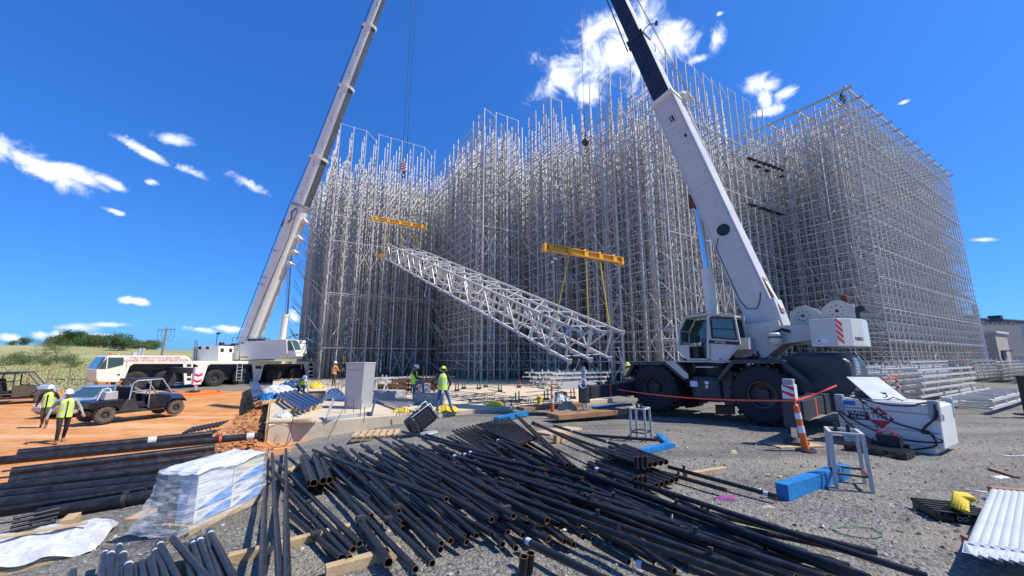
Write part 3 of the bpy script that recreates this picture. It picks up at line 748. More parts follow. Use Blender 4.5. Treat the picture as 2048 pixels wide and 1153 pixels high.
m=MB(); m.prism([(-2.3,1.3),(-2.3,2.05),(-2.9,2.24),(-3.8,2.2),(-4.1,1.95),(-4.15,1.1),(-3.6,.85),(-2.6,.9)],-1.25,1.3,'y'); m.build('engine_hood',K['crg'],RC,.13,True)
m=MB()
for k in range(5): m.bb(-4.05,-4.16,.35,.95,1.62+k*.09,1.67+k*.09)
m.bb(-4.1,-4.14,.3,1.0,1.56,2.06); m.build('radiator_grille',K['grayb'],RC)
m=MB()
for k in range(5): m.beam((-2.75-.13*k,1.315,2.0-.06*k),(-3.0-.16*k,1.315,1.45),.03,.03)
m.build('side_grille',K['dk'],RC)
# outriggers
for sg in(1,-1):
    for x in(3.05,-3.35):
        m=MB(); m.bb(x-.2,x+.2,sg*1.0,sg*4.25,.56,1.02); m.bb(x-.235,x+.235,sg*.9,sg*2.2,.52,1.06)
        o=m.build('outrigger_beam',K['crg'],RC,.015,True)
        q=MB(); q.bb(x+.201,x+.206,sg*3.0,sg*3.1,.57,1.01); q.bb(x-.206,x-.201,sg*3.0,sg*3.1,.57,1.01); q.build('orange_mark',K['redt'],o)
        m=MB(); m.bb(x-.16,x+.16,sg*4.26,sg*4.55,.42,1.08) ; o=m.build('jack_housing',K['crg'],RC,.02,True)
        q=MB(); q.tube((x,sg*4.4,.17),(x,sg*4.4,.42),.075,n=14); q.build('jack_rod',K['chrome'],o)
        q=MB(); q.lathe([(.001,.18),(.1,.18),(.26,.10),(.27,.05),(.001,.05)],(x,sg*4.4,0),n=16); q.build('float_pad',K['dk'],o)
        if x<0 and sg>0:
            q=MB(); q.bb(x-.13,x+.13,4.29,4.52,1.08,1.42); q.build('jack_head',K['refl'],o)
            q=MB(); 
            for k in range(2):
                zz=1.10+k*.17; q.prism([(x-.131,zz),(x+.131,zz-.0+.13),(x+.131,zz+.05+.13 if k==0 else min(1.42,zz+.2)),(x-.131,zz+.09)],4.521,4.526,'y')
            q.build('red_chevron',K['red'],o,fix=True)
            q=MB(); q.bb(x-.11,x+.11,4.30,4.51,1.42,1.55); q.build('jack_cap',K['grayb'],o,.02)
        if x>0 and sg>0:
            q=MB(); q.tube((x,4.4,1.08),(x,4.4,1.62),.085,n=14); q.tube((x,4.4,1.62),(x,4.4,1.72),.06,n=12); q.build('jack_head',K['grayb'],o)
            q=MB(); q.path([(x-.1+.16*math.cos(t*.6),4.58,1.12+.16*math.sin(t*.6)) for t in range(22)],.02,6); q.build('hose_coil',K['refl'],o)
# superstructure
m=MB(); m.tube((0,0,1.4),(0,0,1.9),.95,n=24); m.bb(-1.9,1.0,-.75,.75,1.88,2.05); m.build('turntable',K['crg'],RC,fix=True)
for sg in(1,-1):
    m=MB(); m.prism([(-.9,2.0),(-.85,2.5),(-1.15,2.85),(-1.25,3.2),(-2.3,3.3),(-2.32,3.12),(-3.25,3.1),(-3.25,2.62),(-2.35,2.50),(-1.75,2.0)],sg*.52,sg*.66,'y'); m.build('mount_plate',K['crw2'],RC,.01,True)
m=MB(); m.bb(-3.25,-1.5,-.515,.515,2.56,2.66); m.bb(-1.7,-.9,-.515,.515,2.05,2.3); m.tube((-1.85,-.7,3.05),(-1.85,.7,3.05),.11,n=14); m.build('rear_frame',K['crw2'],RC,fix=True)
m=MB(); m.bb(-1.10,-1.52,.70,1.25,2.32,2.72); m.build('toolbox',K['alum'],RC,.015,True)
m=MB(); m.lathe([(.001,2.88),(.14,2.87),(.19,2.82),(.19,2.58),(.16,2.5),(.001,2.5)],(-2.22,.9,0),n=20); m.build('air_cleaner',K['crw2'],RC)
m=MB(); m.lathe([(.2,2.74),(.21,2.74),(.21,2.70),(.2,2.70)],(-2.22,.9,0),n=20); m.path([(-2.2,.9,2.88),(-2.4,.75,2.98),(-2.6,.68,2.9)],.05); m.build('intake_hose',K['blk'],RC)
m=MB(); m.path([(-1.3,.4,2.3),(-1.5,.75,2.1),(-1.0,.8,1.95)],.05); m.path([(-1.5,.5,2.4),(-1.65,.8,2.1),(-1.3,.9,1.9)],.04); m.build('hydraulic_hoses',K['blk'],RC)
cwp=[(-3.28,1.4),(-3.9,1.4),(-4.2,1.0),(-4.38,.5),(-4.42,0),(-4.38,-.5),(-4.2,-1.0),(-3.9,-1.4),(-3.28,-1.4)]
m=MB(); m.prism(cwp,2.38,3.2,'z'); CWo=m.build('counterweight',K['crw2'],RC,.02,True)
# red hazard bars on the slanted corner of the counterweight
m=MB(); a=Vector((-3.9,1.4,0)); b=Vector((-4.2,1.0,0)); d=(b-a); nrm_=Vector((-d.y,d.x,0)).normalized()
if nrm_.y<0: nrm_=-nrm_
for k in range(4):
    z0=2.42+.17*k
    vs=[a+d*.02,a+d*.42,a+d*.42,a+d*.02]; zs=[z0+.20,z0+.02,z0+.12,z0+.30]
    m.add([v_+nrm_*.004+Vector((0,0,z_)) for v_,z_ in zip(vs,zs)],[(0,1,2,3)])
m.build('red_stripes',K['red'],CWo)
b2=Vector((-4.38,.5,0)); ang=math.atan2((b2-b).y,(b2-b).x)
pt=(b+b2)/2; dn=(b2-b).normalized(); nn_=Vector((-dn.y,dn.x,0)); nn_=nn_ if nn_.y>0 else -nn_
text('lettering','TEREX',.14,pt+nn_*.006+Vector((0,0,2.6)),(pi/2,0,math.atan2(dn.y,dn.x)),K['text_blk'],CWo)
m=MB(); m.prism([(-3.4,2.5),(-3.7,2.5),(-3.7,2.62),(-3.4,2.62)],1.401,1.404,'y'); m.prism([(-3.43,2.53),(-3.52,2.53),(-3.48,2.6)],1.405,1.408,'y',1); m.build('sticker',[K['refl'],K['bluep']],CWo,fix=True)
for xc,zz,mm in((-2.98,3.1,0),(-3.85,3.18,1)):
    o=None
    for sg in(1,-1):
        m=MB(); pr=[(xc+.38,zz),(xc+.36,zz+.42),(xc+.12,zz+.62),(xc-.1,zz+.63),(xc-.42,zz+.42),(xc-.42,zz)]
        m.prism(pr,sg*.50,sg*.56,'y'); w_=m.build('winch_plate',K['winch'],RC,.008,True)
        if sg>0: o=w_
        q=MB()
        for k in range(8): q.tube((xc+.16*math.cos(k*pi/4),.56,zz+.3+.16*math.sin(k*pi/4)),(xc+.16*math.cos(k*pi/4),.575,zz+.3+.16*math.sin(k*pi/4)),.018,n=6)
        q.tube((xc,.56,zz+.3),(xc,.58,zz+.3),.05,n=10); q.build('bolt_circle',K['dk'],w_) if sg>0 else None
    m=MB(); m.tube((xc,-.5,zz+.32),(xc,.5,zz+.32),.26,n=20); m.build('winch_drum',K['rope'],RC)
    m=MB(); m.tube((xc-.55,-.2,zz+.33),(xc-.55,.46,zz+.33),.1,n=12); m.bb(xc-.5,xc-.42,.1,.5,zz+.05,zz+.4); m.build('winch_motor',K['dk'] if mm else K['crw'],RC)
m=MB(); m.path([(-4.0,.2,3.75),(-4.02,.22,3.92),(-4.08,.2,4.0)],[.07,.10,.03],8); m.tube((-4.08,.2,3.95),(-4.2,.1,4.08),.02); m.build('hook_bracket',K['rust'],RC)
# cab
cab=root('cab',None,None); cab.parent=RC
oc=[(.46,1.95),(.82,2.36),(.74,3.05),(.45,3.55),(-.38,3.60),(-1.24,3.46),(-1.33,2.5),(-.8,1.90)]
y0,y1=.68,1.50
m=MB()
for y in(y0+.03,y1-.03):
    for k in range(len(oc)):
        a,b=oc[k],oc[(k+1)%len(oc)]; m.beam((a[0],y,a[1]),(b[0],y,b[1]),.06,.07)
    m.beam((-.28,y,1.93),(-.42,y,3.57),.06,.16); m.beam((-.28,y,1.98),(.42,y,1.98),.06,.08)
for a in oc[1:6]: m.beam((a[0],y0,a[1]),(a[0],y1,a[1]),.06,.06)
m.build('frame',K['crw2'],cab)
m=MB(); m.prism([(.45,3.55),(-.38,3.60),(-1.24,3.46),(-1.24,3.50),(-.38,3.66),(.42,3.61)],y0-.02,y1+.03,'y'); m.build('roof',K['crw2'],cab,.01,True)
m=MB(); m.beam((.46,1.46,3.6),(-.35,1.46,3.69),.03,.03); m.beam((.46,.75,3.6),(-.35,.75,3.69),.03,.03); m.beam((.46,.75,3.6),(.46,1.46,3.6),.03,.03); m.build('roof_rail',K['blk'],cab)
m=MB(); m.prism([(-.29,1.94),(-.8,1.90),(-1.33,2.50),(-1.32,2.66),(-.36,2.72)],y1-.03,y1,'y'); m.prism([(.42,1.94),(-.8,1.90),(-1.33,2.5),(-1.3,2.6),(.7,2.5),(.8,2.36)],y0,y0+.03,'y')
m.bb(-1.33,.45,y0,y1,1.9,1.95); m.prism([(.46,1.96),(.82,2.37),(.80,2.52),(.64,2.52),(.40,2.5),(.40,1.96)],y1-.03,y1+.005,'y'); m.build('lower_panel',K['crw2'],cab,0,True)
m=MB(); m.prism([(-.33,2.56),(-1.31,2.47),(-1.31,2.58),(-.35,2.67)],y1+.004,y1+.012,'y'); m.build('black_band',K['blk'],cab,0,True)
aa=math.atan2(.09,.98)
text('lettering','RT780',.105,(-.72,y1+.016,2.575),(pi/2,aa*1.0,pi),K['text_wht'],cab,sx=1.25)
m=MB(); m.prism([(-.62,1.98),(-.74,1.98),(-.74,2.03),(-.62,2.03)],y1+.002,y1+.006,'y'); m.build('blue_sticker',K['blue'],cab,0,True)
m=MB(); m.prism([(-.46,2.76),(-1.26,2.66),(-1.21,3.38),(-.46,3.47)],y1-.02,y1-.01,'y'); m.build('door_window',K['glass'],cab,0,True)
m=MB(); q=[(-.46,2.76),(-1.26,2.66),(-1.21,3.38),(-.46,3.47)]
for k in range(4): a,b=q[k],q[(k+1)%4]; m.beam((a[0],y1+.004,a[1]),(b[0],y1+.004,b[1]),.04,.05)
m.beam((-.46,y1+.004,3.08),(-1.24,y1+.004,3.0),.03,.03); m.build('window_seal',K['blk'],cab)
m=MB(); m.prism([(.70,2.55),(.79,2.45),(.73,3.02),(.66,2.9)],y1-.015,y1-.005,'y'); m.build('quarter_glass',K['glass'],cab,0,True); m=MB(); m.prism([(.74,2.6),(.70,3.0),(.42,3.48),(-.3,3.5),(-1.21,3.38),(-1.26,2.66)],y0+.01,y0+.02,'y'); m.build('side_glass',K['glass'],cab,0,True)
m=MB(); m.beam((.79,(y0+y1)/2,2.5),(.72,(y0+y1)/2,3.05),.70,.012,Vector((1,0,.1))); m.beam((.72,(y0+y1)/2,3.06),(.46,(y0+y1)/2,3.5),.70,.012,Vector((1,0,.6))); m.build('windscreen',K['glass'],cab)
m=MB(); m.bb(-.9,-.35,.85,1.3,2.0,2.35); m.beam((-.85,1.07,2.35),(-1.0,1.07,3.05),.45,.12,Vector((1,0,0))); m.build('driver_seat',K['dkcl'],cab,.03)
m=MB(); m.bb(.15,.5,.85,1.35,1.96,2.45); m.tube((.1,1.1,2.45),(-.02,1.1,2.6),.03); m.path([(-.02+.05*math.sin(t*.52),1.1+.17*math.cos(t*.52),2.6+.15*math.sin(t*.52)) for t in range(13)],.018,6); m.build('console',K['blk'],cab)
# lift cylinder
BD=Vector((7.62,0,26.1)).normalized(); B0=Vector((-1.85,0,3.1)); SDY=Vector((0,1,0)); BUP=Vector((-BD.z,0,BD.x))
def bp(s_,u_=0,y_=0): return B0+BD*s_+BUP*u_+SDY*y_
m=MB(); m.tube((-.02,0,1.95),(.12,0,5.5),.235,n=20); m.tube((.12,0,5.5),(.123,0,5.58),.25,n=20); m.build('lift_cylinder',K['crw'],RC)
ro=MB(); ro.tube((.12,0,5.5),(.28,0,8.45),.15,n=18); ro.build('cylinder_rod',K['chrome'],RC)
m=MB(); m.tube((.30,-.35,8.45),(.30,.35,8.45),.12,n=12); m.bb(.1,.5,-.30,-.2,8.2,8.8); m.bb(.1,.5,.2,.30,8.2,8.8); m.build('cylinder_pin',K['rust'],RC)
# boom sections: mi 0 white, 1 dark side
def bsec(name,s0,s1,w,h,mats,collar=True,h0=None,off=0.):
    m=MB(); hh=h0 or h
    # section order: under(-up) , right , top , left
    pts0=[(-w/2,-hh/2),(w/2,-hh/2),(w/2,hh/2),(-w/2,hh/2)]; pts1=rect(w,h)
    a,b=bp(s0,off),bp(s1,off); n=4
    P0=[a+SDY*y+BUP*u for y,u in pts0]; P1_=[b+SDY*y+BUP*u for y,u in pts1]
    mis=[1,1,0,1] if len(mats)>1 else [0]*4
    for i in range(4): m.add([P0[i],P0[(i+1)%4],P1_[(i+1)%4],P1_[i]],[(0,1,2,3)],mis[i])
    m.add(P0,[(3,2,1,0)]); m.add(P1_,[(0,1,2,3)],len(mats)-1)
    return m.build(name,mats,boom,.02,True)
boom=root('boom',None,None); boom.parent=RC
s1=bsec('base_section',0,11.1,.86,1.0,[K['crw2']],h0=1.0)
s2=bsec('second_section',11.05,15.3,.70,.80,[K['crw2'],K['crn']])
s3=bsec('third_section',15.25,20.2,.58,.66,[K['crw2'],K['crn']])
s4=bsec('tip_section',20.2,27.0,.46,.54,[K['crw2'],K['crn']])
def collar(s_,w,h,mt,wd=.16,nm='collar'):
    m=MB(); M=Matrix((BD,SDY,BUP)).transposed(); m.box(bp(s_),(wd,w,h),0,0,M); return m.build(nm,mt,boom,.015)
collar(11.06,.96,1.10,K['crw'],.22); collar(15.3,.78,.90,K['crn'],.30); collar(20.2,.66,.74,K['crn'],.2)
m=MB(); M=Matrix((BD,SDY,BUP)).transposed(); m.prism([(0,0)]*3,0,.1) if False else None
m.tube(bp(3.95,.06,.431),bp(3.95,.06,.46),.235,n=24); m.build('round_cover',K['blk'],boom)
# square emblem on the base section
def facequad(mb,s_,u_,pts,y,mi=0):
    mb.add([bp(s_+b,u_-a,y) for a,b in pts],[tuple(range(len(pts)))],mi)
m=MB(); Q=.17
facequad(m,9.75,.02,[(-Q,-Q*1.15),(Q,-Q*1.15),(Q,Q*1.15),(-Q,Q*1.15)],.434,1); q=Q*.92
facequad(m,9.75,.02,[(-q,-q*1.15),(q,-q*1.15),(q,q*1.15),(-q,q*1.15)],.436,0)
facequad(m,9.75,.02,[(-.11,-.15),(-.02,-.15),(-.02,.15),(-.11,.15)],.439,1)
for sgn in(1,-1):
    facequad(m,9.75,.02,[(.0,.01*sgn),(.12,.02*sgn),(.02,.15*sgn),(.0,.15*sgn)],.439,1)
    facequad(m,9.75,.02,[(.05,.15*sgn),(.12,.08*sgn),(.12,.15*sgn)],.439,1)
m.build('emblem',[K['text_wht'],K['text_blk']],boom)
for s_,u_ in((1.6,.1),(2.6,.3),(5.2,.25),(5.9,-.2),(7.2,.1),(9.0,-.2),(10.4,.3),(6.6,.32)): m=MB(); m.tube(bp(s_,u_,.431),bp(s_,u_,.438),.018,n=8); m.build('bolt_head',K['dk'],boom)
m=MB()
for u_ in(.43,-.44): m.beam(bp(.9,u_,.432),bp(10.9,u_,.432),.006,.012)
for s_ in(3.0,6.1,9.3): m.beam(bp(s_,-.44,.432),bp(s_,.43,.432),.006,.010)
m.build('weld_seam',K['grayb'],boom)
m=MB(); facequad(m,8.6,.25,[(-.05,-.08),(.05,-.08),(.05,.08),(-.05,.08)],.434); m.build('small_hatch',K['blk'],boom)
# half round stiffener marks in the dark sections
for s_ in np.arange(11.5,20,.62):
    w_=.35 if s_<15.2 else .29
    mb=MB(); pts=[bp(s_+.16*math.sin(t),.02-.16*math.cos(t),w_+.012) for t in np.linspace(.2,2.4,8)]
    mb.path(pts,.014,5); mb.build('stiffener_ring',K['blk'],boom)
m=MB(); m.path([bp(1.2,-.42,.44),bp(3.4,-.44,.44),bp(3.75,-.22,.45)],.014,5); m.path([bp(1.2,-.42,.44),bp(.8,-.3,.45),bp(.7,0,.46),bp(.95,.2,.45),bp(1.2,.3,.44)],.016,5); m.build('side_hose',K['rope'],boom)
# pivot cover at the boom foot, sticker on the sunlit back
m=MB(); loft(m,bp(-.15,.12),bp(.9,.2),SDY,[(-.46,-.35),(.46,-.35),(.46,.4),(-.46,.4)],[(-.46,.1),(.46,.1),(.46,.4),(-.46,.4)]); m.build('boom_foot',K['crw2'],boom,.01,True)
m=MB(); m.add([bp(.35,.522+.08,-.22),bp(.35,.602,.22),bp(1.75,.515,.22),bp(1.75,.515,-.22)],[(0,1,2,3)]); m.build('warning_sticker',K['wood2'],boom)
m=MB(); m.add([bp(.5,.615,-.14),bp(.5,.615,.14),bp(1.6,.53,.14),bp(1.6,.53,-.14)],[(0,1,2,3)]); m.build('sticker_field',K['crw'],boom)
# lattice jib stowed along the far side
m=MB(); 
for y,u_ in((-.62,.55),(-.95,.30),(-.62,.05)): m.beam(bp(2.5,u_*.6,y),bp(11.3,u_,y),.06,.06)
for k in range(11):
    s_=2.7+k*.8; m.beam(bp(s_,.4,-.62),bp(s_+.4,.24,-.93),.035,.035); m.beam(bp(s_+.4,.24,-.93),bp(s_+.8,.42,-.62),.035,.035); m.beam(bp(s_,.04,-.62),bp(s_+.8,.5,-.62),.035,.035)
m.beam(bp(11.3,.6,-.4),bp(11.3,.75,-.9),.2,.1); m.tube(bp(11.0,.75,-.5),bp(11.0,.75,-.85),.16,n=14); m.build('lattice_jib',K['crw'],boom)
m=MB(); m.beam(bp(15.4,.45,.2),bp(15.4,.8,.2),.03,.03); m.beam(bp(15.4,.8,.2),bp(15.3,1.05,.0),.03,.03); m.tube(bp(15.3,1.0,-.05),bp(15.3,1.1,.1),.06); m.build('rope_guide',K['dk'],boom)
# rods seen hanging under the dark section
m=MB(); m.beam(bp(15.2,-.62,.1),bp(20.2,-.52,.1),.05,.05); m.beam(bp(15.2,-.52,.1),bp(15.2,-.30,.1),.08,.2); m.build('extension_rod',K['rust'],boom)
m=MB(); m.tube(bp(26.95,0,-.2),bp(26.95,0,.2),.3,n=18); m.beam(bp(26.6,-.2),bp(27.2,-.45),.3,.3); m.build('boom_head',K['crn'],boom)
m=MB(); m.path([(-2.9,.1,3.7),bp(26.9,.55,.05)],.014,5); m.path([(-3.8,-.1,3.75),bp(11.2,.95,-.1),bp(26.9,.5,-.05)],.014,5); m.build('winch_rope',K['rope'],boom)
# hook ball
TIP=RF.w(*bp(27.1,-.35,0)); BALL=atY(1171,285,TIP.y)
hb=root('hook_ball','black headache ball with a hook on the wire rope of the white crane','crane hook',BALL)
m=MB(); m.lathe([(.03,.34),(.06,.28),(.10,.2),(.19,.1),(.21,0),(.17,-.12),(.08,-.2),(.03,-.24)],(0,0,0),n=18); m.tube((0,0,.3),(.0,0,.55),.05); m.build('ball',K['dk'],hb)
m=MB(); m.tube((0,0,.5),TIP-BALL,.013,n=5); m.build('hoist_rope',K['rope'],hb)
m=MB(); m.path([(0,0,-.24),(.02,0,-.4),(.1,0,-.5),(.06,0,-.62),(-.06,0,-.6)],.03,6); m.build('hook',K['rust'],hb)
for x,l in((-2.1,'dark wire sling from the hook ball to the left end of the near spreader beam'),(1.9,'dark wire sling from the hook ball to the right end of the near spreader beam')):
    sling(BALL-Vector((0,0,.55)),dirv(SBR,x)+Vector((0,0,.24)),.013,l,K['rope'])

# ======== large truck crane on the left ========
LZ=-.5
LF=Fr((-28.2,29.65,LZ),math.atan2(.84,.545))
LC=root('truck_crane','cream multi-axle truck crane with red side lettering and a very long raised boom','mobile crane',LF.o,LF.a)
WX=[0,1.72,5.06,7.14,9.88,11.98,14.4]
for x in WX:
    for y in(.3,2.7): tyre(.75,.44,'wheel',K['rub'],LC,(x,y,.75),lugs=26,rimr=.36,lug=.025)
m=MB(); m.bb(-1.2,15.2,.75,2.25,.55,1.9); m.bb(-.6,15.2,.5,2.5,1.55,2.0); m.build('chassis',K['dk'],LC)
def pxpoly(fr,pts,lat): return [fr.xz(x,y,lat) for x,y in pts]
m=MB(); m.prism(pxpoly(LF,[(254,712),(370,712),(378,715),(383,722),(386,728),(372,730),(366,728.5),(268,728.5),(260,733),(255,745),(250.5,756),(248,756),(254,730)],0),0,2.95,'y'); m.build('engine_cover',K['crw'],LC,.03,True)
m=MB(); m.prism(pxpoly(LF,[(385,722.5),(656,723.5),(656,728.5),(385,729)],0),.0,2.95,'y'); m.build('deck',K['crw'],LC,.02,True)
LG=[[(366,726),(386.5,726),(384.5,768),(369,770)],[(386,727),(424,727.5),(416,732),(405,764),(397,764),(396,732)],[(503,727),(534,727),(527,732),(520,762),(507.5,762),(506,732)],[(609,727.5),(634,727.5),(627,758.5),(615,758.5)],[(648,726),(656,726),(655,734),(650,734)]]
for p in LG:
    m=MB(); m.prism(pxpoly(LF,p,0),.003,.25,'y'); m.build('fender_panel',K['crw'],LC,.01,True)
m=MB()
for (x0,ys) in ((374,(729,738.5,747.5,756.5)),(617.8,(727.5,736,744.5,752))):
    for y in ys:
        m=MB(); m.prism(pxpoly(LF,[(x0,y),(x0+8.5,y),(x0+8,y+5),(x0-.2,y+5)],0),-.008,.004,'y'); m.build('step_opening',K['blk'],LC,fix=True)
m=MB(); m.prism(pxpoly(LF,[(511,732),(522.5,732),(522.5,738),(511,738)],0),-.008,.004,'y'); m.build('locker_opening',K['blk'],LC,fix=True)
m=MB()
a,b=LF.loc(475,728,-.05),LF.loc(472,761,-.25); c_,d_=LF.loc(485,728,-.05),LF.loc(482,762,-.25)
m.beam(a,b,.05,.05); m.beam(c_,d_,.05,.05)
for k in range(6): m.beam(a.lerp(b,k/5.),c_.lerp(d_,k/5.),.04,.04)
m.build('ladder',K['alum'],LC)
# truck cab
tc=root('cab',None,None); tc.parent=LC
m=MB(); m.prism(pxpoly(LF,[(192,742),(197,738),(213,714),(218,711.7),(252,711.7),(255,713),(250,757),(243,765),(195,765),(192,757)],0),0,2.7,'y'); m.build('shell',K['crw'],tc,.05,True)
m=MB(); m.prism(pxpoly(LF,[(217,715.5),(247.5,715.5),(246.5,730.5),(214.5,738.3)],0),-.012,.01,'y'); m.build('door_window',K['glass'],tc,0,True)
m=MB(); m.prism(pxpoly(LF,[(214.5,716),(211.7,738.6),(197,738.6),(205,726)],0),-.012,.01,'y'); m.build('corner_window',K['glass'],tc,0,True)
p0,p1=LF.loc(195,738.5,0),LF.loc(212,714.5,0)
m=MB(); m.add([(p0.x-.06,.15,p0.z),(p0.x-.06,2.5,p0.z),(p1.x-.08,2.4,p1.z),(p1.x-.08,.2,p1.z)],[(0,1,2,3)]); m.build('windscreen',K['glass'],tc)
m=MB(); m.prism(pxpoly(LF,[(195,763),(213,764),(213,771),(196,772)],-.02),-.02,1.0,'y'); m.build('bumper',K['ochre'],tc,.02,True)
m=MB(); m.prism(pxpoly(LF,[(216,765),(221,765),(221,770),(216,770)],-.03),-.03,.1,'y'); m.prism(pxpoly(LF,[(234,764),(241,764),(241,770),(234,770)],-.03),-.03,.1,'y'); m.build('marker_lamp',K['org'],tc,0,True)
m=MB(); m.prism(pxpoly(LF,[(234,749),(240,748),(240,751),(236,752)],-.01),-.012,.01,'y'); m.build('door_handle',K['blk'],tc,0,True)
m=MB(); q=LF.loc(221,711,.3); m.tube(q,q+Vector((0,0,.16)),.09,n=10); m.build('beacon',K['org'],tc)
m=MB(); q=LF.loc(236,711,.8); m.tube(q,q+Vector((0,0,.12)),.08,n=10); m.build('rear_beacon',K['yel'],tc)
m=MB()
for x in(277,284): q=LF.loc(x,713,1.2); m.tube(q,q+Vector((.05,0,.62)),.09,n=12)
q=LF.loc(271,713,1.4); m.bb(q.x-.2,q.x+.15,1.2,1.7,q.z,q.z+.3); m.build('exhaust_stack',K['alum'],LC)
ta=LF.loc(312,716.3,-.006); tb=LF.loc(312,721.8,-.006)
text('lettering','STEEL FABRICATION & ERECTION',.25,ta,(pi/2,0,0),K['text_red'],LC,sx=.80)
text('lettering','MACHINERY MOVING • PLANT RELOCATION',.25,tb,(pi/2,0,0),K['text_red'],LC,sx=.80)
# outrigger jacks of the truck crane
for (px,py,top,out) in((390,784,735,True),(655,760,725,False)):
    zg=gz(-20,30)+.1; w_=at(px,py,zg) if out else atY(px,755,47.5); lp=LF.inv(w_)
    ob=MB(); ob.bb(lp.x-.2,lp.x+.2,lp.y+.2,1.2,1.35,1.75); ob.build('outrigger_beam',K['crg'],LC)
    h=atY(px,top,w_.y).z-w_.z
    ob=MB(); ob.tube((lp.x,lp.y,lp.z+.1),(lp.x,lp.y,lp.z+.62),.12,n=12); ob.build('jack_rod',K['alum'],LC)
    ob=MB(); ob.bb(lp.x-.24,lp.x+.24,lp.y-.2,lp.y+.2,lp.z+.5,lp.z+h); j=ob.build('jack_housing',K['refl'],LC,.03)
    ob=MB()
    for k in range(3):
        z0=lp.z+.62+k*.42
        if z0+.4>lp.z+h: continue
        ob.prism([(lp.x-.235,z0+.12),(lp.x,z0),(lp.x+.235,z0+.12),(lp.x+.235,z0+.28),(lp.x,z0+.16),(lp.x-.235,z0+.28)],lp.y-.207,lp.y-.203,'y')
    ob.build('red_chevrons',K['red'],j,fix=True)
    ob=MB(); ob.tube((lp.x,lp.y,lp.z),(lp.x,lp.y,lp.z+.1),.3,n=16); ob.build('float_pad',K['dk'],LC)
    if out: JM=w_
mt_=root('outrigger_mat','bright orange steel outrigger mat under the striped jack of the truck crane','outrigger mat',(JM.x+.35,JM.y-.5,JM.z-.46),LF.a-.25)
m=MB(); m.bb(-1.9,1.5,-1.6,.9,0,.42); m.build('mat_plate',K['orgm'],mt_,.02); 
m=MB(); m.bb(-1.9,1.5,-1.6,-1.5,.42,.5); m.bb(-1.9,1.5,.8,.9,.42,.5); m.bb(-1.9,-1.8,-1.5,.8,.42,.5); m.bb(1.4,1.5,-1.5,.8,.42,.5); m.build('mat_rim',K['orgm'],mt_)
# superstructure
SF=Fr((-24.8,37.6,LZ),math.atan2(-.19,.98))
def sl_(o): # place a mesh built in the superstructure frame under the crane
    o.matrix_parent_inverse=Matrix.Identity(4)
    loc=LF.inv(SF.o); o.location=loc; o.rotation_euler=(0,0,SF.a-LF.a); return o
sup=root('superstructure',None,None); sup.parent=LC; sl_(sup)
m=MB(); m.prism(pxpoly(SF,[(480.5,684),(531,682),(531,719),(480,720.5)],-1.5),-1.5,1.2,'y'); m.build('engine_housing',K['crw'],sup,.02,True)
m=MB(); m.prism(pxpoly(SF,[(531,679.5),(573,679),(574.5,707),(562,719),(531,719)],-1.5),-1.515,1.0,'y'); m.build('side_housing',K['crw'],sup,.02,True)
m=MB(); m.prism(pxpoly(SF,[(481,713),(496,713),(496,716.5),(481,716.5)],-1.505),-1.506,-1.501,'y'); m.build('brown_sticker',K['wood'],sup,0,True)
m=MB(); m.prism(pxpoly(SF,[(481.5,684.5),(488,684.2),(488,688),(481.5,688.3)],-1.505),-1.506,-1.501,'y'); m.build('blue_sticker',K['blue'],sup,0,True)
q0,q1=SF.loc(497,681,-1.3),SF.loc(529,680,-1.3)
m=MB(); m.bb(q0.x,q1.x,-1.4,-.6,q0.z-.12,q0.z+.16); m.build('cooler_grille',K['bluep'],sup)
m=MB(); m.prism(pxpoly(SF,[(574.5,702),(590,700.5),(592.5,713),(577,716),(574.5,710)],-1.4),-1.4,-.55,'y'); m.build('cab_body',K['crw'],sup,.02,True)
m=MB(); m.prism(pxpoly(SF,[(574.5,681),(577,680.5),(582,684),(588.5,700),(575,702)],-1.4),-1.39,-.56,'y'); m.build('cab_glass',K['glass'],sup,0,True)
m=MB(); qs=[SF.loc(x,y,-1.4) for x,y in((577,680),(583,684),(589,700))]
for y in(-1.41,-.55):
    for a,b in zip(qs[:-1],qs[1:]): m.beam((a.x,y,a.z),(b.x,y,b.z),.05,.06)
m.build('cab_frame',K['crw'],sup)
m=MB(); ps=[SF.loc(x,y,-1.0) for x,y in((573,679),(580,674),(588,671),(594,670))]; m.path(ps,.03,6); m.sph(ps[-1],(.12,.1,.1)); m.build('camera_arm',K['dk'],sup)
m=MB(); m.prism(pxpoly(SF,[(385.5,694),(437,692),(437,722),(385,722)],-2.9),-2.9,-1.15,'y'); m.prism([(-3.7,2.2),(-1.0,2.2),(-1.0,3.12),(-3.7,3.12)],-1.149,2.9,'y'); m.build('counterweight',K['crw'],sup,.03,True)
m=MB()
for px in(397,412): m.prism(pxpoly(SF,[(px,693.6),(px+6,693.3),(px+6,699),(px,699.3)],-2.9),-2.912,-2.88,'y')
for px in(441,455): 
    q=SF.loc(438,697,-2.9); 
for y in(-2.55,-1.7): m.bb(-.99,-.93,y-.15,y+.15,2.95,3.3)
m.build('lifting_pocket',K['blk'],sup,0,True)
m=MB(); 
for k in range(8): m.bb(-.92,-.3,-1.35,-1.1,2.3+k*.17,2.43+k*.17)
m.build('cooling_louvres',K['yel'] if False else K['crw'],sup)
m=MB(); rr2=random.Random(3)
for k in range(26):
    a=Vector((rr2.uniform(-3.2,-.3),rr2.uniform(-1.4,.6),3.12+rr2.random()*.12)); b=a+Vector((rr2.uniform(-.9,.9),rr2.uniform(-.5,.5),rr2.uniform(.1,.55)))
    m.path([a,(a+b)/2+Vector((0,0,.25)),b],.045,5)
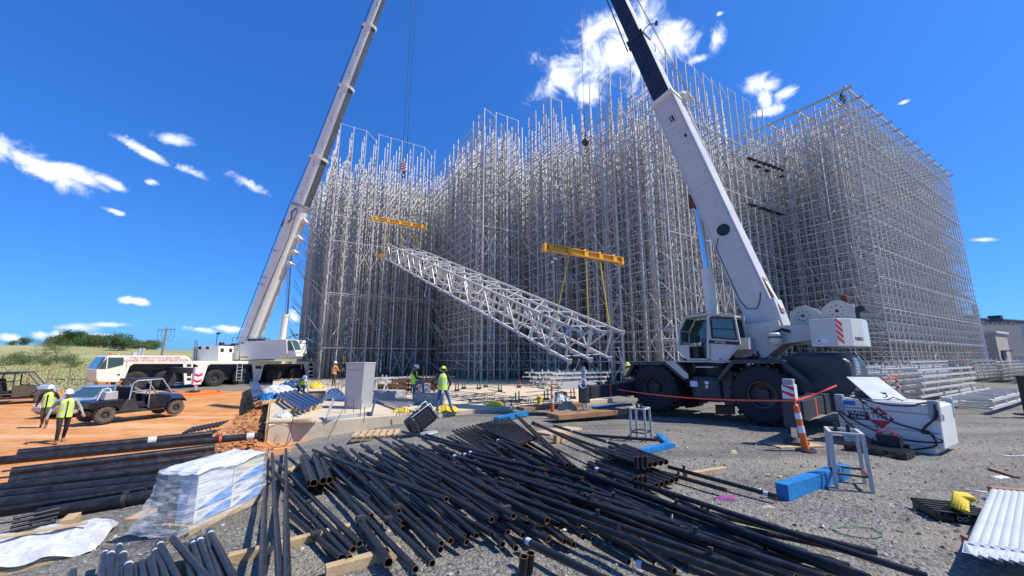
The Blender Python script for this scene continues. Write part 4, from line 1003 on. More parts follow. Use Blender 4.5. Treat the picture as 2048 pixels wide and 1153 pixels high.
m.tube((-1.6,-1.,3.45),(-1.6,.9,3.45),.36,n=16); m.tube((-2.7,-1.,3.4),(-2.7,.9,3.4),.30,n=16); m.bb(-2.9,-2.6,-1.2,-.9,3.1,3.9); m.build('winch',K['dk'],sup)
m=MB(); 
for x0,x1 in((-1.2,.6),(.6,2.3)):
    m.beam((x0,-1.4,4.35),(x1,-1.4,4.35),.03,.03)
for x0 in(-1.2,.6,2.3): m.beam((x0,-1.4,3.9),(x0,-1.4,4.35),.03,.03)
m.beam((-3.2,-1.2,3.4),(-3.2,-1.2,4.7),.04,.04); m.sph((-3.1,-1.2,4.75),(.2,.15,.12),8,6); m.build('handrail',K['dk'],sup)
m=MB(); a=SF.loc(391,693,-2.95); b=SF.loc(391,721,-2.95)
for dx in(-.12,.12): m.beam(a+Vector((dx,0,.5)),b+Vector((dx,0,0)),.03,.03)
for k in range(7):
    p=(a+Vector((0,0,.5))).lerp(b,k/6.); m.beam(p-Vector((.12,0,0)),p+Vector((.12,0,0)),.03,.03)
m.build('rear_ladder',K['dk'],sup)
m=MB(); m.tube((0.6,0,2.2),(.6,0,2.5),1.25,n=24); m.build('slew_ring',K['dk'],sup)
# boom of the truck crane, built in the superstructure frame (x forward)
LB0=Vector((-.75,0,3.45)); LT=SF.inv(atY(829,-175,34.6)); LD=(LT-LB0).normalized(); LS=Vector((0,1,0)); LS=(LS-LD*LS.dot(LD)).normalized(); LU=LD.cross(LS); LU=-LU if LU.x>0 else LU
LL=(LT-LB0).length
def lp_(s_,u_=0,y_=0): return LB0+LD*s_+LU*u_+LS*y_
def rsec(w,h):
    # rounded belly below, bevelled top: (side, up)
    pts=[(-w/2,h*.36),(-w*.40,h/2),(w*.40,h/2),(w/2,h*.36),(w/2,-h*.10)]
    for k in range(1,8):
        t=pi*k/8; pts.append((w/2*math.cos(t),-h*.10-h*.40*math.sin(t)))
    pts.append((-w/2,-h*.10)); return pts

def sAt(px,py):
    best=None
    for k in range(2000):
        s_=LL*k/1999.; q=SF.w(*lp_(s_)); zc=cT*q.y+sT*(q.z-CZ); y_=CY-F*(-sT*q.y+cT*(q.z-CZ))/zc
        e=abs(y_-py)
        if best is None or e<best[0]: best=(e,s_)
    return best[1]

tb=root('boom',None,None); tb.parent=LC; sl_(tb)
brk=[0,sAt(0,415),sAt(0,320),sAt(0,178),sAt(0,56),LL]
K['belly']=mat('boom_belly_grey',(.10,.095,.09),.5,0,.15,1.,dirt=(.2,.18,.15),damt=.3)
nm=['base_section','second_section','third_section','fourth_section','tip_section']
for k in range(5):
    w0=[1.40,1.20,1.06,.92,.80][k]; h0=[1.66,1.40,1.22,1.06,.92][k]
    m=MB(); s0=brk[k]-(.0 if k==0 else .1)
    S0=rsec(w0,h0); a,b=lp_(s0),lp_(brk[k+1]); n=len(S0)
    A=[a+LS*x+LU*y for x,y in S0]; Bv=[b+LS*x+LU*y for x,y in S0]
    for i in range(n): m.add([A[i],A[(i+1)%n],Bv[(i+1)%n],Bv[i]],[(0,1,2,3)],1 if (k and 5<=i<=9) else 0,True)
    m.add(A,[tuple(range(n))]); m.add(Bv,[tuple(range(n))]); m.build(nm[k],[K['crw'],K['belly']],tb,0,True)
    if k<4:
        m=MB(); S1=rsec(w0+.22,h0+.26); a,b=lp_(brk[k+1]-.12),lp_(brk[k+1]+.14)
        A=[a+LS*x+LU*y for x,y in S1]; Bv=[b+LS*x+LU*y for x,y in S1]
        for i in range(n): m.add([A[i],A[(i+1)%n],Bv[(i+1)%n],Bv[i]],[(0,1,2,3)])
        m.add(A,[tuple(range(n))]); m.add(Bv,[tuple(range(n))]); m.build('collar',K['crw'] if k else K['grayb'],tb,0,True)
        m=MB(); m.beam(lp_(brk[k+1]-.1,h0*.5,0),lp_(brk[k+1]-.1,h0*.5+.45,0),.3,.2); m.build('rope_guide',K['dk'],tb)
    m=MB()
    for q in range(3):
        s_=s0+(brk[k+1]-s0)*(q+.5)/3.; 
        for d_ in((0,0),(.35,.1)): m.tube(lp_(s_+d_[0],d_[1]-.1,-w0/2-.01),lp_(s_+d_[0],d_[1]-.1,-w0/2+.02),.06,n=8)
    if k: m.build('pin_hole',K['blk'],tb)
m=MB(); e=brk[1]
for k,(s_,l) in enumerate(((e-1.2,.5),(e-3.0,.9),(e-4.4,.85),(e-5.6,.7))): m.beam(lp_(s_,-.85,0),lp_(s_-.25,-.95-l*.5,0),.6,.35)
m.build('cylinder_lug',K['crw'],tb)
m=MB(); m.path([lp_(.5,-.2,-.76),lp_(e*.4,-.3,-.76),lp_(e*.75,-.55,-.74),lp_(e-.4,-.3,-.76)],.03,5); m.path([lp_(e-2.,.2,-.75),lp_(e-1.5,-.1,-.8),lp_(e-.9,.2,-.8),lp_(e-.3,-.2,-.8)],.05,5)
for s_ in(e*.42,e*.47,e*.66): m.beam(lp_(s_,.2,-.78),lp_(s_,.95,-.78),.04,.04)
m.build('hose_reel',K['dk'],tb)
m=MB(); m.beam(lp_(e-.3,.9,0),lp_(e-2.4,1.55,0),.12,.12); m.build('guide_arm',K['rust'],tb)
m=MB(); m.path([(-1.9,-.3,4.1),lp_(brk[1],1.55),lp_(brk[2],1.2),lp_(LL-.2,.9)],.03,5); m.build('winch_rope',K['rope'],tb)
c0=SF.loc(565,684,0); c0=Vector((c0.x-.1,0,2.6)); c1=SF.loc(572,630,0); c2=SF.loc(576.5,520,0); c1=Vector((c1.x,0,c1.z))
m=MB(); m.tube(c0,c1,.30,n=18); m.tube(c1-(c1-c0).normalized()*.2,c1+(c1-c0).normalized()*.03,.33,n=18); m.build('lift_cylinder',K['crw'],LC); sl_(kids(LC)[-1])
m=MB(); m.tube(c1,c2+Vector((.1,0,.5)),.19,n=16); m.build('cylinder_rod',K['chrome'],LC); sl_(kids(LC)[-1])
m=MB(); m.tube(lp_(LL-.1,-.1,-.3),lp_(LL-.1,-.1,.3),.45,n=18); m.beam(lp_(LL-.7,-.3),lp_(LL+.1,-.5),.5,.5); m.build('boom_head',K['dk'],tb)
LTIP=SF.w(*lp_(LL-.1,-.62)); HK=atY(808,338,LTIP.y)
hb=root('hook_block','white hook block with red hazard stripes high in front of the rack','crane hook',HK)
m=MB(); m.bb(-.28,.28,-.2,.2,-.25,.62); m.build('block_plates',K['refl'],hb,.08)
m=MB()
for k in range(3): m.add([(-.281,-.206,-.2+k*.27),(.281,-.206,-.02+k*.27),(.281,-.206,.1+k*.27),(-.281,-.206,-.08+k*.27)],[(0,1,2,3)])
m.build('red_stripes',K['red'],hb)
m=MB(); m.path([(0,0,-.25),(0,0,-.5),(.16,0,-.66),(.1,0,-.86),(-.1,0,-.86),(-.14,0,-.72)],[.09,.08,.08,.08,.07,.04],8); m.build('hook',K['rust'],hb)
for i,dx in enumerate((-.2,.18)):
    m=MB(); m.tube((dx,0,.55),LTIP-HK+Vector((dx,0,0)),.022,n=5); m.build('hoist_rope',K['rope'],hb)
for x,l in((-2.1,'dark wire sling from the hook block to the far beam, left leg'),(2.1,'dark wire sling from the hook block to the far beam, right leg')):
    sling(HK-Vector((0,0,.85)),dirv(SBL,x)+Vector((0,0,.22)),.02,l,K['rope'])
# ---------------- people -----------------
def skin_mesh(verts,edges,radii,rootv,sub=1):
    me=bpy.data.meshes.new('sk'); me.from_pydata([tuple(v) for v in verts],edges,[])
    o=bpy.data.objects.new('sk',me); COL.objects.link(o)
    sk=o.modifiers.new('s','SKIN'); sk.use_smooth_shade=True; sk.branch_smoothing=.6
    if not me.skin_vertices: 
        pass
    for i,r in enumerate(radii):
        d=me.skin_vertices[0].data[i]; d.radius=(r,r) if not isinstance(r,tuple) else r; d.use_root=(i==rootv)
    sb=o.modifiers.new('u','SUBSURF'); sb.levels=sub; sb.render_levels=sub
    dg=bpy.context.evaluated_depsgraph_get(); dg.update()
    m2=bpy.data.meshes.new_from_object(o.evaluated_get(dg))
    vs=[v.co.copy() for v in m2.vertices]; fs=[tuple(p.vertices) for p in m2.polygons]
    bpy.data.objects.remove(o); bpy.data.meshes.remove(m2)
    return vs,fs
def person(label,loc,yaw,J,mats,vest='vest',hat='hat',brim=False,tape=True,group='site workers',scale=1.,lookyaw=0.):
    """J: joints in local axes, x forward, y left, z up. mats: shirt, sleeve, trousers, boots"""
    r_=root('person',label,'person',loc,yaw,group); r_.scale=(scale,)*3
    V3=Vector; j={k:V3(v) for k,v in J.items()}
    P=j['pelvis']; C=j['chest']; Nk=j['neck']; Hd=j['head']
    vs=[P,P.lerp(C,.5),C,Nk,Nk.lerp(Hd,.55)]; rd=[(.15,.125),(.145,.115),(.165,.12),.062,.06]
    ed=[(0,1),(1,2),(2,3),(3,4)]; bone=[('t',P,C),('n',Nk,Hd)]
    def add(p,r,par): vs.append(p); rd.append(r); ed.append((par,len(vs)-1)); return len(vs)-1
    for sd in('l','r'):
        sh,el,wr=j['sh'+sd],j['el'+sd],j['wr'+sd]
        a=add(sh,.068,2); b=add(sh.lerp(el,.5),.056,a); c=add(el,.046,b); d=add(el.lerp(wr,.4),.045,c); e=add(wr,.030,d)
        bone+= [('s',sh,el),('s',el,wr)]
        hd=(wr-el).normalized(); sdv=hd.cross(V3((0,0,1)) if abs(hd.z)<.8 else V3((1,0,0))).normalized(); nv=hd.cross(sdv)
        palm=add(wr+hd*.055,.034,e); 
        for k in range(4):
            base=wr+hd*.085+sdv*(k-1.5)*.021; ln=[.062,.075,.07,.052][k]
            f1=add(base,.011,palm); f2=add(base+hd*ln*.55+nv*.012,.0095,f1); add(base+hd*ln*.9+nv*.035,.008,f2)
        t1=add(wr+hd*.04+sdv*.036,.012,palm); add(wr+hd*.085+sdv*.052+nv*.015,.0095,t1)
        bone.append(('h',wr+hd*.02,wr+hd*.16))
        hp,kn,an,to=j['hp'+sd],j['kn'+sd],j['an'+sd],j['to'+sd]
        a=add(hp,.098,0); b=add(hp.lerp(kn,.5),.082,a); c=add(kn,.063,b); d=add(kn.lerp(an,.4),.06,c); e=add(an,.046,d); f=add(an.lerp(to,.5)-V3((0,0,.02)),.045,e); add(to,.038,f)
        bone+= [('l',hp,kn),('l',kn,an+(kn-an)*.25),('b',an+(kn-an)*.2,an),('b',an,to)]
    sv,sf=skin_mesh(vs,ed,rd,0)
    def dist(p,a,b):
        t=max(0,min(1,(p-a).dot(b-a)/max(1e-6,(b-a).length_squared))); return (p-a-(b-a)*t).length
    idx={'t':1,'s':2,'l':3,'b':4,'n':0,'h':0}
    mb=MB(); mb.v=[tuple(v) for v in sv]
    for f in sf:
        c=sum((sv[i] for i in f),V3())/len(f)
        k=min(bone,key=lambda b:dist(c,b[1],b[2])-(.05 if b[0]=='t' else .03 if b[0]=='l' else 0))[0]
        mb.f.append(f); mb.m.append(idx[k]); mb.s.append(True)
    # head with face
    F_=(Matrix.Rotation(lookyaw,3,'Z')@V3((1,0,0))); up=(Hd-Nk).normalized(); F_=(F_-up*F_.dot(up)).normalized(); L_=up.cross(F_)
    M=Matrix((F_,L_,up)).transposed()
    n,m_=14,12; hv=[]
    for a in range(m_+1):
        ph=pi*a/m_
        for b in range(n):
            t=2*pi*b/n; p=V3((.098*math.sin(ph)*math.cos(t),.076*math.sin(ph)*math.sin(t),.118*math.cos(ph)))
            if p.z<-.03: p.y*=1-.3*(-p.z-.03)/.09; p.x*=.98
            if p.x>.07 and abs(p.y)<.02 and -.045<p.z<.02: p.x+=.022   # nose
            hv.append(Hd+M@p)
    mb.add(hv,[(a*n+b,(a+1)*n+b,(a+1)*n+(b+1)%n,a*n+(b+1)%n) for a in range(m_) for b in range(n)],0,True)
    for sg in(1,-1):
        mb.sph(Hd+M@V3((-.005,sg*.078,-.005)),(.022,.010,.032),8,6,0,M); mb.sph(Hd+M@V3((.085,sg*.03,.012)),(.010,.013,.009),8,6,5,M)
    mb.sph(Hd+M@V3((.088,0,-.062)),(.008,.024,.006),8,6,5,M)
    mb.build('body',[K['skin'],mats[0],mats[1],mats[2],mats[3],K['hair']],r_)
    h=MB(); pr=[]
    h.add(*(lambda q:(q[0],q[1]))(((lambda N_,Mq:([Hd+M@V3((.109*math.sin(pi*.56*a/Mq)*math.cos(2*pi*b/N_)-.008,.090*math.sin(pi*.56*a/Mq)*math.sin(2*pi*b/N_),.118*math.cos(pi*.56*a/Mq)-.004)) for a in range(1,Mq+1) for b in range(N_)],[(a*N_+b,(a+1)*N_+b,(a+1)*N_+(b+1)%N_,a*N_+(b+1)%N_) for a in range(Mq-1) for b in range(N_)]))(14,6))),0,True)
    h.build('hair',K['hair'],r_)
    if hat:
        q=MB(); N_,Mq=20,7; hp=[Hd+up*.168]
        for a in range(1,Mq+1):
            ph=pi/2*a/Mq
            for b in range(N_):
                t=2*pi*b/N_; hp.append(Hd+M@V3((.138*math.sin(ph)*math.cos(t),.112*math.sin(ph)*math.sin(t),.035+.133*math.cos(ph))))
        fs=[(0,1+b,1+(b+1)%N_) for b in range(N_)]+[(1+a*N_+b,1+(a+1)*N_+b,1+(a+1)*N_+(b+1)%N_,1+a*N_+(b+1)%N_) for a in range(Mq-1) for b in range(N_)]
        q.add(hp,fs,0,True)
        ex=.055 if brim else .012
        ring0=[Hd+M@V3((.138*math.cos(2*pi*b/N_),.112*math.sin(2*pi*b/N_),.036)) for b in range(N_)]
        ring1=[Hd+M@V3(((.138+ex+(0 if brim else .05*max(0,math.cos(2*pi*b/N_))**2))*math.cos(2*pi*b/N_),(.112+ex)*math.sin(2*pi*b/N_),.026-(.02 if brim else 0))) for b in range(N_)]
        q.add(ring0+ring1,[(b,(b+1)%N_,N_+(b+1)%N_,N_+b) for b in range(N_)],0,True)
        q.beam(Hd+M@V3((-.12,0,.09)),Hd+M@V3((.13,0,.09)),.02,.17) if False else None
        q.build('helmet',K[hat],r_)
    if vest:
        # a jacket shell round the trunk: rings from hip to shoulder
        lat=(j['shl']-j['shr']).normalized(); ax=(C-P).normalized(); fw=lat.cross(ax).normalized(); lt=ax.cross(fw)
        prof=[(-.10,.185,.150),(.10,.178,.146),(.26,.190,.150),(.38,.200,.148),(.47,.17,.12),(.52,.095,.085)]
        N_=24; q=MB(); rings=[]
        base=P-ax*0+ax*0
        for z_,a_,b_ in prof: rings.append([base+ax*z_+lt*a_*math.cos(2*pi*k/N_)+fw*b_*math.sin(2*pi*k/N_) for k in range(N_)])
        # fine vertical subdivision so that the bands have their own faces
        zs=[-.10,-.03,.02,.10,.15,.20,.26,.31,.38,.43,.47,.52]
        def at_z(z_):
            for k in range(len(prof)-1):
                if prof[k][0]<=z_<=prof[k+1][0]:
                    f=(z_-prof[k][0])/(prof[k+1][0]-prof[k][0]); return [prof[k][i]+(prof[k+1][i]-prof[k][i])*f for i in(1,2)]
            return prof[-1][1:]
        vv=[]
        for z_ in zs:
            a_,b_=at_z(z_)
            for k in range(N_): t=2*pi*(k+.5)/N_; vv.append(base+ax*z_+lt*a_*math.cos(t)+fw*b_*math.sin(t))
        for a in range(len(zs)-1):
            for b in range(N_):
                t=2*pi*(b+1)/N_; mi=0
                if tape and a in(1,4): mi=1
                if tape and a>=4 and (abs(abs(math.cos(t))-.5)<.13): mi=1
                if a>=7 and abs(math.cos(t))>.80: continue     # arm holes
                if a<9 and math.sin(t)>.985: continue          # open front
                q.add([vv[a*N_+b],vv[a*N_+(b+1)%N_],vv[(a+1)*N_+(b+1)%N_],vv[(a+1)*N_+b]],[(0,1,2,3)],mi,True)
        q.build('safety_vest',[K[vest],K['silver']],r_)
    return r_
def pose(**kw):
    J=dict(pelvis=(0,0,.96),chest=(.01,0,1.30),neck=(0,0,1.49),head=(.02,0,1.63),
      shl=(0,.185,1.42),shr=(0,-.185,1.42),ell=(-.03,.26,1.13),elr=(-.03,-.26,1.13),wrl=(.06,.27,.88),wrr=(.06,-.27,.88),
      hpl=(0,.095,.92),hpr=(0,-.095,.92),knl=(.02,.11,.50),knr=(.02,-.11,.50),anl=(-.01,.12,.09),anr=(-.01,-.12,.09),tol=(.17,.14,.04),tor=(.17,-.14,.04))
    J.update(kw); return J
def face(loc,tx,ty): return math.atan2(ty-loc[1],tx-loc[0])
p=G(118,888); W1=person('worker in grey shirt and black trousers walking ahead on the red earth',p,face(p,0,0)+.15,pose(
   hpr=(.0,-.095,.92),knr=(.20,-.10,.52),anr=(.16,-.10,.09),tor=(.34,-.11,.05),knl=(-.04,.10,.50),anl=(-.24,.10,.14),tol=(-.08,.11,.03),
   elr=(-.16,-.30,1.16),wrr=(-.06,-.36,.92),ell=(-.02,.33,1.17),wrl=(.12,.40,.95)),(K['greycl'],K['greycl'],K['dkcl'],K['boot']),scale=.97)
p=G(86,856); W2=person('worker in black shirt and olive trousers walking behind another on the red earth',p,face(p,0,0)-.25,pose(
   knl=(.16,.10,.52),anl=(.10,.10,.09),tol=(.28,.11,.05),knr=(-.03,-.10,.5),anr=(-.2,-.10,.13),tor=(-.04,-.11,.03),
   elr=(-.1,-.30,1.16),wrr=(-.02,-.33,.9),ell=(-.08,.29,1.14),wrl=(.05,.30,.9)),(K['dkcl'],K['dkcl'],K['olive'],K['boot']),scale=.93)
p=at(826,806,SZ); W3=person('worker in white helmet and jeans with one foot up on a concrete block',p,R(12),pose(
   hpr=(.02,-.095,.92),knr=(.42,-.12,.93),anr=(.46,-.13,.50),tor=(.62,-.14,.43),elr=(.12,-.28,1.14),wrr=(.38,-.20,1.12),ell=(.10,.26,1.14),wrl=(.36,.16,1.10),head=(.06,0,1.62)),(K['vest'],K['dkcl'],K['jean'],K['boot']),tape=False)
p=at(884,826,SZ); W4=person('worker seen from behind in lime wide-brim helmet, banded vest, black sleeves and jeans',p,face((0,0),p.x,p.y)-.1,pose(
   knl=(.0,.16,.50),anl=(-.02,.19,.09),tol=(.15,.24,.04),knr=(.10,-.24,.52),anr=(.02,-.38,.09),tor=(.18,-.44,.04),ell=(-.10,.40,1.16),wrl=(.04,.24,.98),elr=(-.02,-.30,1.12),wrr=(.12,-.22,.94),head=(.05,0,1.62)),
   (K['dkcl'],K['dkcl'],K['jean'],K['boot']),hat='haty',brim=True)
p=at(598,794,SZ); W5=person('worker bending down among blue pipes and plastic wrap on the slab',p,R(-35),pose(
   pelvis=(-.10,0,.60),chest=(.16,0,.80),neck=(.30,0,.92),head=(.40,0,1.0),shl=(.22,.18,.88),shr=(.22,-.18,.88),ell=(.35,.24,.62),elr=(.35,-.24,.62),wrl=(.52,.18,.42),wrr=(.52,-.18,.42),
   hpl=(-.1,.1,.58),hpr=(-.1,-.1,.58),knl=(.22,.14,.52),knr=(.22,-.14,.52),anl=(.0,.14,.09),anr=(.0,-.14,.09),tol=(.17,.15,.04),tor=(.17,-.15,.04)),(K['vest'],K['greycl'],K['dkcl'],K['boot']),hat='hat',tape=False)
p=atY(668,756,29.); p.z=SZ; W6=person('distant worker in orange vest standing on the slab by the rack foot',p,R(60),pose(elr=(.05,-.3,1.2),wrr=(.28,-.2,1.1)),(K['vesto'],K['vesto'],K['olive'],K['boot']),vest='vesto',hat='hat')
p=atY(1257,760,20.5); p.z=0; W7=person('distant worker in lime vest half hidden behind the white crane tyre',p,R(200),pose(),(K['vest'],K['dkcl'],K['jean'],K['boot']),hat='haty',brim=True)
p=AB(42.35,11.6,24.8); W8=person('small dark figure crouching on the top corner of the rack',p,R(-60),pose(
   pelvis=(-.05,0,.50),chest=(.08,0,.82),neck=(.12,0,1.0),head=(.16,0,1.14),shl=(.08,.18,.93),shr=(.08,-.18,.93),ell=(.2,.24,.7),elr=(.2,-.24,.7),wrl=(.4,.15,.6),wrr=(.4,-.15,.6),
   hpl=(-.05,.1,.48),hpr=(-.05,-.1,.48),knl=(.3,.14,.5),knr=(.3,-.14,.5),anl=(.15,.14,.09),anr=(.15,-.14,.09),tol=(.3,.15,.04),tor=(.3,-.15,.04)),(K['olive'],K['dkcl'],K['dkcl'],K['boot']),vest=None,hat='hat' )
W8['label']='small dark figure crouching on the top corner of the rack'
# ---------------- parked vehicles -----------------
def make_utv(fr,label,body,seatm,cargo=True,WB=2.78):
    bar=K['dk']
    r_=root('utility_vehicle',label,'utility vehicle',fr.o,fr.a)
    Wd=1.5
    for x in(0,WB):
        for y in(.13,Wd-.13): tyre(.37,.26,'wheel',K['rubdust'],r_,(x,y,.37),lugs=18,rimr=.18,lug=.03)
    m=MB(); m.bb(-.35,WB+.35,.35,Wd-.35,.32,.55); m.bb(.35,WB-.45,.12,Wd-.12,.34,.46); m.build('frame',K['dk'],r_,.02)
    m=MB(); m.prism([(-.62,.72),(-.55,.98),(.62,1.0),(.62,.68),(.4,.62),(-.5,.66)],.06,Wd-.06,'y'); m.build('cargo_bed',body,r_,.03,True)
    m=MB(); m.prism([(WB-.5,.5),(WB-.42,1.0),(WB-.2,1.12),(WB+.30,1.02),(WB+.42,.85),(WB+.40,.62),(WB+.2,.58)],.22,Wd-.22,'y'); m.build('hood',K['bluep'] if cargo else K['carbody'],r_,.05,True)
    for y0_,y1_ in((-.02,.24),(Wd-.24,Wd+.02)):
        m=MB(); plate(m,[(WB-.42,.66),(WB-.28,.84),(WB+.28,.84),(WB+.42,.68)],.03,y0_,y1_); m.build('mudguard',K['blk'],r_,0,True); m=MB(); plate(m,[(-.45,.62),(-.3,.80),(.3,.80),(.45,.6)],.03,y0_,y1_); m.build('mudguard',K['blk'],r_,0,True)
    for y in(.10,Wd-.10):
        m=MB(); m.path([(.80,y,.95),(.84,y,1.66),(1.0,y,1.80),(2.02,y,1.84),(WB-.22,y,1.06)],.035,8); m.tube((1.60,y,.5),(1.54,y,1.80),.032,n=8); m.path([(.84,y,1.3),(1.56,y,1.35)],.02,6); m.build('roll_bar',K['grayb'] if cargo else bar,r_)
    m=MB(); m.bb(.95,2.06,.10,Wd-.10,1.83,1.89); m.build('roof',K['blk'],r_,.02)
    for y in(.09,Wd-.09):
        m=MB(); m.prism([(1.58,.44),(1.56,1.12),(1.8,1.13),(WB-.34,1.0),(WB-.46,.50)],y-.02,y+.02,'y'); m.build('door',body,r_,.01,True)
    m=MB(); 
    m.prism([(.98,.80),(.84,1.50),(.98,1.50),(1.14,.80)],.16,Wd-.16,'y'); m.build('seat_back',seatm,r_,.03,True)
    m=MB(); m.bb(.95,1.5,.2,Wd-.2,.62,.8); m.beam((1.0,Wd/2,.78),(.86,Wd/2,1.35),Wd-.45,.1,Vector((1,0,0))); m.build('seat',seatm,r_,.03)
    m=MB(); m.bb(WB-.65,WB-.45,.2,Wd-.2,.7,1.05); m.path([(WB-.8+.0*t,1.0+.16*math.cos(t*.52),1.1+.14*math.sin(t*.52)) for t in range(13)],.016,5); m.build('dashboard',K['blk'],r_)
    m=MB(); m.prism([(.45,.42),(.70,.98),(.95,.98),(1.3,.42)],.09,.12,'y'); m.build('side_guard',K['dk'],r_,0,True)
    m=MB(); m.bb(WB+.38,WB+.43,.28,.5,.72,.82); m.build('headlight',K['refl'],r_); m=MB(); m.bb(WB+.38,WB+.43,1.0,1.22,.72,.82); m.build('headlight',K['refl'],r_)
    if cargo:
        m=MB(); m.prism([(-.10,1.0),(-.06,1.36),(.36,1.38),(.40,1.0)],.12,.75,'y'); m.build('cargo_box',K['alum'],r_,.03,True)
        m=MB(); m.path([(-.28,.24,1.02),(-.15,.23,1.5),(.1,.23,1.5),(.25,.23,1.02)],.025); m.build('red_handle',K['refl'],r_)
    else:
        m=MB()
        for z in(1.1,1.25,1.4): m.beam((-.55,.1,z),(.6,.1,z),.03,.03); m.beam((-.55,Wd-.1,z),(.6,Wd-.1,z),.03,.03)
        for x in(-.55,0,.6): m.beam((x,.1,.95),(x,.1,1.75),.03,.03); m.beam((x,Wd-.1,.95),(x,Wd-.1,1.75),.03,.03)
        m.beam((-.55,.1,1.75),(1.7,.1,1.78),.04,.04); m.beam((-.55,Wd-.1,1.75),(1.7,Wd-.1,1.78),.04,.04); m.build('rack_rails',K['dk'],r_)
    return r_
UF=Fr((-16.7,16.5,-.62),math.atan2(.94,.33))
uv=make_utv(UF,'dark blue utility buggy with muddy tyres and grey roll bars parked beside a silver car',K['utvb'],K['dkcl']); uv.scale=(.92,)*3
UF2=Fr((-30.2,22.0,-.7),R(40))
make_utv(UF2,'dusty brown utility buggy with a black roof rack at the left edge of the yard',K['olive'],K['dkcl'],cargo=False)
def make_car(fr):
    r_=root('parked_car','silver sedan car parked behind the dark blue utility buggy','car',fr.o,fr.a)
    # x from front (0) to rear, y 0..1.8
    Lc=4.75; side=[(0,.42),(.04,.62),(.25,.74),(1.25,.93),(3.9,.98),(4.6,.92),(4.75,.70),(4.70,.35),(4.4,.22),(.3,.22)]
    m=MB(); n=len(side)
    def ring(y,k): return [(a+(Lc/2-a)*k,y,b*(1-.0*k)) for a,b in side]
    rs=[ring(0.04,.015),ring(.0,.0),ring(.0,.0)]
    m.prism(side,0,1.8,'y'); m.build('body',K['carbody'],r_,.09,True)
    gh=[(1.25,.90),(2.05,1.38),(2.7,1.46),(3.3,1.42),(4.15,.94)]
    m=MB(); 
    A=[(x,.06,z) if i in(0,4) else (x,.22,z) for i,(x,z) in enumerate(gh)]; Bq=[(x,1.74,z) if i in(0,4) else (x,1.58,z) for i,(x,z) in enumerate(gh)]
    m.add(A+Bq,[(0,1,2,3,4),(9,8,7,6,5)]+[(i,5+i,6+i,1+i) for i in range(4)]); m.build('glasshouse',K['glass'],r_,0,True)
    m=MB()
    m.add([(2.0,.22,1.39),(2.7,.21,1.475),(3.35,.22,1.43),(3.35,1.58,1.43),(2.7,1.59,1.475),(2.0,1.58,1.39)],[(0,1,4,5),(1,2,3,4)])
    for i in range(4):
        for Q in(A,Bq): 
            if i in(0,3): m.beam(Q[i],Q[i+1],.06,.05)
    for Q,y in((A,.14),(Bq,1.66)): m.beam((2.75,.05 if y<1 else 1.75,.95),(2.72,.21 if y<1 else 1.59,1.46),.06,.03)
    m.build('roof',K['carbody'],r_)
    for x in(.92,3.72):
        for y in(.10,1.70):
            w_=MB(); w_.lathe([(.22,-.10),(.32,-.11),(.335,-.07),(.335,.07),(.32,.11),(.22,.10)],(0,0,0),(0,1,0),24); o=w_.build('wheel',K['rub'],r_); o.location=(x,y,.335)
            q=MB()
            for k in range(10): t=2*pi*k/10; q.beam((.05*math.cos(t),-.09 if y<1 else .09,.05*math.sin(t)),(.21*math.cos(t),-.1 if y<1 else .1,.21*math.sin(t)),.02,.045)
            q.ring((0,-.1 if y<1 else .1,0),(0,1,0),.2,.235,20); q.lathe([(.001,0),(.21,0)],(0,0,0),(0,1,0),20,1); q.build('rim',[K['alum'],K['blk']],o)
    m=MB(); m.bb(-.01,.12,.12,.5,.55,.68); m.build('headlight',K['refl'],r_,.02); m=MB(); m.bb(-.01,.12,1.3,1.68,.55,.68); m.build('headlight',K['refl'],r_,.02)
    m=MB(); m.bb(4.68,4.77,.1,.5,.68,.84); m.build('tail_light',K['red'],r_,.02); m=MB(); m.bb(4.68,4.77,1.3,1.7,.68,.84); m.build('tail_light',K['red'],r_,.02)
    m=MB(); m.bb(1.5,1.7,-.14,.02,.93,1.06); m.build('wing_mirror',K['carbody'],r_,.03); m=MB(); m.bb(1.5,1.7,1.78,1.94,.93,1.06); m.build('wing_mirror',K['carbody'],r_,.03)
CF=Fr((-20.1,18.1,-.72),math.atan2(1.,-.03))
# the camera looks at the car's side with y<0 on its right: mirror so that y=0 faces us
make_car(CF); [setattr(o,'scale',(.92,)*3) for o in COL.objects if o.name=='parked_car']
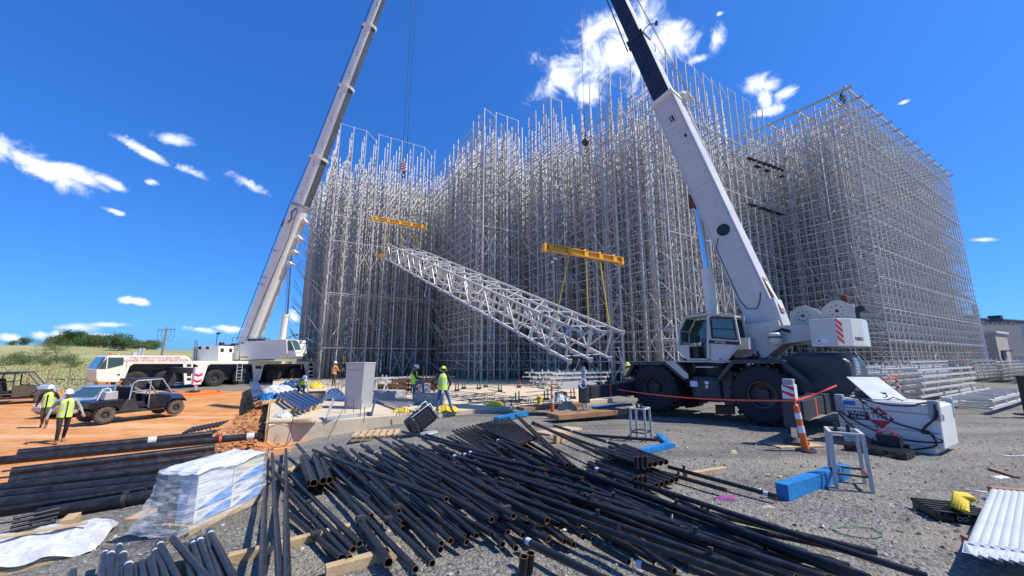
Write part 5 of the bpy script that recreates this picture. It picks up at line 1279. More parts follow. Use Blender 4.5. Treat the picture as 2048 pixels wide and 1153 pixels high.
# ---------------- black pipes -----------------
GRP='black steel pipes lying in the yard'
def pipe(p,q,r,label,group=None,tag_at=None,outlets=(),clamp=None,n=14,redband=None):
    p,q=Vector(p),Vector(q); d=(q-p).normalized(); L=(q-p).length
    m=MB(); z=Vector((0,0,0)); e=d*L; t=max(.004,r*.09)
    a=d.orthogonal().normalized(); b=d.cross(a)
    sag=Vector((0,0,-.012*L*L/36)) if L>2.5 else z
    pts=[d*(L*f)+sag*(1-(2*f-1)**2) for f in ((0,.25,.5,.75,1) if L>2.5 else (0,1))]
    m.path(pts,r,n,0,False); m.path(pts[::-1],r-t,n,1,False)
    m.ring(z,d,r-t,r,n,2); m.ring(e,d,r-t,r,n,2)
    o=m.build('steel_pipe',[K['pipe'],K['pipein'],K['piperim']]); o.location=p; tag(o,label,'pipe',group)
    if tag_at is not None:
        for f in (tag_at if isinstance(tag_at,tuple) else (tag_at,)):
            k=MB(); c=d*(L*f)+sag*(1-(2*f-1)**2); k.path([c-d*r*.95,c+d*r*.95],r*1.03,n,0,False); k.build('white_label',K['tagw'],o)
    if redband is not None:
        k=MB(); c=d*(L*redband); k.path([c-d*r*.3,c+d*r*.3],r*1.04,n,0,False); k.build('red_band',K['redt'],o)
    for f,an in outlets:
        c=d*(L*f)+sag*(1-(2*f-1)**2); up=(Vector((0,0,1))-d*d.z).normalized(); sd_=up.cross(d); v_=up*math.cos(an)+sd_*math.sin(an)
        k=MB(); k.tube(c+v_*r*.6,c+v_*(r+.055),r*.66,n=10,cap=False); k.ring(c+v_*(r+.055),v_,r*.46,r*.62,10,1); k.tube(c+v_*(r+.055),c+v_*r*.8,r*.46,n=10,cap=False,mi=2); k.build('outlet',[K['pipe'],K['bare'],K['pipein']],o)
    if clamp is not None:
        k=MB(); c=d*(L*clamp)+sag*(1-(2*clamp-1)**2); k.path([c-d*.03,c+d*.03],r*1.25,n); k.box(c+Vector((0,0,r*1.2)),(.06,.1,.03),math.atan2(d.y,d.x)); k.build('coupling',K['dk'],o)
    return o
def c5(x,y): return (x/3.413,820+y/3.413)
def c6(x,y): return (500+x/3.413,820+y/3.413)
def c7(x,y): return (1000+x/3.413,820+y/3.413)
def c8(x,y): return (1448+x/3.413,820+y/3.413)
def PP(a,b,za,zb,r,label,group=None,**k):
    return pipe(G(a[0],a[1],za),G(b[0],b[1],zb),r,label,group,**k)
rp=random.Random(5)
K['bare']=mat('bare_steel_stub',(.22,.21,.19),.5,.3,.2,20)
# heap, hand placed: far end, near end, heights, label, extras
HEAP='black pipe lying among many alike in the middle heap'
hl=[
 (c6(112,290),c6(82,1180),.14,.34,'leftmost of the three upright-looking pipes beside the wrapped pallet',dict(outlets=((.52,1.2),))),
 (c6(152,300),c6(205,1180),.14,.34,'middle of the three parallel pipes beside the wrapped pallet',dict()),
 (c6(245,270),c6(252,1180),.14,.36,'rightmost of the three parallel pipes beside the wrapped pallet',dict()),
 (c6(180,350),c6(748,915),.16,.14,'pipe with an orange-rimmed open end just right of the three parallel pipes',dict(clamp=.3)),
 (c6(110,370),c6(705,955),.13,.12,'pipe with a side outlet second from the left of the middle heap',dict(outlets=((.38,.9),(.66,.9)),clamp=.66)),
 (c6(265,570),c6(680,1015),.10,.10,None,dict(outlets=((.5,1.0),))),
 (c6(272,715),c6(620,1010),.09,.09,'short-looking pipe with a collar at the lower left of the middle heap',dict(outlets=((.55,.8),),clamp=.58)),
 (c6(318,235),c6(1130,1090),.30,.20,'long pipe on top of the heap whose near end lies nearest the camera',dict(outlets=((.47,.3),))),
 (c6(430,275),c6(1340,610),.33,.40,'pipe lying crosswise over the others in the middle heap',dict(outlets=((.45,.4),))),
 (c6(480,310),c6(1245,1050),.24,.18,'long pipe with several outlets right of the topmost heap pipe',dict(outlets=((.2,.9),(.42,.9),(.62,.9)),clamp=.78)),
 (c6(560,285),c6(1300,955),.20,.16,None,dict(outlets=((.7,.9),))),
 (c6(615,255),c6(1305,915),.26,.16,None,dict(outlets=((.3,.2),))),
 (c6(690,270),c6(1370,895),.24,.17,None,dict(clamp=.6)),
 (c6(760,240),c6(1650,750),.30,.30,'pipe with an outlet stub ending above the gravel gap in the heap',dict(outlets=((.42,.5),(.78,.6)),tag_at=.2)),
 (c6(850,185),c6(1800,725),.30,.32,'long straight pipe from the timber pallet to the middle of the heap',dict(outlets=((.5,.5),))),
 (c6(965,180),c6(2030,755),.32,.32,'pipe with a pale stub reaching from behind the pallet over the heap',dict(outlets=((.62,.6),),tag_at=.1)),
 (c6(1040,150),c6(1620,300),.30,.28,None,dict(outlets=((.25,.1),))),
 (c6(1200,170),c6(2020,420),.26,.26,None,dict(outlets=((.35,.1),(.7,.2)))),
 (c6(1100,590),c6(1480,905),.22,.14,None,dict()),
 (c6(740,740),c6(945,1045),.16,.12,'thick pipe end pointing at the camera over the lower timber',dict(clamp=.1)),
 (c6(820,500),c6(1015,690),.26,.24,None,dict(clamp=.95)),
 (c6(1290,640),c6(1545,860),.2,.14,None,dict()),
 (c6(1540,780),c6(1650,850),.14,.12,None,dict()),
 (c6(1640,835),c6(1725,920),.10,.09,None,dict()),
 (c6(1740,860),c6(1815,945),.10,.09,None,dict()),
 (c6(1385,315),c7(330,520),.30,.28,'pipe with a blue-white taped end pointing up the yard, lower of three',dict(tag_at=.03,outlets=((.3,.3),))),
 (c6(1450,303),c7(640,560),.28,.26,'pipe with a taped end in the middle of three taped ends',dict(tag_at=.03)),
 (c6(1490,290),c7(560,470),.24,.24,'pipe with a taped end, uppermost of three taped ends',dict(tag_at=.03)),
 (c6(1690,210),c7(290,380),.30,.28,'pipe with a white taped far end right of the flat stack',dict(tag_at=.02)),
 (c7(110,40),c7(460,380),.42,.44,'left of two pipes crossing steeply over the heap beside the flat stack',dict(outlets=((.35,1.2),(.85,1.2)))),
 (c7(130,50),c7(505,392),.40,.42,'right of two pipes crossing steeply over the heap beside the flat stack',dict()),
 (c7(220,95),c7(825,312),.30,.34,'pipe ending over the square stack left of the blue wrapped timber',dict(clamp=.95)),
 (c7(225,85),c7(740,328),.34,.36,'pipe ending just above the square stack with a tilted outlet',dict(clamp=.9)),
 (c7(370,110),c7(940,283),.30,.34,'pipe with two white labels ending at the blue wrapped timber',dict(tag_at=(.28,.72))),
 (c7(560,170),c7(1070,207),.34,.36,'nearly level pipe pointing right behind the blue wrapped timber',dict(clamp=.65)),
 (c7(1150,390),c7(1890,592),.12,.10,'single pipe with a white label running out to the blue wrapped beam',dict(tag_at=.92,outlets=((.17,.2),))),
 (c7(1120,430),c7(1545,550),.10,.09,'short single pipe on the gravel beside the longer labelled one',dict(outlets=((.25,.2),))),
 (c7(640,400),c8(1390,1140),.30,.16,'outermost long pipe along the right edge of the heap',dict(tag_at=.02,outlets=((.1,.2),))),
 (c7(0,205),c8(1000,1150),.30,.24,'second long pipe from the right edge of the heap',dict(outlets=((.7,.1),))),
 (c7(0,430),c8(700,1150),.28,.28,'long pipe with brass-tipped outlets near the right of the heap',dict(outlets=((.42,.2),(.74,.1)))),
 (c7(0,500),c8(330,1160),.30,.32,'long pipe with an upright brass-tipped outlet toward the lower right',dict(outlets=((.5,0),(.86,.1)))),
 (c7(400,380),c8(600,1000),.22,.20,None,dict(outlets=((.3,.3),))),
 (c7(0,585),c7(320,765),.26,.22,None,dict()),
 (c7(0,650),c7(95,730),.26,.26,None,dict(clamp=.5)),
 (c7(0,720),c7(330,885),.16,.12,None,dict(outlets=((.7,.3),))),
 (c7(175,890),c7(760,1180),.24,.28,'pipe with a broad white label at its end in the lower middle',dict(tag_at=.05)),
 (c7(360,545),c7(1390,980),.20,.16,'pipe ending open in the gap of the lower right heap',dict(outlets=((.35,.3),))),
 (c7(640,905),c7(880,1040),.14,.12,None,dict()),
 (c7(160,900),c7(800,1200),.12,.16,None,dict()),
 (c7(0,560),c7(1650,1150),.24,.34,'long pipe crossing the lower heap to the bottom edge',dict(outlets=((.62,.4),))),
 (c7(1140,640),c8(930,1160),.24,.20,None,dict()),
 (c7(730,660),c8(480,1160),.20,.22,None,dict(outlets=((.5,.2),))),
 (c7(940,1050),c7(1450,1250),.14,.2,None,dict(tag_at=.04)),
 (c7(1300,1080),c7(1700,1260),.14,.2,None,dict()),
]
for a,b,za,zb,l,k in hl:
    PP(a,b,za,zb,.033 if l is None or 'thick' not in l else .044,l or HEAP,GRP,**k)
# two pale upright stub ends near the bottom edge
for x,y in((195,1110),(150,1135)):
    p=G(*c7(x,y),.03); pipe(p,p+Vector((.02,-.02,.18)),.042,'short pipe stub standing on end at the bottom edge of the picture','pipe stubs at the bottom edge')
# lower layers of the heap
for k in range(58):
    f=rp.random(); a=(610+f*430,902-f*30+rp.uniform(-8,24)); b=(760+f*620+rp.uniform(-60,60),1060+f*50-rp.random()*90)
    if a[0]>1040: continue
    pl=G(a[0],a[1],.08+rp.random()*.10); q=G(b[0],b[1],.06+rp.random()*.06)
    if (q-pl).length<1.6: continue
    pipe(pl,q,.032,HEAP,GRP,outlets=((rp.random()*.8+.1,rp.uniform(-.5,1)),) if rp.random()<.6 else ())
for k in range(40):
    f=rp.random(); a=(1010+f*230+rp.uniform(-20,20),925+f*40+rp.uniform(-30,55)); b=(1330+f*420+rp.uniform(-60,40),1090+f*60+rp.uniform(-50,50))
    pl=G(a[0],a[1],.07+rp.random()*.10); q=G(b[0],b[1],.06+rp.random()*.08)
    pipe(pl,q,.032,HEAP,GRP,outlets=((rp.random()*.8+.1,rp.uniform(-.5,1)),) if rp.random()<.5 else ())
# flat stack of thin pipes behind the heap
FS='thin black pipe lying side by side in the flat stack before the slab'
for lay in range(2):
    for k in range(13):
        f=k/12.; a=(952+f*62,850-f*15); b=(1040+f*32,890-f*12)
        PP(a,b,.30-.07*lay,.32-.07*lay,.023,FS,'thin pipes of the flat stack',outlets=((.12,0),) if lay==0 and k%3==0 else ())
for k in range(7):
    f=k/6.; PP((905+f*48,862-f*12),(985+f*50,902-f*10),.10,.12,.030,'thin black pipe in the low row left of the flat stack','thin pipes of the flat stack')
# small bundle of larger pipes at the left of the heap
for x,y,dz in((345,335,.2),(365,340,.26),(430,325,.26),(470,320,.22),(350,380,.1),(410,370,.12)):
    a=c6(x+10,y-10); b=c6(x+70,y+160); PP(a,b,dz,dz,.055,'short fat black pipe in the small bundle left of the heap','short fat pipes of the small bundle')
# two square-piled stacks with open ends on the right
for st,(ox,oy,dx,dy,n_,z0) in enumerate(((985,385,-330,-112,5,.22),(1035,530,-420,-150,6,.06))):
    lab=('black pipe in the upper tight stack with its open end toward the right','black pipe in the lower tight stack resting on the gravel')[st]
    for r_ in range(2):
        for k in range(n_):
            f=k/(n_-1.); e=(ox+f*(150 if st==0 else 170),oy-f*(28 if st==0 else 55)); q=(e[0]+dx+f*40,e[1]+dy)
            PP(c7(*q),c7(*e),z0+r_*.095,z0+r_*.095,.046,lab,'pipes of the tight stacks')
    for k in range(3):
        e=c7(930+k*32,345+st*135-k*3); p=G(e[0],e[1],z0+.23); pipe(p-Vector((0,0,.12)),p+Vector((0,0,.05)),.038,'short black nipple standing upright on the tight stack' if st==0 else 'short black nipple standing upright on the lower stack','short nipples on the stacks')
# big pipes on the left
BG=[((120,297),(1450,165),.44,.42,'uppermost fat black pipe of the left stack, with a white label',dict(tag_at=.64,outlets=((.13,1.5),))),
 ((-260,372),(1755,178),.42,.42,'longest fat black pipe of the left stack, reaching past the earth bank',dict(tag_at=.97,redband=.84)),
 ((75,425),(1465,258),.36,.34,'fat black pipe third from the top of the left stack',dict(outlets=((.3,1.4),))),
 ((65,483),(1465,312),.26,.24,'fat black pipe fourth from the top of the left stack',dict(outlets=((.44,1.2),(.48,1.2),(.68,1.2)))),
 ((-120,550),(1350,375),.30,.28,'fat black pipe with an upward outlet left of the wrapped pallet',dict(outlets=((.35,1.2),))),
 ((-160,605),(1300,448),.22,.20,'smooth fat black pipe low in the left stack',dict()),
 ((-160,655),(1250,500),.16,.14,'lowest but one fat black pipe of the left stack',dict()),
 ((255,712),(1270,545),.12,.11,'fat black pipe with a strap lying lowest beside the wrapped pallet',dict(clamp=.56))]
for a,b,za,zb,l,k in BG: PP(c5(*a),c5(*b),za,zb,.098,l,'fat black pipes of the left stack',**k)
for k in range(3):
    PP(c5(-100,700+k*18),c5(1000-k*40,535+k*22),.24-.05*k,.22-.05*k,.034,'thin black pipe tied along the lowest fat pipes','thin pipes of the left stack')
# small pipe ends in a bundle at the far left
for k in range(16):
    r_,c_=divmod(k,4); x=60+c_*44+r_*10; y=835-r_*30-c_*10
    PP(c5(x+190,y-42),c5(x,y),.05+r_*.05,.05+r_*.05,.024,'thin pipe with its open end in the bundle at the left edge','thin pipe bundle at the left edge')
for k in range(10):
    x=1250+k*26; y=160-k*5
    PP(c5(x+70,y-40),c5(x,y),.30,.28,.034,'short black pipe in the small row behind the left stack','short pipes behind the left stack')
# bottom left row of pipes running out of the picture
BLR=[((495,1110),(470,1300)),((715,970),(675,1320)),((755,975),(735,1320)),((812,920),(770,1320)),((840,975),(830,1320)),((875,1050),(880,1320)),((925,1065),(940,1320)),((968,1045),(1000,1320)),((1025,1020),(1090,1320)),
 ((1055,955),(1190,1320)),((1085,908),(1290,1320)),((1180,880),(1540,1300)),((1270,930),(1340,1320)),((1315,903),(1430,1320)),((1360,880),(1520,1320)),((1405,870),(1560,1320)),((1430,830),(1640,1320)),((1465,900),(1680,1320))]
lbl={3:'taller white-tagged pipe in the left cluster at the bottom edge',10:'white-tagged pipe leaning left of the crossing one at the bottom edge',11:'bare pipe crossing over its neighbours at the bottom edge',16:'longest pipe with a red band at the right of the bottom cluster',0:'single short pipe at the far left of the bottom row'}
for i,(a,b) in enumerate(BLR):
    PP(c5(*a),c5(*b),.16+.03*(i%3),.18+.03*(i%2),.036,lbl.get(i,'black pipe in the row running out of the bottom left edge'),'pipes at the bottom left edge',tag_at=.06 if i in(1,2,3,4,5,9,10,13,14,16) else None,redband=.4 if i==16 else None)
# ---------------- things standing in the yard -----------------
def px_w(px,py,z,w): return w/F*((cT*at(px,py,z).y)+sT*(z-CZ))
# --- delineators
def delineator(loc,label,tilt=0.):
    r_=root('traffic_delineator',label,'traffic cone',loc,0,'orange traffic delineators'); r_.rotation_euler=(0,tilt,0)
    m=MB(); m.lathe([(.001,0),(.20,0),(.205,.02),(.19,.045),(.10,.055),(.001,.055)],(0,0,0),n=8); m.build('base',K['blk'],r_)
    m=MB(); pr=[(.075,.05),(.070,.22),(.066,.22),(.064,.40),(.060,.58),(.056,.74),(.052,.90),(.05,1.0),(.022,1.03),(.022,1.14),(.035,1.15),(.03,1.18),(.001,1.18)]
    m.lathe(pr,(0,0,0),n=18); m.build('post',K['org'],r_)
    for z0,z1 in((.40,.56),(.70,.84)):
        m=MB(); m.lathe([(.0665,z0),(.064,z1)],(0,0,0),n=18); m.build('reflective_band',K['refl'],r_)
    return r_
D1=delineator(at(1612,903,0),'leaning orange and white delineator tied with red tape before the crane tyre',-.10)
D2=delineator(at(1105,829,0),'orange and white delineator post standing before the slab edge')
D3=delineator(at(1800,802,0),'small far orange delineator behind the white fuel tank')
def tape(a,b,sag,label,w=.042):
    a,b=Vector(a),Vector(b); m=MB(); n=12; pts=[a.lerp(b,k/n)-Vector((0,0,sag*(1-(2*k/n-1)**2)))-a for k in range(n+1)]
    vs=[]
    for k,p in enumerate(pts):
        tw=.6*math.sin(k*.7); dv=Vector((0,math.sin(tw)*.5,math.cos(tw)))*w/2; vs+= [p+dv,p-dv]
    m.add(vs,[(2*k,2*k+1,2*k+3,2*k+2) for k in range(n)]); 
    vs2=[v_+Vector((0,-.004,0)) for v_ in vs]; m.add(vs2,[(2*k,2*k+2,2*k+3,2*k+1) for k in range(n)])
    o=m.build('barrier_tape',K['redt']); o.location=a; tag(o,label,'barrier tape','red barrier tape'); return o
top1=at(1612,903,0)+Vector((-.1,0,1.1))
tape(atY(1235,779,15.),top1,.12,'long red barrier tape stretched across the front of both crane tyres')
tape(top1,atY(1673,771,9.6),.02,'short red barrier tape rising from the delineator to the tank')
tape(atY(1745,768,12.),at(1800,802,0)+Vector((0,0,1.1)),.02,'thin red tape between the far delineator and the tank lid',.05)
# --- fuel tank
A=at(1684,882,.0); A2=at(1893,913,0)
tx=(A2-A); tl=tx.length; ta_=math.atan2(tx.y,tx.x)
T_=root('fuel_tank','white steel fuel cube with black hoses, an open lid and a red hazard diamond','fuel tank',A,ta_)
TW_,THh=1.15,1.10
m=MB(); m.prism([(0,.12),(tl,.12),(tl+.02,1.0),(tl-.0,1.04),(0,1.04),(-.02,1.0)],0,TW_,'y'); m.build('tank_body',K['tankw'],T_,.03,True)
m=MB(); 
m.prism([(0.0,.82),(tl,.82),(tl,.84),(0,.86)],-.012,0,'y'); m.bb(0,tl,-.01,0,.44,.46); m.build('panel_seam',K['grayb'],T_,0,True)
for x in(-.02,tl-.14): 
    m=MB(); m.bb(x,x+.17,-.06,.10,.72,1.14); m.build('corner_post',K['grayb'],T_,.02)
    m=MB(); m.bb(x,x+.17,TW_-.1,TW_+.06,.72,1.14); m.build('corner_post',K['grayb'],T_,.02)
m=MB(); 
for x in(.25,tl-.35): m.bb(x-.2,x+.2,.0,TW_,0,.12)
m.build('skid_foot',K['crw'],T_)
m=MB(); m.bb(.05,tl-.05,.10,TW_-.10,1.041,1.06); m.build('top_plate',K['yel'] if False else K['crw'],T_)
m=MB(); h0=Vector((.95,.3,1.07)); h1=Vector((.30,.95,1.55)); m.beam(h0,h1,.72,.03,Vector((0,0,1))); m.build('open_lid',K['white'],T_,.01)
m=MB(); m.bb(.25,.85,.45,1.0,1.06,1.22); m.tube((.5,.4,1.1),(.5,.6,1.3),.05); m.build('pump_unit',K['dk'],T_)
m=MB(); m.beam((.12,.4,1.08),(.28,.9,1.5),.02,.02); m.beam((.9,.4,1.1),(.9,.3,1.2),.02,.02); m.path([(.9,.25,1.06),(1.05,.2,1.14),(1.2,.25,1.07)],.012); m.build('lid_stay',K['rope'],T_)
fr_=lambda pts: [(tl*(x/251.),z) for x,z in pts]
def hose(pts,r,nm='hose'):
    # smooth through points given as (along, out, height)
    P=[Vector(p) for p in pts]; out=[]
    for i in range(len(P)-1):
        p0=P[max(i-1,0)];p1=P[i];p2=P[i+1];p3=P[min(i+2,len(P)-1)]
        for t in np.linspace(0,1,6,endpoint=False):
            out.append(.5*((2*p1)+(p2-p0)*t+(2*p0-5*p1+4*p2-p3)*t*t+(3*p1-p0-3*p2+p3)*t**3))
    out.append(P[-1]); m=MB(); m.path(out,r,8); return m.build(nm,K['blk'],T_)
hose([(.1,.1,1.10),(.5,.0,1.07),(1.0,-.08,.98),(1.4,-.06,1.0),(tl-.25,-.02,1.06),(tl-.05,.1,1.10)],.018)
hose([(.35,.1,1.10),(.55,-.04,1.0),(1.0,-.06,.62),(1.6,-.07,.46),(tl-.3,-.08,.46),(tl-.06,-.09,.78),(tl-.03,-.06,1.05),(tl-.1,.2,1.10)],.018)
hose([(-.02,-.03,.85),(.2,-.06,.62),(.7,-.08,.36),(1.2,-.09,.24),(1.8,-.10,.30),(tl-.25,-.10,.52),(tl-.02,-.09,.80),(tl-.02,-.03,1.0)],.018)
hose([(-.02,-.03,.78),(.15,-.06,.52),(.5,-.08,.2),(.7,-.1,.10)],.018)
hose([(tl-.2,-.1,.5),(1.7,-.12,.22),(1.3,-.16,.05)],.02)
hose([(.52,.0,1.05),(.56,-.03,.7),(.75,-.05,.4),(.6,-.08,.12)],.007,'thin_cable')
# signs
m=MB(); dx=tl*.45; dz_=.66; s_=.25; m.add([(dx-s_,-.013,dz_),(dx,-.013,dz_-s_),(dx+s_,-.013,dz_),(dx,-.013,dz_+s_)],[(0,1,2,3)]); dm=m.build('hazard_diamond',K['red'],T_)
m=MB(); m.add([(dx-.18,-.015,dz_-.055),(dx+.18,-.015,dz_-.055),(dx+.18,-.015,dz_+.075),(dx-.18,-.015,dz_+.075)],[(0,1,2,3)]); m.build('number_panel',K['refl'],dm)
text('lettering','1993',.15,(dx,-.018,dz_+.008),(pi/2,0,0),K['text_blk'],dm)
m=MB(); m.add([(dx-.035,-.016,dz_+.10),(dx+.035,-.016,dz_+.10),(dx+.04,-.016,dz_+.13),(dx+.01,-.016,dz_+.15),(dx,-.016,dz_+.185),(dx-.025,-.016,dz_+.15),(dx-.04,-.016,dz_+.13)],[(0,1,2,3,4,5,6)]); m.build('flame_symbol',K['refl'],dm)
m=MB(); lx=.40; m.add([(lx-.21,-.013,.57),(lx+.21,-.013,.57),(lx+.17,-.013,.67),(lx+.21,-.013,.77),(lx-.21,-.013,.77),(lx-.18,-.013,.67)],[(0,1,2,3,4,5)]); lb=m.build('name_plate',K['text_blk'],T_)
text('lettering','TRANS',.105,(lx-.01,-.016,.722),(pi/2,0,0),K['text_wht'],lb,sx=1.1); text('lettering','CUBE',.085,(lx-.0,-.016,.625),(pi/2,0,0),K['text_wht'],lb,sx=1.3)
m=MB(); m.add([(.12,-.013,.90),(.38,-.013,.90),(.38,-.013,1.0),(.12,-.013,1.0)],[(0,1,2,3)]); m.build('blue_sticker',K['blue'],T_)
m=MB(); m.bb(tl+.01,tl+.026,.18,.26,.72,.84); m.build('end_plate',K['grayb'],T_)
# --- black plastic pallets
def plastic_pallet(loc,rz,label,L=1.2,Wd=1.0,h=.14):
    r_=root('plastic_pallet',label,'pallet',loc,rz,'black plastic pallets')
    m=MB()
    for k in range(6): y=-Wd/2+.022+k*(Wd-.044)/5; m.bb(-L/2,L/2,y-.022,y+.022,h-.02,h)
    for k in range(7): x=-L/2+.015+k*(L-.03)/6; m.bb(x-.015,x+.015,-Wd/2,Wd/2,h-.045,h-.021)
    m.build('deck',K['blk'],r_,.004)
    for x in(-L/2+.1,0,L/2-.1):
        for y in(-Wd/2+.09,0,Wd/2-.09):
            q=MB(); q.bb(x-.09,x+.09,y-.08,y+.08,0.02,h-.046); q.build('foot',K['blk'],r_,.005)
    m=MB()
    for y in(-Wd/2+.09,0,Wd/2-.09): m.bb(-L/2,L/2,y-.07,y+.07,0,.019)
    m.build('runner',K['blk'],r_)
    return r_
c_=G(1757,908); plastic_pallet(c_,ta_,'black plastic pallet on the gravel before the fuel tank',1.05,.55,.15)
b_=at(1781,892,.15); bx=root('battery_box','black battery box on the plastic pallet before the fuel tank','battery box',b_,ta_)
m=MB(); m.bb(-.20,.20,-.1,.1,0,.24); m.build('case',K['blk'],bx,.02); m=MB(); m.tube((-.12,0,.24),(-.12,0,.28),.02); m.tube((.06,0,.24),(.06,0,.29),.025); m.path([(-.2,0,.25),(0,.05,.32),(.2,0,.25)],.012); m.build('terminal',K['red'],bx)
c_=G(1908,1036); PB=plastic_pallet(c_,R(-20),'black plastic pallet under a yellow strap bundle at the right edge',.62,.52,.14)
m=MB(); m.ring((-.08,-.264,.07),(0,1,0),.018,.026,12); m.ring((-.02,-.264,.07),(0,1,0),.018,.026,12); m.build('moulded_mark',K['grayb'],PB)
sb_=root('strap_bundle','bright yellow folded strap bundle lying on the black plastic pallet','strap',at(1925,1018,.16),.6)
m=MB()
for k in range(5): 
    m.path([(-.2+.02*k,.03*k-.06,.02),(-.05,.02*k-.05,.10+.02*k),(.12,.03*k-.08,.12),(.2,.0+.02*k,.05),(.1,.08,.02),(-.1,.1,.06)],.028,6)
m.build('strap_loops',K['sling'],sb_); m=MB(); m.box((.08,-.02,.14),(.22,.16,.06),.4); m.build('strap_pad',K['sling'],sb_,.02)
def timber(a,b,w,h,label,m_='wood',dz=0,cat='timber'):
    a,b=Vector(a),Vector(b); d=b-a; m=MB(); m.beam((0,0,h/2+dz),d+Vector((0,0,h/2+dz)),w,h); o=m.build('timber',K[m_],None,.004); o.location=a; tag(o,label,cat,'loose timbers'); return o
# --- white tubes in sleeves
TB='white plastic sleeved tube in the row at the right edge'
for k in range(8):
    f=k/7.; a=(1990+k*13.5,985+k*1.2); b=(1945+k*20-(0 if k<3 else -1),1098+k*3.)
    p,q=G(a[0],a[1],.24),G(b[0],b[1],.24); d=(q-p).normalized(); L=(q-p).length
    m=MB(); m.path([Vector((0,0,0)),d*L*.5,d*L],.048,12); o=m.build('white_tube',K['white']); o.location=p
    lab=TB if k not in(0,7) else ('leftmost white sleeved tube of the row at the right edge' if k==0 else 'rightmost white sleeved tube of the row at the right edge')
    tag(o,lab,'tube','white sleeved tubes')
    m=MB(); sd_=d.cross(Vector((0,0,1))).normalized(); e=d*(L-.03)
    m.add([e-sd_*.05+Vector((0,0,.05)),e+sd_*.05+Vector((0,0,.05)),e+sd_*.065+d*.12+Vector((0,0,-.03)),e-sd_*.06+d*.10+Vector((0,0,-.05)),e+d*.16+Vector((0,0,-.01))],[(0,1,2,4),(0,4,3)]); m.add([e-sd_*.05+Vector((0,0,.046)),e+sd_*.05+Vector((0,0,.046)),e+sd_*.065+d*.12+Vector((0,0,-.034)),e-sd_*.06+d*.10+Vector((0,0,-.054)),e+d*.16+Vector((0,0,-.014))],[(3,4,0),(4,2,1,0)]); m.build('loose_sleeve',K['foam'],o)
timber(G(1938,1112),G(2075,1128),.16,.18,'dark bearer under the near ends of the white sleeved tubes','wood2'); timber(G(1985,1000),G(2100,1010),.12,.18,'dark bearer under the far ends of the white sleeved tubes','wood2')
# --- steel stool frames
def stool(pts,label,hh,rz,sx,sy,loc,tw=.03):
    r_=root('steel_stand',label,'steel stand',loc,rz,'pale steel stand frames')
    for x in(-sx,sx):
        for y in(-sy,sy): m=MB(); m.beam((x,y,0),(x*.92,y*.92,hh),tw*1.7,tw*1.3); m.build('leg',K['alum'],r_)
    m=MB()
    for y in(-sy,sy): m.beam((-sx*.92-tw,y*.92,hh),(sx*.92+tw,y*.92,hh),tw*1.6,tw)
    for x in(-sx,sx): m.beam((x*.92,-sy*.92,hh-.002),(x*.92,sy*.92,hh-.002),tw*1.6,tw)
    m.build('top_frame',K['galv2'],r_)
    m=MB()
    for y in(-sy,sy): m.beam((-sx*.97,y*.97,hh*.26),(sx*.97,y*.97,hh*.26),tw*1.2,tw)
    for x in(-sx,sx): m.beam((x*.97,-sy*.97,hh*.26),(x*.97,sy*.97,hh*.26),tw*1.2,tw)
    m.build('lower_frame',K['rust'] if hh>.8 else K['dk'],r_)
    for y in(-.06,.09):
        m=MB(); m.tube((-.06 if y<0 else .05,y,hh-.05),(-.06 if y<0 else .05,y,hh+.12),.03,n=10); m.build('upright_pin',K['blk'],r_)
    return r_
stool(None,'pale steel stand with rusty lower frame near the blue wrapped beam',.86,R(58),.27,.22,at(1702,972,0))
stool(None,'smaller pale steel stand beside the pipe heap in the crane shadow',.78,R(55),.24,.19,at(1283,880,0),.028)
# --- blue wrapped beams
def blue_beam(a,b,w,h,label,z=0):
    a,b=Vector(a),Vector(b); d=b-a; r_=root('wrapped_beam',label,'wrapped timber',a,math.atan2(d.y,d.x),'timbers wrapped in blue sheet')
    L=d.length; m=MB(); n=14; rb=random.Random(int(L*100)); rg=[]
    for k in range(n+1):
        x=L*k/n; j=lambda: rb.uniform(-.005,.005)
        rg.append([(x,-w/2+j(),0),(x,w/2+j(),0),(x+j(),w/2+j(),h+j()),(x+j(),-w/2+j(),h+j())])
    for k in range(n):
        for i in range(4): m.add([rg[k][i],rg[k][(i+1)%4],rg[k+1][(i+1)%4],rg[k+1][i]],[(0,1,2,3)])
    m.add(rg[0],[(3,2,1,0)]); m.add(rg[-1],[(0,1,2,3)]); m.build('blue_sheet',K['blue'],r_)
    m=MB()
    for k in range(5): 
        e=Vector((L,rb.uniform(-w/2,w/2),rb.uniform(0,h))); m.add([e,e+Vector((rb.uniform(.05,.16),.03,.05)),e+Vector((rb.uniform(.02,.12),-.05,-.03))],[(0,1,2),(2,1,0)])
    m.build('loose_flap',K['blue'],r_)
blue_beam(at(1566,1000,0),at(1690,955,0),.17,.22,'deep blue wrapped beam lying on the gravel behind the steel stand')
blue_beam(at(1272,910,0),at(1342,895,0),.18,.10,'flat blue wrapped beam under the smaller steel stand')
blue_beam(at(1338,893,0),at(1318,874,0),.14,.09,'short blue wrapped piece meeting the flat blue beam at a corner')
blue_beam(G(992,845),G(1052,834),.22,.16,'blue wrapped beam along the slab edge behind the flat pipe stack')
blue_beam(at(1188,818,0),at(1258,811,0),.3,.08,'thin blue wrapped board by the timber mat under the crane jack')
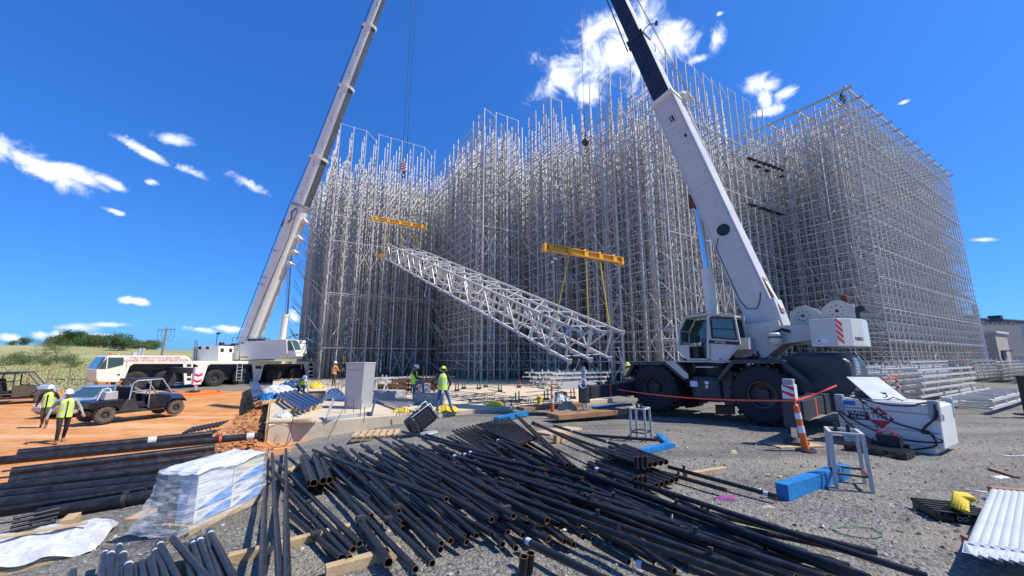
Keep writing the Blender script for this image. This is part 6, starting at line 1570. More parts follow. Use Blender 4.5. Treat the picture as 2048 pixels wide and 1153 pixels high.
# --- timbers
timber(G(455,1130),G(700,1066),.10,.10,'long timber lying under the three parallel pipes')
timber(G(650,1155),G(800,1112),.10,.10,'timber at the bottom edge under the heap pipes')
timber(G(575,950),G(604,935),.12,.09,'short timber under the small pipe bundle')
timber(G(130,1055),G(148,1040),.16,.11,'cut timber block beside the lowest fat pipe')
timber(at(1370,955,0),at(1450,942,0),.10,.07,'loose timber on the gravel beyond the tight pipe stack')
timber(G(1110,888),G(1140,879),.10,.20,'timber spacer between the crossing pipes and the flat stack')
timber(at(1980,940,0),at(2036,958,0),.07,.04,'dark stick lying at the right edge of the gravel','wood2')
timber(G(262,1045),G(308,1022),.22,.05,'weathered board under the wrapped pallet corner','wood')
timber(G(1085,870,.0),G(1150,858),.55,.05,'pale plywood sheet with white film behind the heap','ply')
for a,b,l,w,h in(((1105,838),(1240,826),'brown timber mat under the front crane jack, nearer board',.75,.16),((1040,822),(1160,812),'brown timber mat behind the front crane jack',.6,.14)):
    timber(at(*a,0),at(*b,0),w,h,l,'wood2',cat='timber mat')
timber(at(1545,893,0),at(1630,890,0),.5,.03,'thin board under the rear crane jack','wood')
for k in range(3):
    timber(at(1430,818,0)+Vector((0,0,.30+.12*k)),at(1468,820,0)+Vector((0,0,.30+.12*k)),.5,.11,['pale timber cribbing under the crane, bottom layer','pale timber cribbing under the crane, middle layer','pale timber cribbing under the crane, top layer'][k])
timber(at(1432,826,0),at(1470,828,0),.45,.28,'grey block carrying the timber cribbing under the crane','wood2')
# --- wooden pallet
wp=root('wooden_pallet','weathered wooden pallet lying before the slab edge','pallet',G(752,876),R(12))
m=MB()
for k in range(7): m.bb(-.62+k*.19,-.62+k*.19+.14,-.5,.5,.13,.15)
m.build('deck_boards',K['wood'],wp)
for y in(-.44,0,.44): m=MB(); m.bb(-.62,.66,y-.045,y+.045,.02,.129); m.build('stringer',K['wood'],wp)
m=MB(); 
for x in(-.58,0,.58): m.bb(x-.06,x+.06,-.5,.5,0,.019)
m.build('bottom_boards',K['wood2'],wp)
# --- tipped black seat / case with a frame in front of the slab
bs=root('tipped_seat','black padded seat on a pale frame tipped over by the slab edge','seat',G(845,870),R(25))
M=Matrix.Rotation(R(-35),3,'Y')
m=MB(); m.box((0,0,.48),(.62,.55,.5),0,0,M); m.build('cushion',K['dkcl'],bs,.10)
m=MB(); m.box((-.32,-.05,.30),(.30,.5,.42),0,0,M); m.build('backrest',K['blk'],bs,.08)
m=MB()
for y in(-.29,.29):
    q=[Vector(M@Vector(p))+Vector((0,0,.48)) for p in((-.3,y,.27),(.33,y,.27),(.33,y,-.27))]; m.path(q,.018,6)
q=[Vector(M@Vector(p))+Vector((0,0,.48)) for p in((.0,-.29,.27),(.0,.29,.27))]; m.path(q,.018,6); q=[Vector(M@Vector(p))+Vector((0,0,.48)) for p in((.33,-.29,.1),(.33,.29,.1))]; m.path(q,.018,6); m.build('pale_frame',K['alum'],bs)
m=MB(); m.sph((.1,-.1,.06),(.34,.28,.07),14,8); m.build('ground_bag',K['grayb'],bs)
# --- wrapped pallet of boxes
fA,fB,fC=G(383,1070),G(300,1050),G(520,1003)
ux=(fC-fA); uy=(fB-fA); 
WP=root('wrapped_pallet','pallet of blue and white cartons shrink-wrapped in clear film beside black pipes','wrapped pallet',fA,math.atan2(ux.y,ux.x))
Lx=ux.length; uxn=ux.normalized(); lat_=Vector((-uxn.y,uxn.x,0)); Ly=.62
Hh=0.80
m=MB()
for k in range(6): m.bb(-.05,Lx+.05,Ly*k/6.+.01,Ly*k/6.+Ly/6-.02,.10,.12)
m.build('pallet_deck',K['wood'],WP)
for y in(0.04,Ly/2,Ly-.04): m=MB(); m.bb(-.05,Lx+.05,y-.05,y+.05,0,.099); m.build('bearer',K['wood'],WP)
K['boxw']=mat('white_carton',(.74,.73,.70),.6,0,.06,3); K['boxb']=mat('blue_carton_print',(.05,.28,.68),.5,0,.08,3); K['boxy']=mat('cream_carton',(.66,.62,.42),.6,0,.1,3)
rows=4; hz_=(Hh-.12)/rows; colsN=2
for r_ in range(rows):
    for c_ in range(colsN):
        x0=Lx*c_/colsN; x1=Lx*(c_+1)/colsN
        for d_ in range(2):
            y0_=Ly*d_/2.; y1_=Ly*(d_+1)/2
            if d_==1 and r_==rows-1 and c_==0: y1_-=.1
            b=MB(); b.bb(x0+.006,x1-.006,y0_+.006,y1_-.006,.12+r_*hz_+.004,.12+(r_+1)*hz_-.004)
            bo=b.build('carton',K['boxy'] if (r_==rows-1 and d_==1) or (r_==3 and c_==1) else (K['card'] if d_==1 or (c_==0 and r_==0 and False) else K['boxw']),WP,.006)
            if d_==0 and (r_<2 or (r_==2 and c_==1)):
                z0_=.12+r_*hz_+.012; z1_=.12+(r_+1)*hz_-.012
                b=MB(); yy=-.001
                if r_!=1 or c_==0: b.add([(x0+.02,yy,z0_),(x1-.02,yy,z0_),(x1-.02,yy,z1_),(x1-.02-(x1-x0)*.15,yy,z1_)],[(0,1,2,3)])
                else: b.add([(x0+.25,yy,z0_),(x1-.02,yy,z0_),(x1-.02,yy,z1_-.03)],[(0,1,2)])
                b.build('blue_print',K['boxb'],bo)
                b=MB(); [b.add([(x0+.04,yy-.002,z1_-.03-.025*q_),(x0+.16-.03*q_,yy-.002,z1_-.03-.025*q_),(x0+.16-.03*q_,yy-.002,z1_-.02-.025*q_),(x0+.04,yy-.002,z1_-.02-.025*q_)],[(0,1,2,3)]) for q_ in(0,1)]; b.build('grey_print',K['grayb'],bo)
# film: a bulging translucent skin
fm=bpy.data.materials.new('clear_film'); t=nt(fm)
tcx=N(t,'ShaderNodeTexCoord').outputs['Object']
mpn=N(t,'ShaderNodeMapping',{'Vector':tcx,'Rotation':(0,.25,0),'Scale':(2.,2.,16.)})
nzf=N(t,'ShaderNodeTexNoise',{'Vector':mpn.outputs[0],'Scale':1.6,'Detail':6.,'Roughness':.65})
bpf=N(t,'ShaderNodeBump',{'Height':nzf.outputs[0],'Strength':.7,'Distance':.03})
gl=N(t,'ShaderNodeBsdfPrincipled',{'Base Color':(.8,.82,.84,1),'Roughness':.18,'Normal':bpf.outputs[0]}); tr_=N(t,'ShaderNodeBsdfTransparent')
fcf=N(t,'ShaderNodeMapRange',{'Value':nzf.outputs[0],'From Min':.42,'From Max':.68,'To Min':.12,'To Max':.62})
mxf=N(t,'ShaderNodeMixShader'); t.links.new(fcf.outputs[0],mxf.inputs[0]); t.links.new(tr_.outputs[0],mxf.inputs[1]); t.links.new(gl.outputs[0],mxf.inputs[2])
o_=N(t,'ShaderNodeOutputMaterial'); t.links.new(mxf.outputs[0],o_.inputs[0]); K['film']=fm
m=MB(); nu,nv=40,14; rf=random.Random(9)
def peri(s):
    s=s%4; k=int(s); f=s-k
    return [(f*Lx,0),(Lx,f*Ly),(Lx-f*Lx,Ly),(0,Ly-f*Ly)][k]
rgs=[]
for j in range(nv+1):
    z_=.06+(Hh-.05)*j/nv; row=[]
    for i in range(nu):
        x,y=peri(4.*i/nu); cx_,cy_=Lx/2,Ly/2; e=.03+(.05+(.20 if 2.6<4.*i/nu<3.95 else .0))*(1-j/nv)**1.6+rf.uniform(-.010,.016); dx_,dy_=x-cx_,y-cy_; l_=math.hypot(dx_,dy_)
        row.append((x+dx_/l_*e,y+dy_/l_*e,z_+rf.uniform(-.01,.01)))
    rgs.append(row)
for j in range(nv):
    for i in range(nu): m.add([rgs[j][i],rgs[j][(i+1)%nu],rgs[j+1][(i+1)%nu],rgs[j+1][i]],[(0,1,2,3)],0,True)
m.build('stretch_film',K['film'],WP)
m=MB(); gx=12; tv=[[(Lx*i/gx*1.07-.035*Lx,Ly*j/gx*1.09-.045*Ly,Hh+.015+.028*math.sin(i*.8+j*.5)*math.cos(j*.7)+rf.uniform(0,.02)-(.05 if i in(0,gx) or j in(0,gx) else 0)) for i in range(gx+1)] for j in range(gx+1)]
for j in range(gx):
    for i in range(gx): m.add([tv[j][i],tv[j][i+1],tv[j+1][i+1],tv[j+1][i]],[(0,1,2,3)],0,True)
m.build('top_film',K['foam'],WP)
# --- white sheet over a pallet at the bottom left
ps=root('covered_pallet','low pallet under a crumpled white plastic sheet at the bottom left corner','covered pallet',G(55,1120),R(33))
m=MB(); n=22; rs=random.Random(4)
sh=[[( -.75+1.5*i/n, -.55+1.1*j/n, .20+.10*math.exp(-((i/n-.5)**2+(j/n-.5)**2)*5)+.022*math.sin(i*.9+j*.5)+rs.uniform(-.010,.012)-(.08 if i in(0,n) or j in(0,n) else 0)) for i in range(n+1)] for j in range(n+1)]
for j in range(n):
    for i in range(n): m.add([sh[j][i],sh[j][i+1],sh[j+1][i+1],sh[j+1][i]],[(0,1,2,3)],0,True)
m.build('plastic_sheet',K['foam'],ps)
m=MB(); m.bb(-.7,.7,-.5,.5,.10,.14); m.build('deck',K['wood'],ps)
for y in(-.46,0,.46): m=MB(); m.bb(-.7,.7,y-.06,y+.06,0,.099); m.build('bearer',K['wood'],ps)
m=MB(); m.beam((-.6,-.1,.36),(.5,.05,.33),.09,.02); m.build('timber_lath',K['wood'],ps)

# ---------------- things on the slab -----------------
def slab(px,py): return at(px,py,SZ)
# grey sheet-metal column form
bxr=root('sheet_metal_box','tall grey sheet-metal box standing on the slab','metal box',slab(716,816),R(-24))
m=MB(); m.prism([(-.46,0),(.46,0),(.52,1.86),(-.50,1.86)],-.33,.33,'y'); m.build('shell',K['alum'],bxr,.01,True)
m=MB(); m.bb(-.52,.535,-.345,.345,1.862,1.90); m.bb(-.475,.49,-.336,-.331,1.22,1.24); m.bb(-.485,.50,-.336,-.331,1.56,1.575); m.build('seam_band',K['galv2'],bxr)
m=MB(); 
for k in range(14): m.bb(-.44+k*.07,-.41+k*.07,-.3365,-.332,1.58,1.60)
m.build('slot_row',K['dk'],bxr)
# bundles of blue pipes
for g_,(fa,fb,na,nb,n_,z_) in enumerate((((552,800),(596,790),(602,834),(642,818),6,.28),((500,772),(512,768),(508,806),(526,800),4,.22))):
    for k in range(n_):
        f=k/(n_-1.); a=slab(fa[0]+(fb[0]-fa[0])*f,fa[1]+(fb[1]-fa[1])*f)+Vector((0,0,z_)); b=slab(na[0]+(nb[0]-na[0])*f,na[1]+(nb[1]-na[1])*f)+Vector((0,0,z_))
        m=MB(); m.path([a-a,b-a],.075,10); o=m.build('blue_tube',K['bluep']); o.location=a; tag(o,('dark blue tube in the front bundle on the slab','dark blue tube in the rear bundle at the slab corner')[g_],'tube','dark blue tubes on the slab')
for (px,py,l) in((600,826,'timber bearer under the front bundle of blue tubes'),(560,806,'rear timber bearer under the front bundle of blue tubes')):
    timber(slab(px-38,py+4),slab(px+42,py-8),.12,.16,l)
def heap(name,label,cat,c,rx,ry,h,m_,seed,rz=0,n=20):
    rh=random.Random(seed); m=MB(); g=[]
    for j in range(n+1):
        row=[]
        for i in range(n+1):
            x=-1+2*i/n; y=-1+2*j/n; q=max(0,1-x*x*.9-y*y*.9)
            row.append((x*rx*(1+rh.uniform(-.06,.06)),y*ry*(1+rh.uniform(-.06,.06)),h*q**.8*(1+rh.uniform(-.24,.24)) if q>0 else 0.0))
        g.append(row)
    for j in range(n):
        for i in range(n): m.add([g[j][i],g[j][i+1],g[j+1][i+1],g[j+1][i]],[(0,1,2,3)],0,False)
    o=m.build(name,m_ if not isinstance(m_,str) else K[m_]); o.location=c; o.rotation_euler=(0,0,rz); tag(o,label,cat); return o
heap('plastic_wrap','white and blue crumpled plastic wrap heaped on the rear blue tubes','plastic wrap',slab(556,786),1.0,.7,.45,'foam',1)
heap('plastic_wrap','blue crumpled sheet lying between the two bundles of blue tubes','plastic wrap',slab(540,800),.6,.35,.3,'blue',2)
heap('plastic_wrap','small white crumpled wrap in front of the front tube bundle','plastic wrap',slab(566,834),.3,.22,.2,'foam',3)
heap('plastic_wrap','grey clear plastic heap beside the cardboard box','plastic wrap',slab(668,800),.55,.45,.5,'foam',8)
heap('blue_tarp','dark blue tarpaulin heap behind the bending worker','tarpaulin',slab(585,776),1.0,.6,.45,'bluep',12)
heap('sling_heap','yellow sling heap on the slab behind the cardboard box','sling heap',slab(630,776),.55,.4,.38,'sling',5)
heap('sling_heap','yellow sling heap at the feet of the worker in lime helmet','sling heap',slab(893,822),.50,.28,.22,'sling',6)
heap('sling_heap','yellow sling heap on the slab left of the yellow pipe cap','sling heap',slab(992,812),.42,.28,.18,'sling',7)
heap('sling_heap','flat yellow sling pile by the slab edge near the tipped seat','sling heap',slab(806,824),.42,.25,.13,'sling',9)
heap('rag_heap','white rag heap on the slab right of the orange delineator','rag heap',slab(1122,802),.35,.3,.32,'foam',10)
heap('rag_heap','pale yellow bag with dark straps before the timber mat','bag',at(1134,820,0),.4,.25,.28,'ply',11)
heap('purple_rag','purple rag lying on the gravel beyond the heap','rag',at(1452,998,0),.17,.06,.05,mat('purple_cloth',(.30,.06,.22),.8),13,n=8)
heap('paper_scrap','crumpled cream paper on the gravel before the crane shadow','paper',at(1466,907,0),.09,.07,.07,'ply',14,n=6)
heap('paper_scrap','white scrap beside the dark stick at the right edge','paper',at(2002,955,0),.13,.06,.03,'foam',15,n=6)
heap('paper_scrap','cream paper strip on the gravel beside the blue wrapped beam','paper',at(1536,1016,0),.10,.03,.03,'ply',16,n=6)
for i,(px,py) in enumerate(((2025,912),(1990,985))):
    r4=random.Random(i); m=MB(); m.path([(0.14*k-.3+r4.uniform(-.05,.05),r4.uniform(-.14,.14),.012) for k in range(6)],.008,5); o=m.build('loose_rope',K['refl']); o.location=at(px,py,0); tag(o,('loose white cord curled on the gravel at the right edge','thin white cord on the gravel behind the yellow strap')[i],'cord')
m=MB(); r4=random.Random(8); m.path([(.26*math.cos(k*.5),.16*math.sin(k*.5)+r4.uniform(-.02,.02),.012) for k in range(14)],.007,5); o=m.build('rope_ring',K['green']); o.location=at(1716,1066,0); tag(o,'thin dark green cord ring lying on the gravel','cord')
cb=root('cardboard_box','torn open cardboard box on the slab beside clear plastic','cardboard box',slab(632,800),.4)
for s_,d_ in(((-.4,0,.2),(.02,.6,.4)),((.4,0,.2),(.02,.6,.4)),((0,.3,.2),(.8,.02,.4)),((0,-.3,.17),(.8,.02,.34))): m=MB(); m.box(s_,d_); m.build('side_panel',K['card'],cb)
m=MB(); m.box((-.6,-.1,.30),(.42,.5,.02),0,0,Matrix.Rotation(.6,3,'Y')); m.build('flap',K['card'],cb); m=MB(); m.bb(-.39,.39,-.29,.29,.0,.02); m.build('bottom',K['card'],cb)
# galvanised channels
for k in range(4):
    a=slab(742+k*6,800-k*3)+Vector((0,0,.08+.0*k)); b=slab(800+k*11,822-k*4)+Vector((0,0,.08)); d=b-a; m=MB(); m.beam(a-a,d,.16,.02); up=Vector((0,0,.09)); n_=Vector((-d.y,d.x,0)).normalized()*.08
    m.beam(n_+up*.5,d+n_+up*.5,.012,.1); m.beam(-n_+up*.5,d-n_+up*.5,.012,.1); o=m.build('steel_channel',K['alum']); o.location=a; tag(o,'silver steel channel lying beside the sheet-metal box' if k else 'front silver steel channel lying beside the sheet-metal box','steel channel','silver channels on the slab')
cf=root('channel_frame','grey steel base channel with two upright plates at the slab edge','steel frame',slab(656,842),0)
P_=lambda px,py,z: slab(px,py)+Vector((0,0,z))-slab(656,842)
m=MB(); m.beam(P_(652,842,.06),P_(742,830,.06),.12,.10); m.build('base_channel',K['alum'],cf)
m=MB(); m.beam(P_(650,842,.0),P_(664,836,.62),.22,.03,Vector((1,.3,0))); m.build('leaning_plate',K['alum'],cf); m=MB(); m.beam(P_(743,832,.0),P_(750,830,.75),.26,.05,Vector((1,.3,0))); m.build('upright_plate',K['bluep'],cf)
# rebars
REB=[(690,826,.6),(707,826,.55),(720,834,.6),(727,846,.5),(757,800,.6),(765,800,.55),(773,800,.7),(780,800,.55),(812,800,1.3),(833,806,.9),(844,806,1.3),(846,800,1.6),(851,790,1.2),(865,780,1.2),(870,785,1.0),(682,792,.9),(676,794,1.0),(670,795,.8),(662,792,.7),(655,790,.6),(640,770,.8)]
for px,py,h in REB:
    a=slab(px,py); m=MB(); rb=random.Random(px); m.path([(0,0,0),(rb.uniform(-.02,.02),rb.uniform(-.02,.02),h*.6),(rb.uniform(-.04,.04),rb.uniform(-.03,.03),h)],.014,6); o=m.build('rebar',K['rust']); o.location=a
    tag(o,'tall rusty reinforcing bar standing out of the slab by the workers' if h>1.1 else 'short rusty reinforcing bar standing out of the slab','reinforcing bar','reinforcing bars standing out of the slab')
for g_,(px,py,n_,dx,lab) in enumerate(((793,832,9,3.2,'short bar in the tight cluster beside the tipped seat'),(966,804,10,4.6,'short bar in the row left of the green conduits'),(1052,808,4,5,'short bar in the small row before the yellow pipe cap'))):
    for k in range(n_):
        a=slab(px+dx*k,py-(k%2)*3); m=MB(); m.tube((0,0,0),(0,0,.14+.05*(k%3)),.014,n=6); o=m.build('rebar_stub',K['rust']); o.location=a; tag(o,lab,'reinforcing bar','short bar stubs in the slab')
# broken concrete blocks
def block(px,py,sx,sy,sz,label,rz,seed,m_='concg',n=6):
    rb=random.Random(seed); m=MB()
    import itertools
    def P3(i,j,k): return (sx*(i/n-.5),sy*(j/n-.5),sz*k/n)
    jit={}
    def v(i,j,k):
        if (i,j,k) not in jit: p=P3(i,j,k); jit[i,j,k]=tuple(c+rb.uniform(-.03,.03)*(1 if q<2 else .6) for q,c in enumerate(p))
        return jit[i,j,k]
    for a in range(n):
        for b in range(n):
            m.add([v(a,b,n),v(a+1,b,n),v(a+1,b+1,n),v(a,b+1,n)],[(0,1,2,3)])
            for s_ in(0,n): m.add([v(a,s_,b),v(a+1,s_,b),v(a+1,s_,b+1),v(a,s_,b+1)],[(0,1,2,3)]); m.add([v(s_,a,b),v(s_,a+1,b),v(s_,a+1,b+1),v(s_,a,b+1)],[(0,1,2,3)])
    o=m.build('concrete_block',K[m_],None,0,True); o.location=slab(px,py); o.rotation_euler=(0,0,rz); tag(o,label,'concrete block','broken concrete blocks on the slab')
block(778,800,1.35,.8,.48,'rough concrete block left of the worker with a raised foot',R(-20),1)
block(858,808,1.30,.7,.46,'rough concrete block under the raised foot of the worker',R(-15),2)
block(848,786,.7,.6,.55,'small rough concrete block behind the worker with a raised foot',R(10),3)
for px,py,w_,h_,l in((803,786,.9,.85,'brown rusty form crate left of the standing workers'),(855,782,1.3,.8,'brown rusty form crate behind the standing workers'),(774,780,.9,.35,'low brown timber box behind the left concrete block')):
    fc=root('form_crate',l,'crate',slab(px,py),R(-20)); m=MB()
    for k in range(5): 
        x=-w_/2+w_*k/4
        for yy in(-.33,.33): m=MB(); m.bb(x-.03,x+.03,yy-.03,yy+.03,0,h_); m.build('post',K['rust'],fc)
    m=MB()
    for k in range(3): z=h_*(.2+.3*k); m.bb(-w_/2-.03,w_/2+.03,-.385,-.362,z-.1,z+.1); m.bb(-w_/2-.03,w_/2+.03,.362,.385,z-.1,z+.1)
    m.build('plank_boards',K['wood2'],fc)
sh_=root('saw_horse','white timber trestle on the slab right of the sheet-metal box','trestle',slab(760,786),R(-25)); m=MB(); m.beam((-.5,0,.75),(.5,0,.75),.1,.1); m.build('top_rail',K['galv2'],sh_)
for x in(-.42,.42):
    for y in(-.22,.22): m=MB(); m.beam((x,y,0),(x,0,.74),.07,.05); m.build('leg',K['galv2'],sh_)
# conduit pairs
CD=[(997,784,'green'),(1031,806,'green'),(1089,801,'green'),(925,778,'green'),(955,779,'green'),(969,775,'green'),(1035,776,'redc'),(1142,798,'redc'),(911,783,'redc'),(883,772,'green')]
for px,py,c_ in CD:
    a=slab(px,py); h=.46; r_=root('conduit_pair',f"{'green' if c_=='green' else 'red'} pair of conduit stubs standing out of the slab",'conduit',a,0,'conduit pairs on the slab')
    for k in(0,1):
        m=MB(); m.path([(k*.17,0,0),(k*.17,0,h*.6),(k*.17+.01*(1-2*k),.01,h+.06*k)],.036,10); m.build('conduit',K[c_],r_)
    m=MB(); m.box((.09,-.05,.06),(.3,.22,.12)); m.build('grout_box',K['dk'],r_)
spec={0:'green conduit pair straight behind the gap right of the lime-helmet worker',1:'nearest green conduit pair, left of the yellow pipe cap',2:'green conduit pair just left of the orange delineator',6:'red conduit pair far out on the slab before the frame stack',7:'red conduit pair right of the orange delineator',8:'red conduit pair just right of the lime-helmet worker'}
cds=[o for o in COL.objects if o.name.startswith('conduit_pair')]
for k,l in spec.items(): cds[k]['label']=l
yc=root('pipe_cap','small bright yellow capped pipe standing on the slab','pipe cap',slab(1079,812)); m=MB(); m.lathe([(.001,.0),(.11,0),(.12,.06),(.10,.12),(.10,.34),(.12,.36),(.12,.40),(.05,.44),(.001,.44)],(0,0,0),n=14); m.build('cap_body',K['sling'],yc); m=MB(); m.tube((-.16,0,.3),(.16,0,.3),.03,n=8); m.build('cross_handle',K['sling'],yc)
bb_=root('tool_crate','black tool crate on the slab right of the orange delineator','crate',slab(1122,795),.2); m=MB(); m.bb(-.3,.3,-.2,.2,0,.26); m.build('case',K['blk'],bb_,.02); m=MB(); m.path([(-.15,0,.26),(-.1,0,.32),(.1,0,.32),(.15,0,.26)],.012); m.build('handle',K['dk'],bb_)
# cables and thin bars lying over the slab
rl=random.Random(21)
for k in range(26):
    px=rl.uniform(895,1180); py=rl.uniform(772,812); a=slab(px,py); L=rl.uniform(1.2,4.); an=rl.choice([UROT,UROT+pi/2,UROT+.2])+rl.uniform(-.15,.15)
    m=MB(); m.path([(0,0,.02),(math.cos(an)*L*.5+rl.uniform(-.2,.2),math.sin(an)*L*.5+rl.uniform(-.2,.2),.03),(math.cos(an)*L,math.sin(an)*L,.02)],.018,5); o=m.build('slab_conduit',K['dk']); o.location=a; tag(o,'thin dark conduit lying across the sunlit slab','conduit','thin conduits lying on the slab')
# steel plate cover at the slab corner
m=MB(); a=Vector((0,0,0)); m.box((0,0,.04),(1.5,.35,.05),.08); m.box((.35,.02,.09),(.5,.3,.06),.2); o=m.build('broken_board',K['ply']); o.location=slab(582,846); tag(o,'broken boards lying on the slab corner','board')
# thin wire hoop leaning on the slab face
m=MB(); m.path([(.42*math.cos(t*.35),0.02*math.sin(t),.34+.34*math.sin(t*.35)) for t in range(19)],.010,5); o=m.build('wire_hoop',K['rust']); o.location=G(560,893)+Vector((0,-.15,0)); tag(o,'thin rusty wire hoop leaning against the slab corner','wire')
for i,(a,b) in enumerate((((572,892),(590,822)),((655,880),(695,800)))):
    p=G(a[0],a[1]); q=atY(b[0],b[1],p.y+.25); m=MB(); m.tube((0,0,0),q-p,.010,n=6); o=m.build('leaning_bar',K['dk']); o.location=p; tag(o,('thin dark bar leaning on the slab corner','thin dark bar leaning on the slab face left of the pallet')[i],'bar')
# ---------------- stacked rack frames -----------------
def rack_frame(L,Wd,label,loc,rz,group):
    r_=root('stacked_frame',label,'rack frame',loc,rz,group)
    for y in(-Wd/2,Wd/2): m=MB(); m.beam((-L/2,y,0),(L/2,y,0),.10,.10); m.build('chord',K['galv2'],r_)
    m=MB(); x=-L/2+.2; i=0
    while x<L/2-.1:
        m.beam((x,-Wd/2,0),(x,Wd/2,0),.06,.06)
        if x+1.2<L/2: m.beam((x,-Wd/2 if i%2 else Wd/2,0),(x+1.2,Wd/2 if i%2 else -Wd/2,0),.045,.045)
        x+=1.2;i+=1
    for x in np.arange(-L/2+.6,L/2,2.4):
        for y in(-Wd/2,Wd/2): m.bb(x-.04,x+.04,y-.04,y+.04,.051,.25)
    m.build('lattice',K['galv2'],r_)
    return r_
proto={}
def stack(c,L,Wd,nl,nw,rz,labels,group,dz=.30,z0=.12):
    key=(L,Wd); k=0
    for l in range(nl):
        for w in range(nw):
            off=Vector((math.cos(rz+pi/2),math.sin(rz+pi/2),0))*(w*(Wd+.25))+Vector((math.cos(rz),math.sin(rz),0))*((l*37+w*53)%7-3)*.12
            p=c+off+Vector((0,0,z0+l*dz)); lab=labels(l,w,nl,nw)
            if key not in proto: proto[key]=rack_frame(L,Wd,lab,p,rz,group); 
            else:
                q=copy_tree(proto[key],p,rz,lab); q['group']=group
            k+=1
def lab_(nm):
    return lambda l,w,nl,nw: f"white lattice frame in the {nm}" if 0<l<nl-1 else (f"top white lattice frame of the {nm}" if l==nl-1 and nw==1 else f"white lattice frame on top of the {nm}" if l==nl-1 else f"white lattice frame at the bottom of the {nm}")
RZ=UROT
c=at(1985,806,0); stack(c,9.,1.3,2,1,RZ,lab_('low near stack by the right edge'),'white lattice frames lying in stacks',.28)
c=at(1852,790,0)+U*2.0; stack(c,11.,1.3,5,3,RZ,lab_('large stack behind the fuel tank'),'white lattice frames lying in stacks',.32)
c=at(1800,765,0)+U*6.0; stack(c,11.,1.3,6,2,RZ,lab_('stack behind the crane counterweight'),'white lattice frames lying in stacks',.30)
c=at(2040,762,0)+U*3; stack(c,9.,1.3,6,2,RZ,lab_('stack at the far right edge'),'white lattice frames lying in stacks',.30)
c=at(1190,776,0)+V*2.2; stack(c,5.5,1.3,4,2,RZ,lab_('stack beyond the slab'),'white lattice frames lying in stacks',.30,-.0)
c=AB(9.5,33.5,SZ); stack(c,9,1.3,2,1,RZ,lab_('low stack at the rack foot'),'white lattice frames lying in stacks',.26)
# pile of flat steel on the slab under the hanging tower
for k in range(4):
    a=slab(1120,779)+Vector((0,0,.06+.09*k)); m=MB(); m.beam(Vector((0,0,0)),U*3.4,.28,.08); o=m.build('steel_beam',K['alum']); o.location=a+V*.12*k; tag(o,'grey steel beam lying on the slab end before the lattice frames','steel beam','grey steel beams on the slab')
# tag lines
for i,(a,b) in enumerate((((1139,722),(1122,772)),((1158,720),(1144,760)),((1236,695),(1242,762)))):
    p=atY(*a,17.2); q=atY(*b,17.8); m=MB(); m.path([(0,0,0),(q-p)*.5+Vector((.15*(i==2),0,0)),q-p],.016,5); o=m.build('tag_line',K['refl']); o.location=p; tag(o,('white tag line hanging from the left corner of the lifted tower','thin tan tag line hanging from the middle of the lifted tower','white tag line hanging from the right corner of the lifted tower')[i],'rope')
# boom lift
bl=root('boom_lift','orange articulated boom lift parked before the far rack end','boom lift',at(1880,735,0)+Vector((0,14,0)),R(25)); 
bp0=atY(1915,724,62.)
bl.location=(bp0.x,bp0.y,0); zz=bp0.z
m=MB(); m.bb(-1.4,1.4,-1.1,1.1,.5,1.0); m.build('chassis',K['dk'],bl)
for x in(-1.1,1.1):
    for y in(-1.1,1.1): o=MB(); o.lathe([(.2,-.17),(.45,-.17),(.5,-.1),(.5,.1),(.45,.17),(.2,.17)],(0,0,0),(0,1,0),18); q=o.build('wheel',K['rub'],bl); q.location=(x,y,.5)
m=MB(); m.prism([(-1.5,1.05),(1.2,1.05),(1.1,1.8),(-1.4,1.7)],-.9,.9,'y'); m.build('turret',K['org'],bl,.05,True)
m=MB(); m.beam((-.9,0,1.7),(2.6,0,2.75),.3,.35); m.beam((2.6,0,2.8),(6.2,0,2.7),.26,.3); m.build('boom_arm',K['org'],bl)
m=MB(); m.box((2.7,0,2.7),(.7,.5,.6)); m.build('knuckle',K['dk'],bl,.05)
m=MB()
for y in(-.5,.5):
    for z in(2.2,2.7,3.2): m.beam((6.2,y,z),(7.2,y,z),.05,.05)
for x in(6.2,7.2):
    for z in(2.2,2.7,3.2): m.beam((x,-.5,z),(x,.5,z),.05,.05)
    for y in(-.5,.5): m.beam((x,y,2.2),(x,y,3.2),.05,.05)
m.bb(6.2,7.2,-.5,.5,2.15,2.2); m.build('basket',K['org'],bl)
# buildings on the far right
def pxbox(name,label,x0,x1,ytop,Y,depth,m_,parts=True):
    a=atY(x0,713,Y); b=atY(x1,713,Y); zt=atY((x0+x1)/2,ytop,Y).z
    r_=root(name,label,'building',((a.x+b.x)/2,Y,0)); w=(b.x-a.x)/2
    r_.rotation_euler=(0,0,R(30) if m_ in('bldg','bldg3') else R(20)); m=MB(); m.bb(-w,w,0,depth,-.5,zt); m.build('wall',K[m_],r_)
    m=MB(); m.bb(-w-.3,w+.3,-.3,depth+.3,zt+.003,zt+.4); m.build('roof',K['bldg3'] if m_=='bldg' else K['bldg2'],r_)
    return r_,w,zt
b1,w,zt=pxbox('beige_building','long beige metal shed with a dark loading bay beyond the frame stacks',1962,2060,668,75,25,'bldg')
m=MB(); m.bb(-w*.62,-w*.0,-.2,.0,.5,3.0); m.build('loading_bay',K['dk'],b1); m=MB(); m.bb(-w*.64,w*.02,-1.4,.0,3.0,3.2); m.build('bay_canopy',K['bldg2'],b1)
b2,w,zt=pxbox('far_building','dark slate-blue building block behind the beige shed',1998,2090,642,130,30,'bldg2')
m=MB(); m.bb(-w*.3,-w*.1,2,5,zt+.4,zt+2); m.build('roof_unit',K['dk'],b2)
b3,w,zt=pxbox('far_tower','small dark blue plant tower left of the slate-blue block',1968,1998,639,120,12,'bldg2')
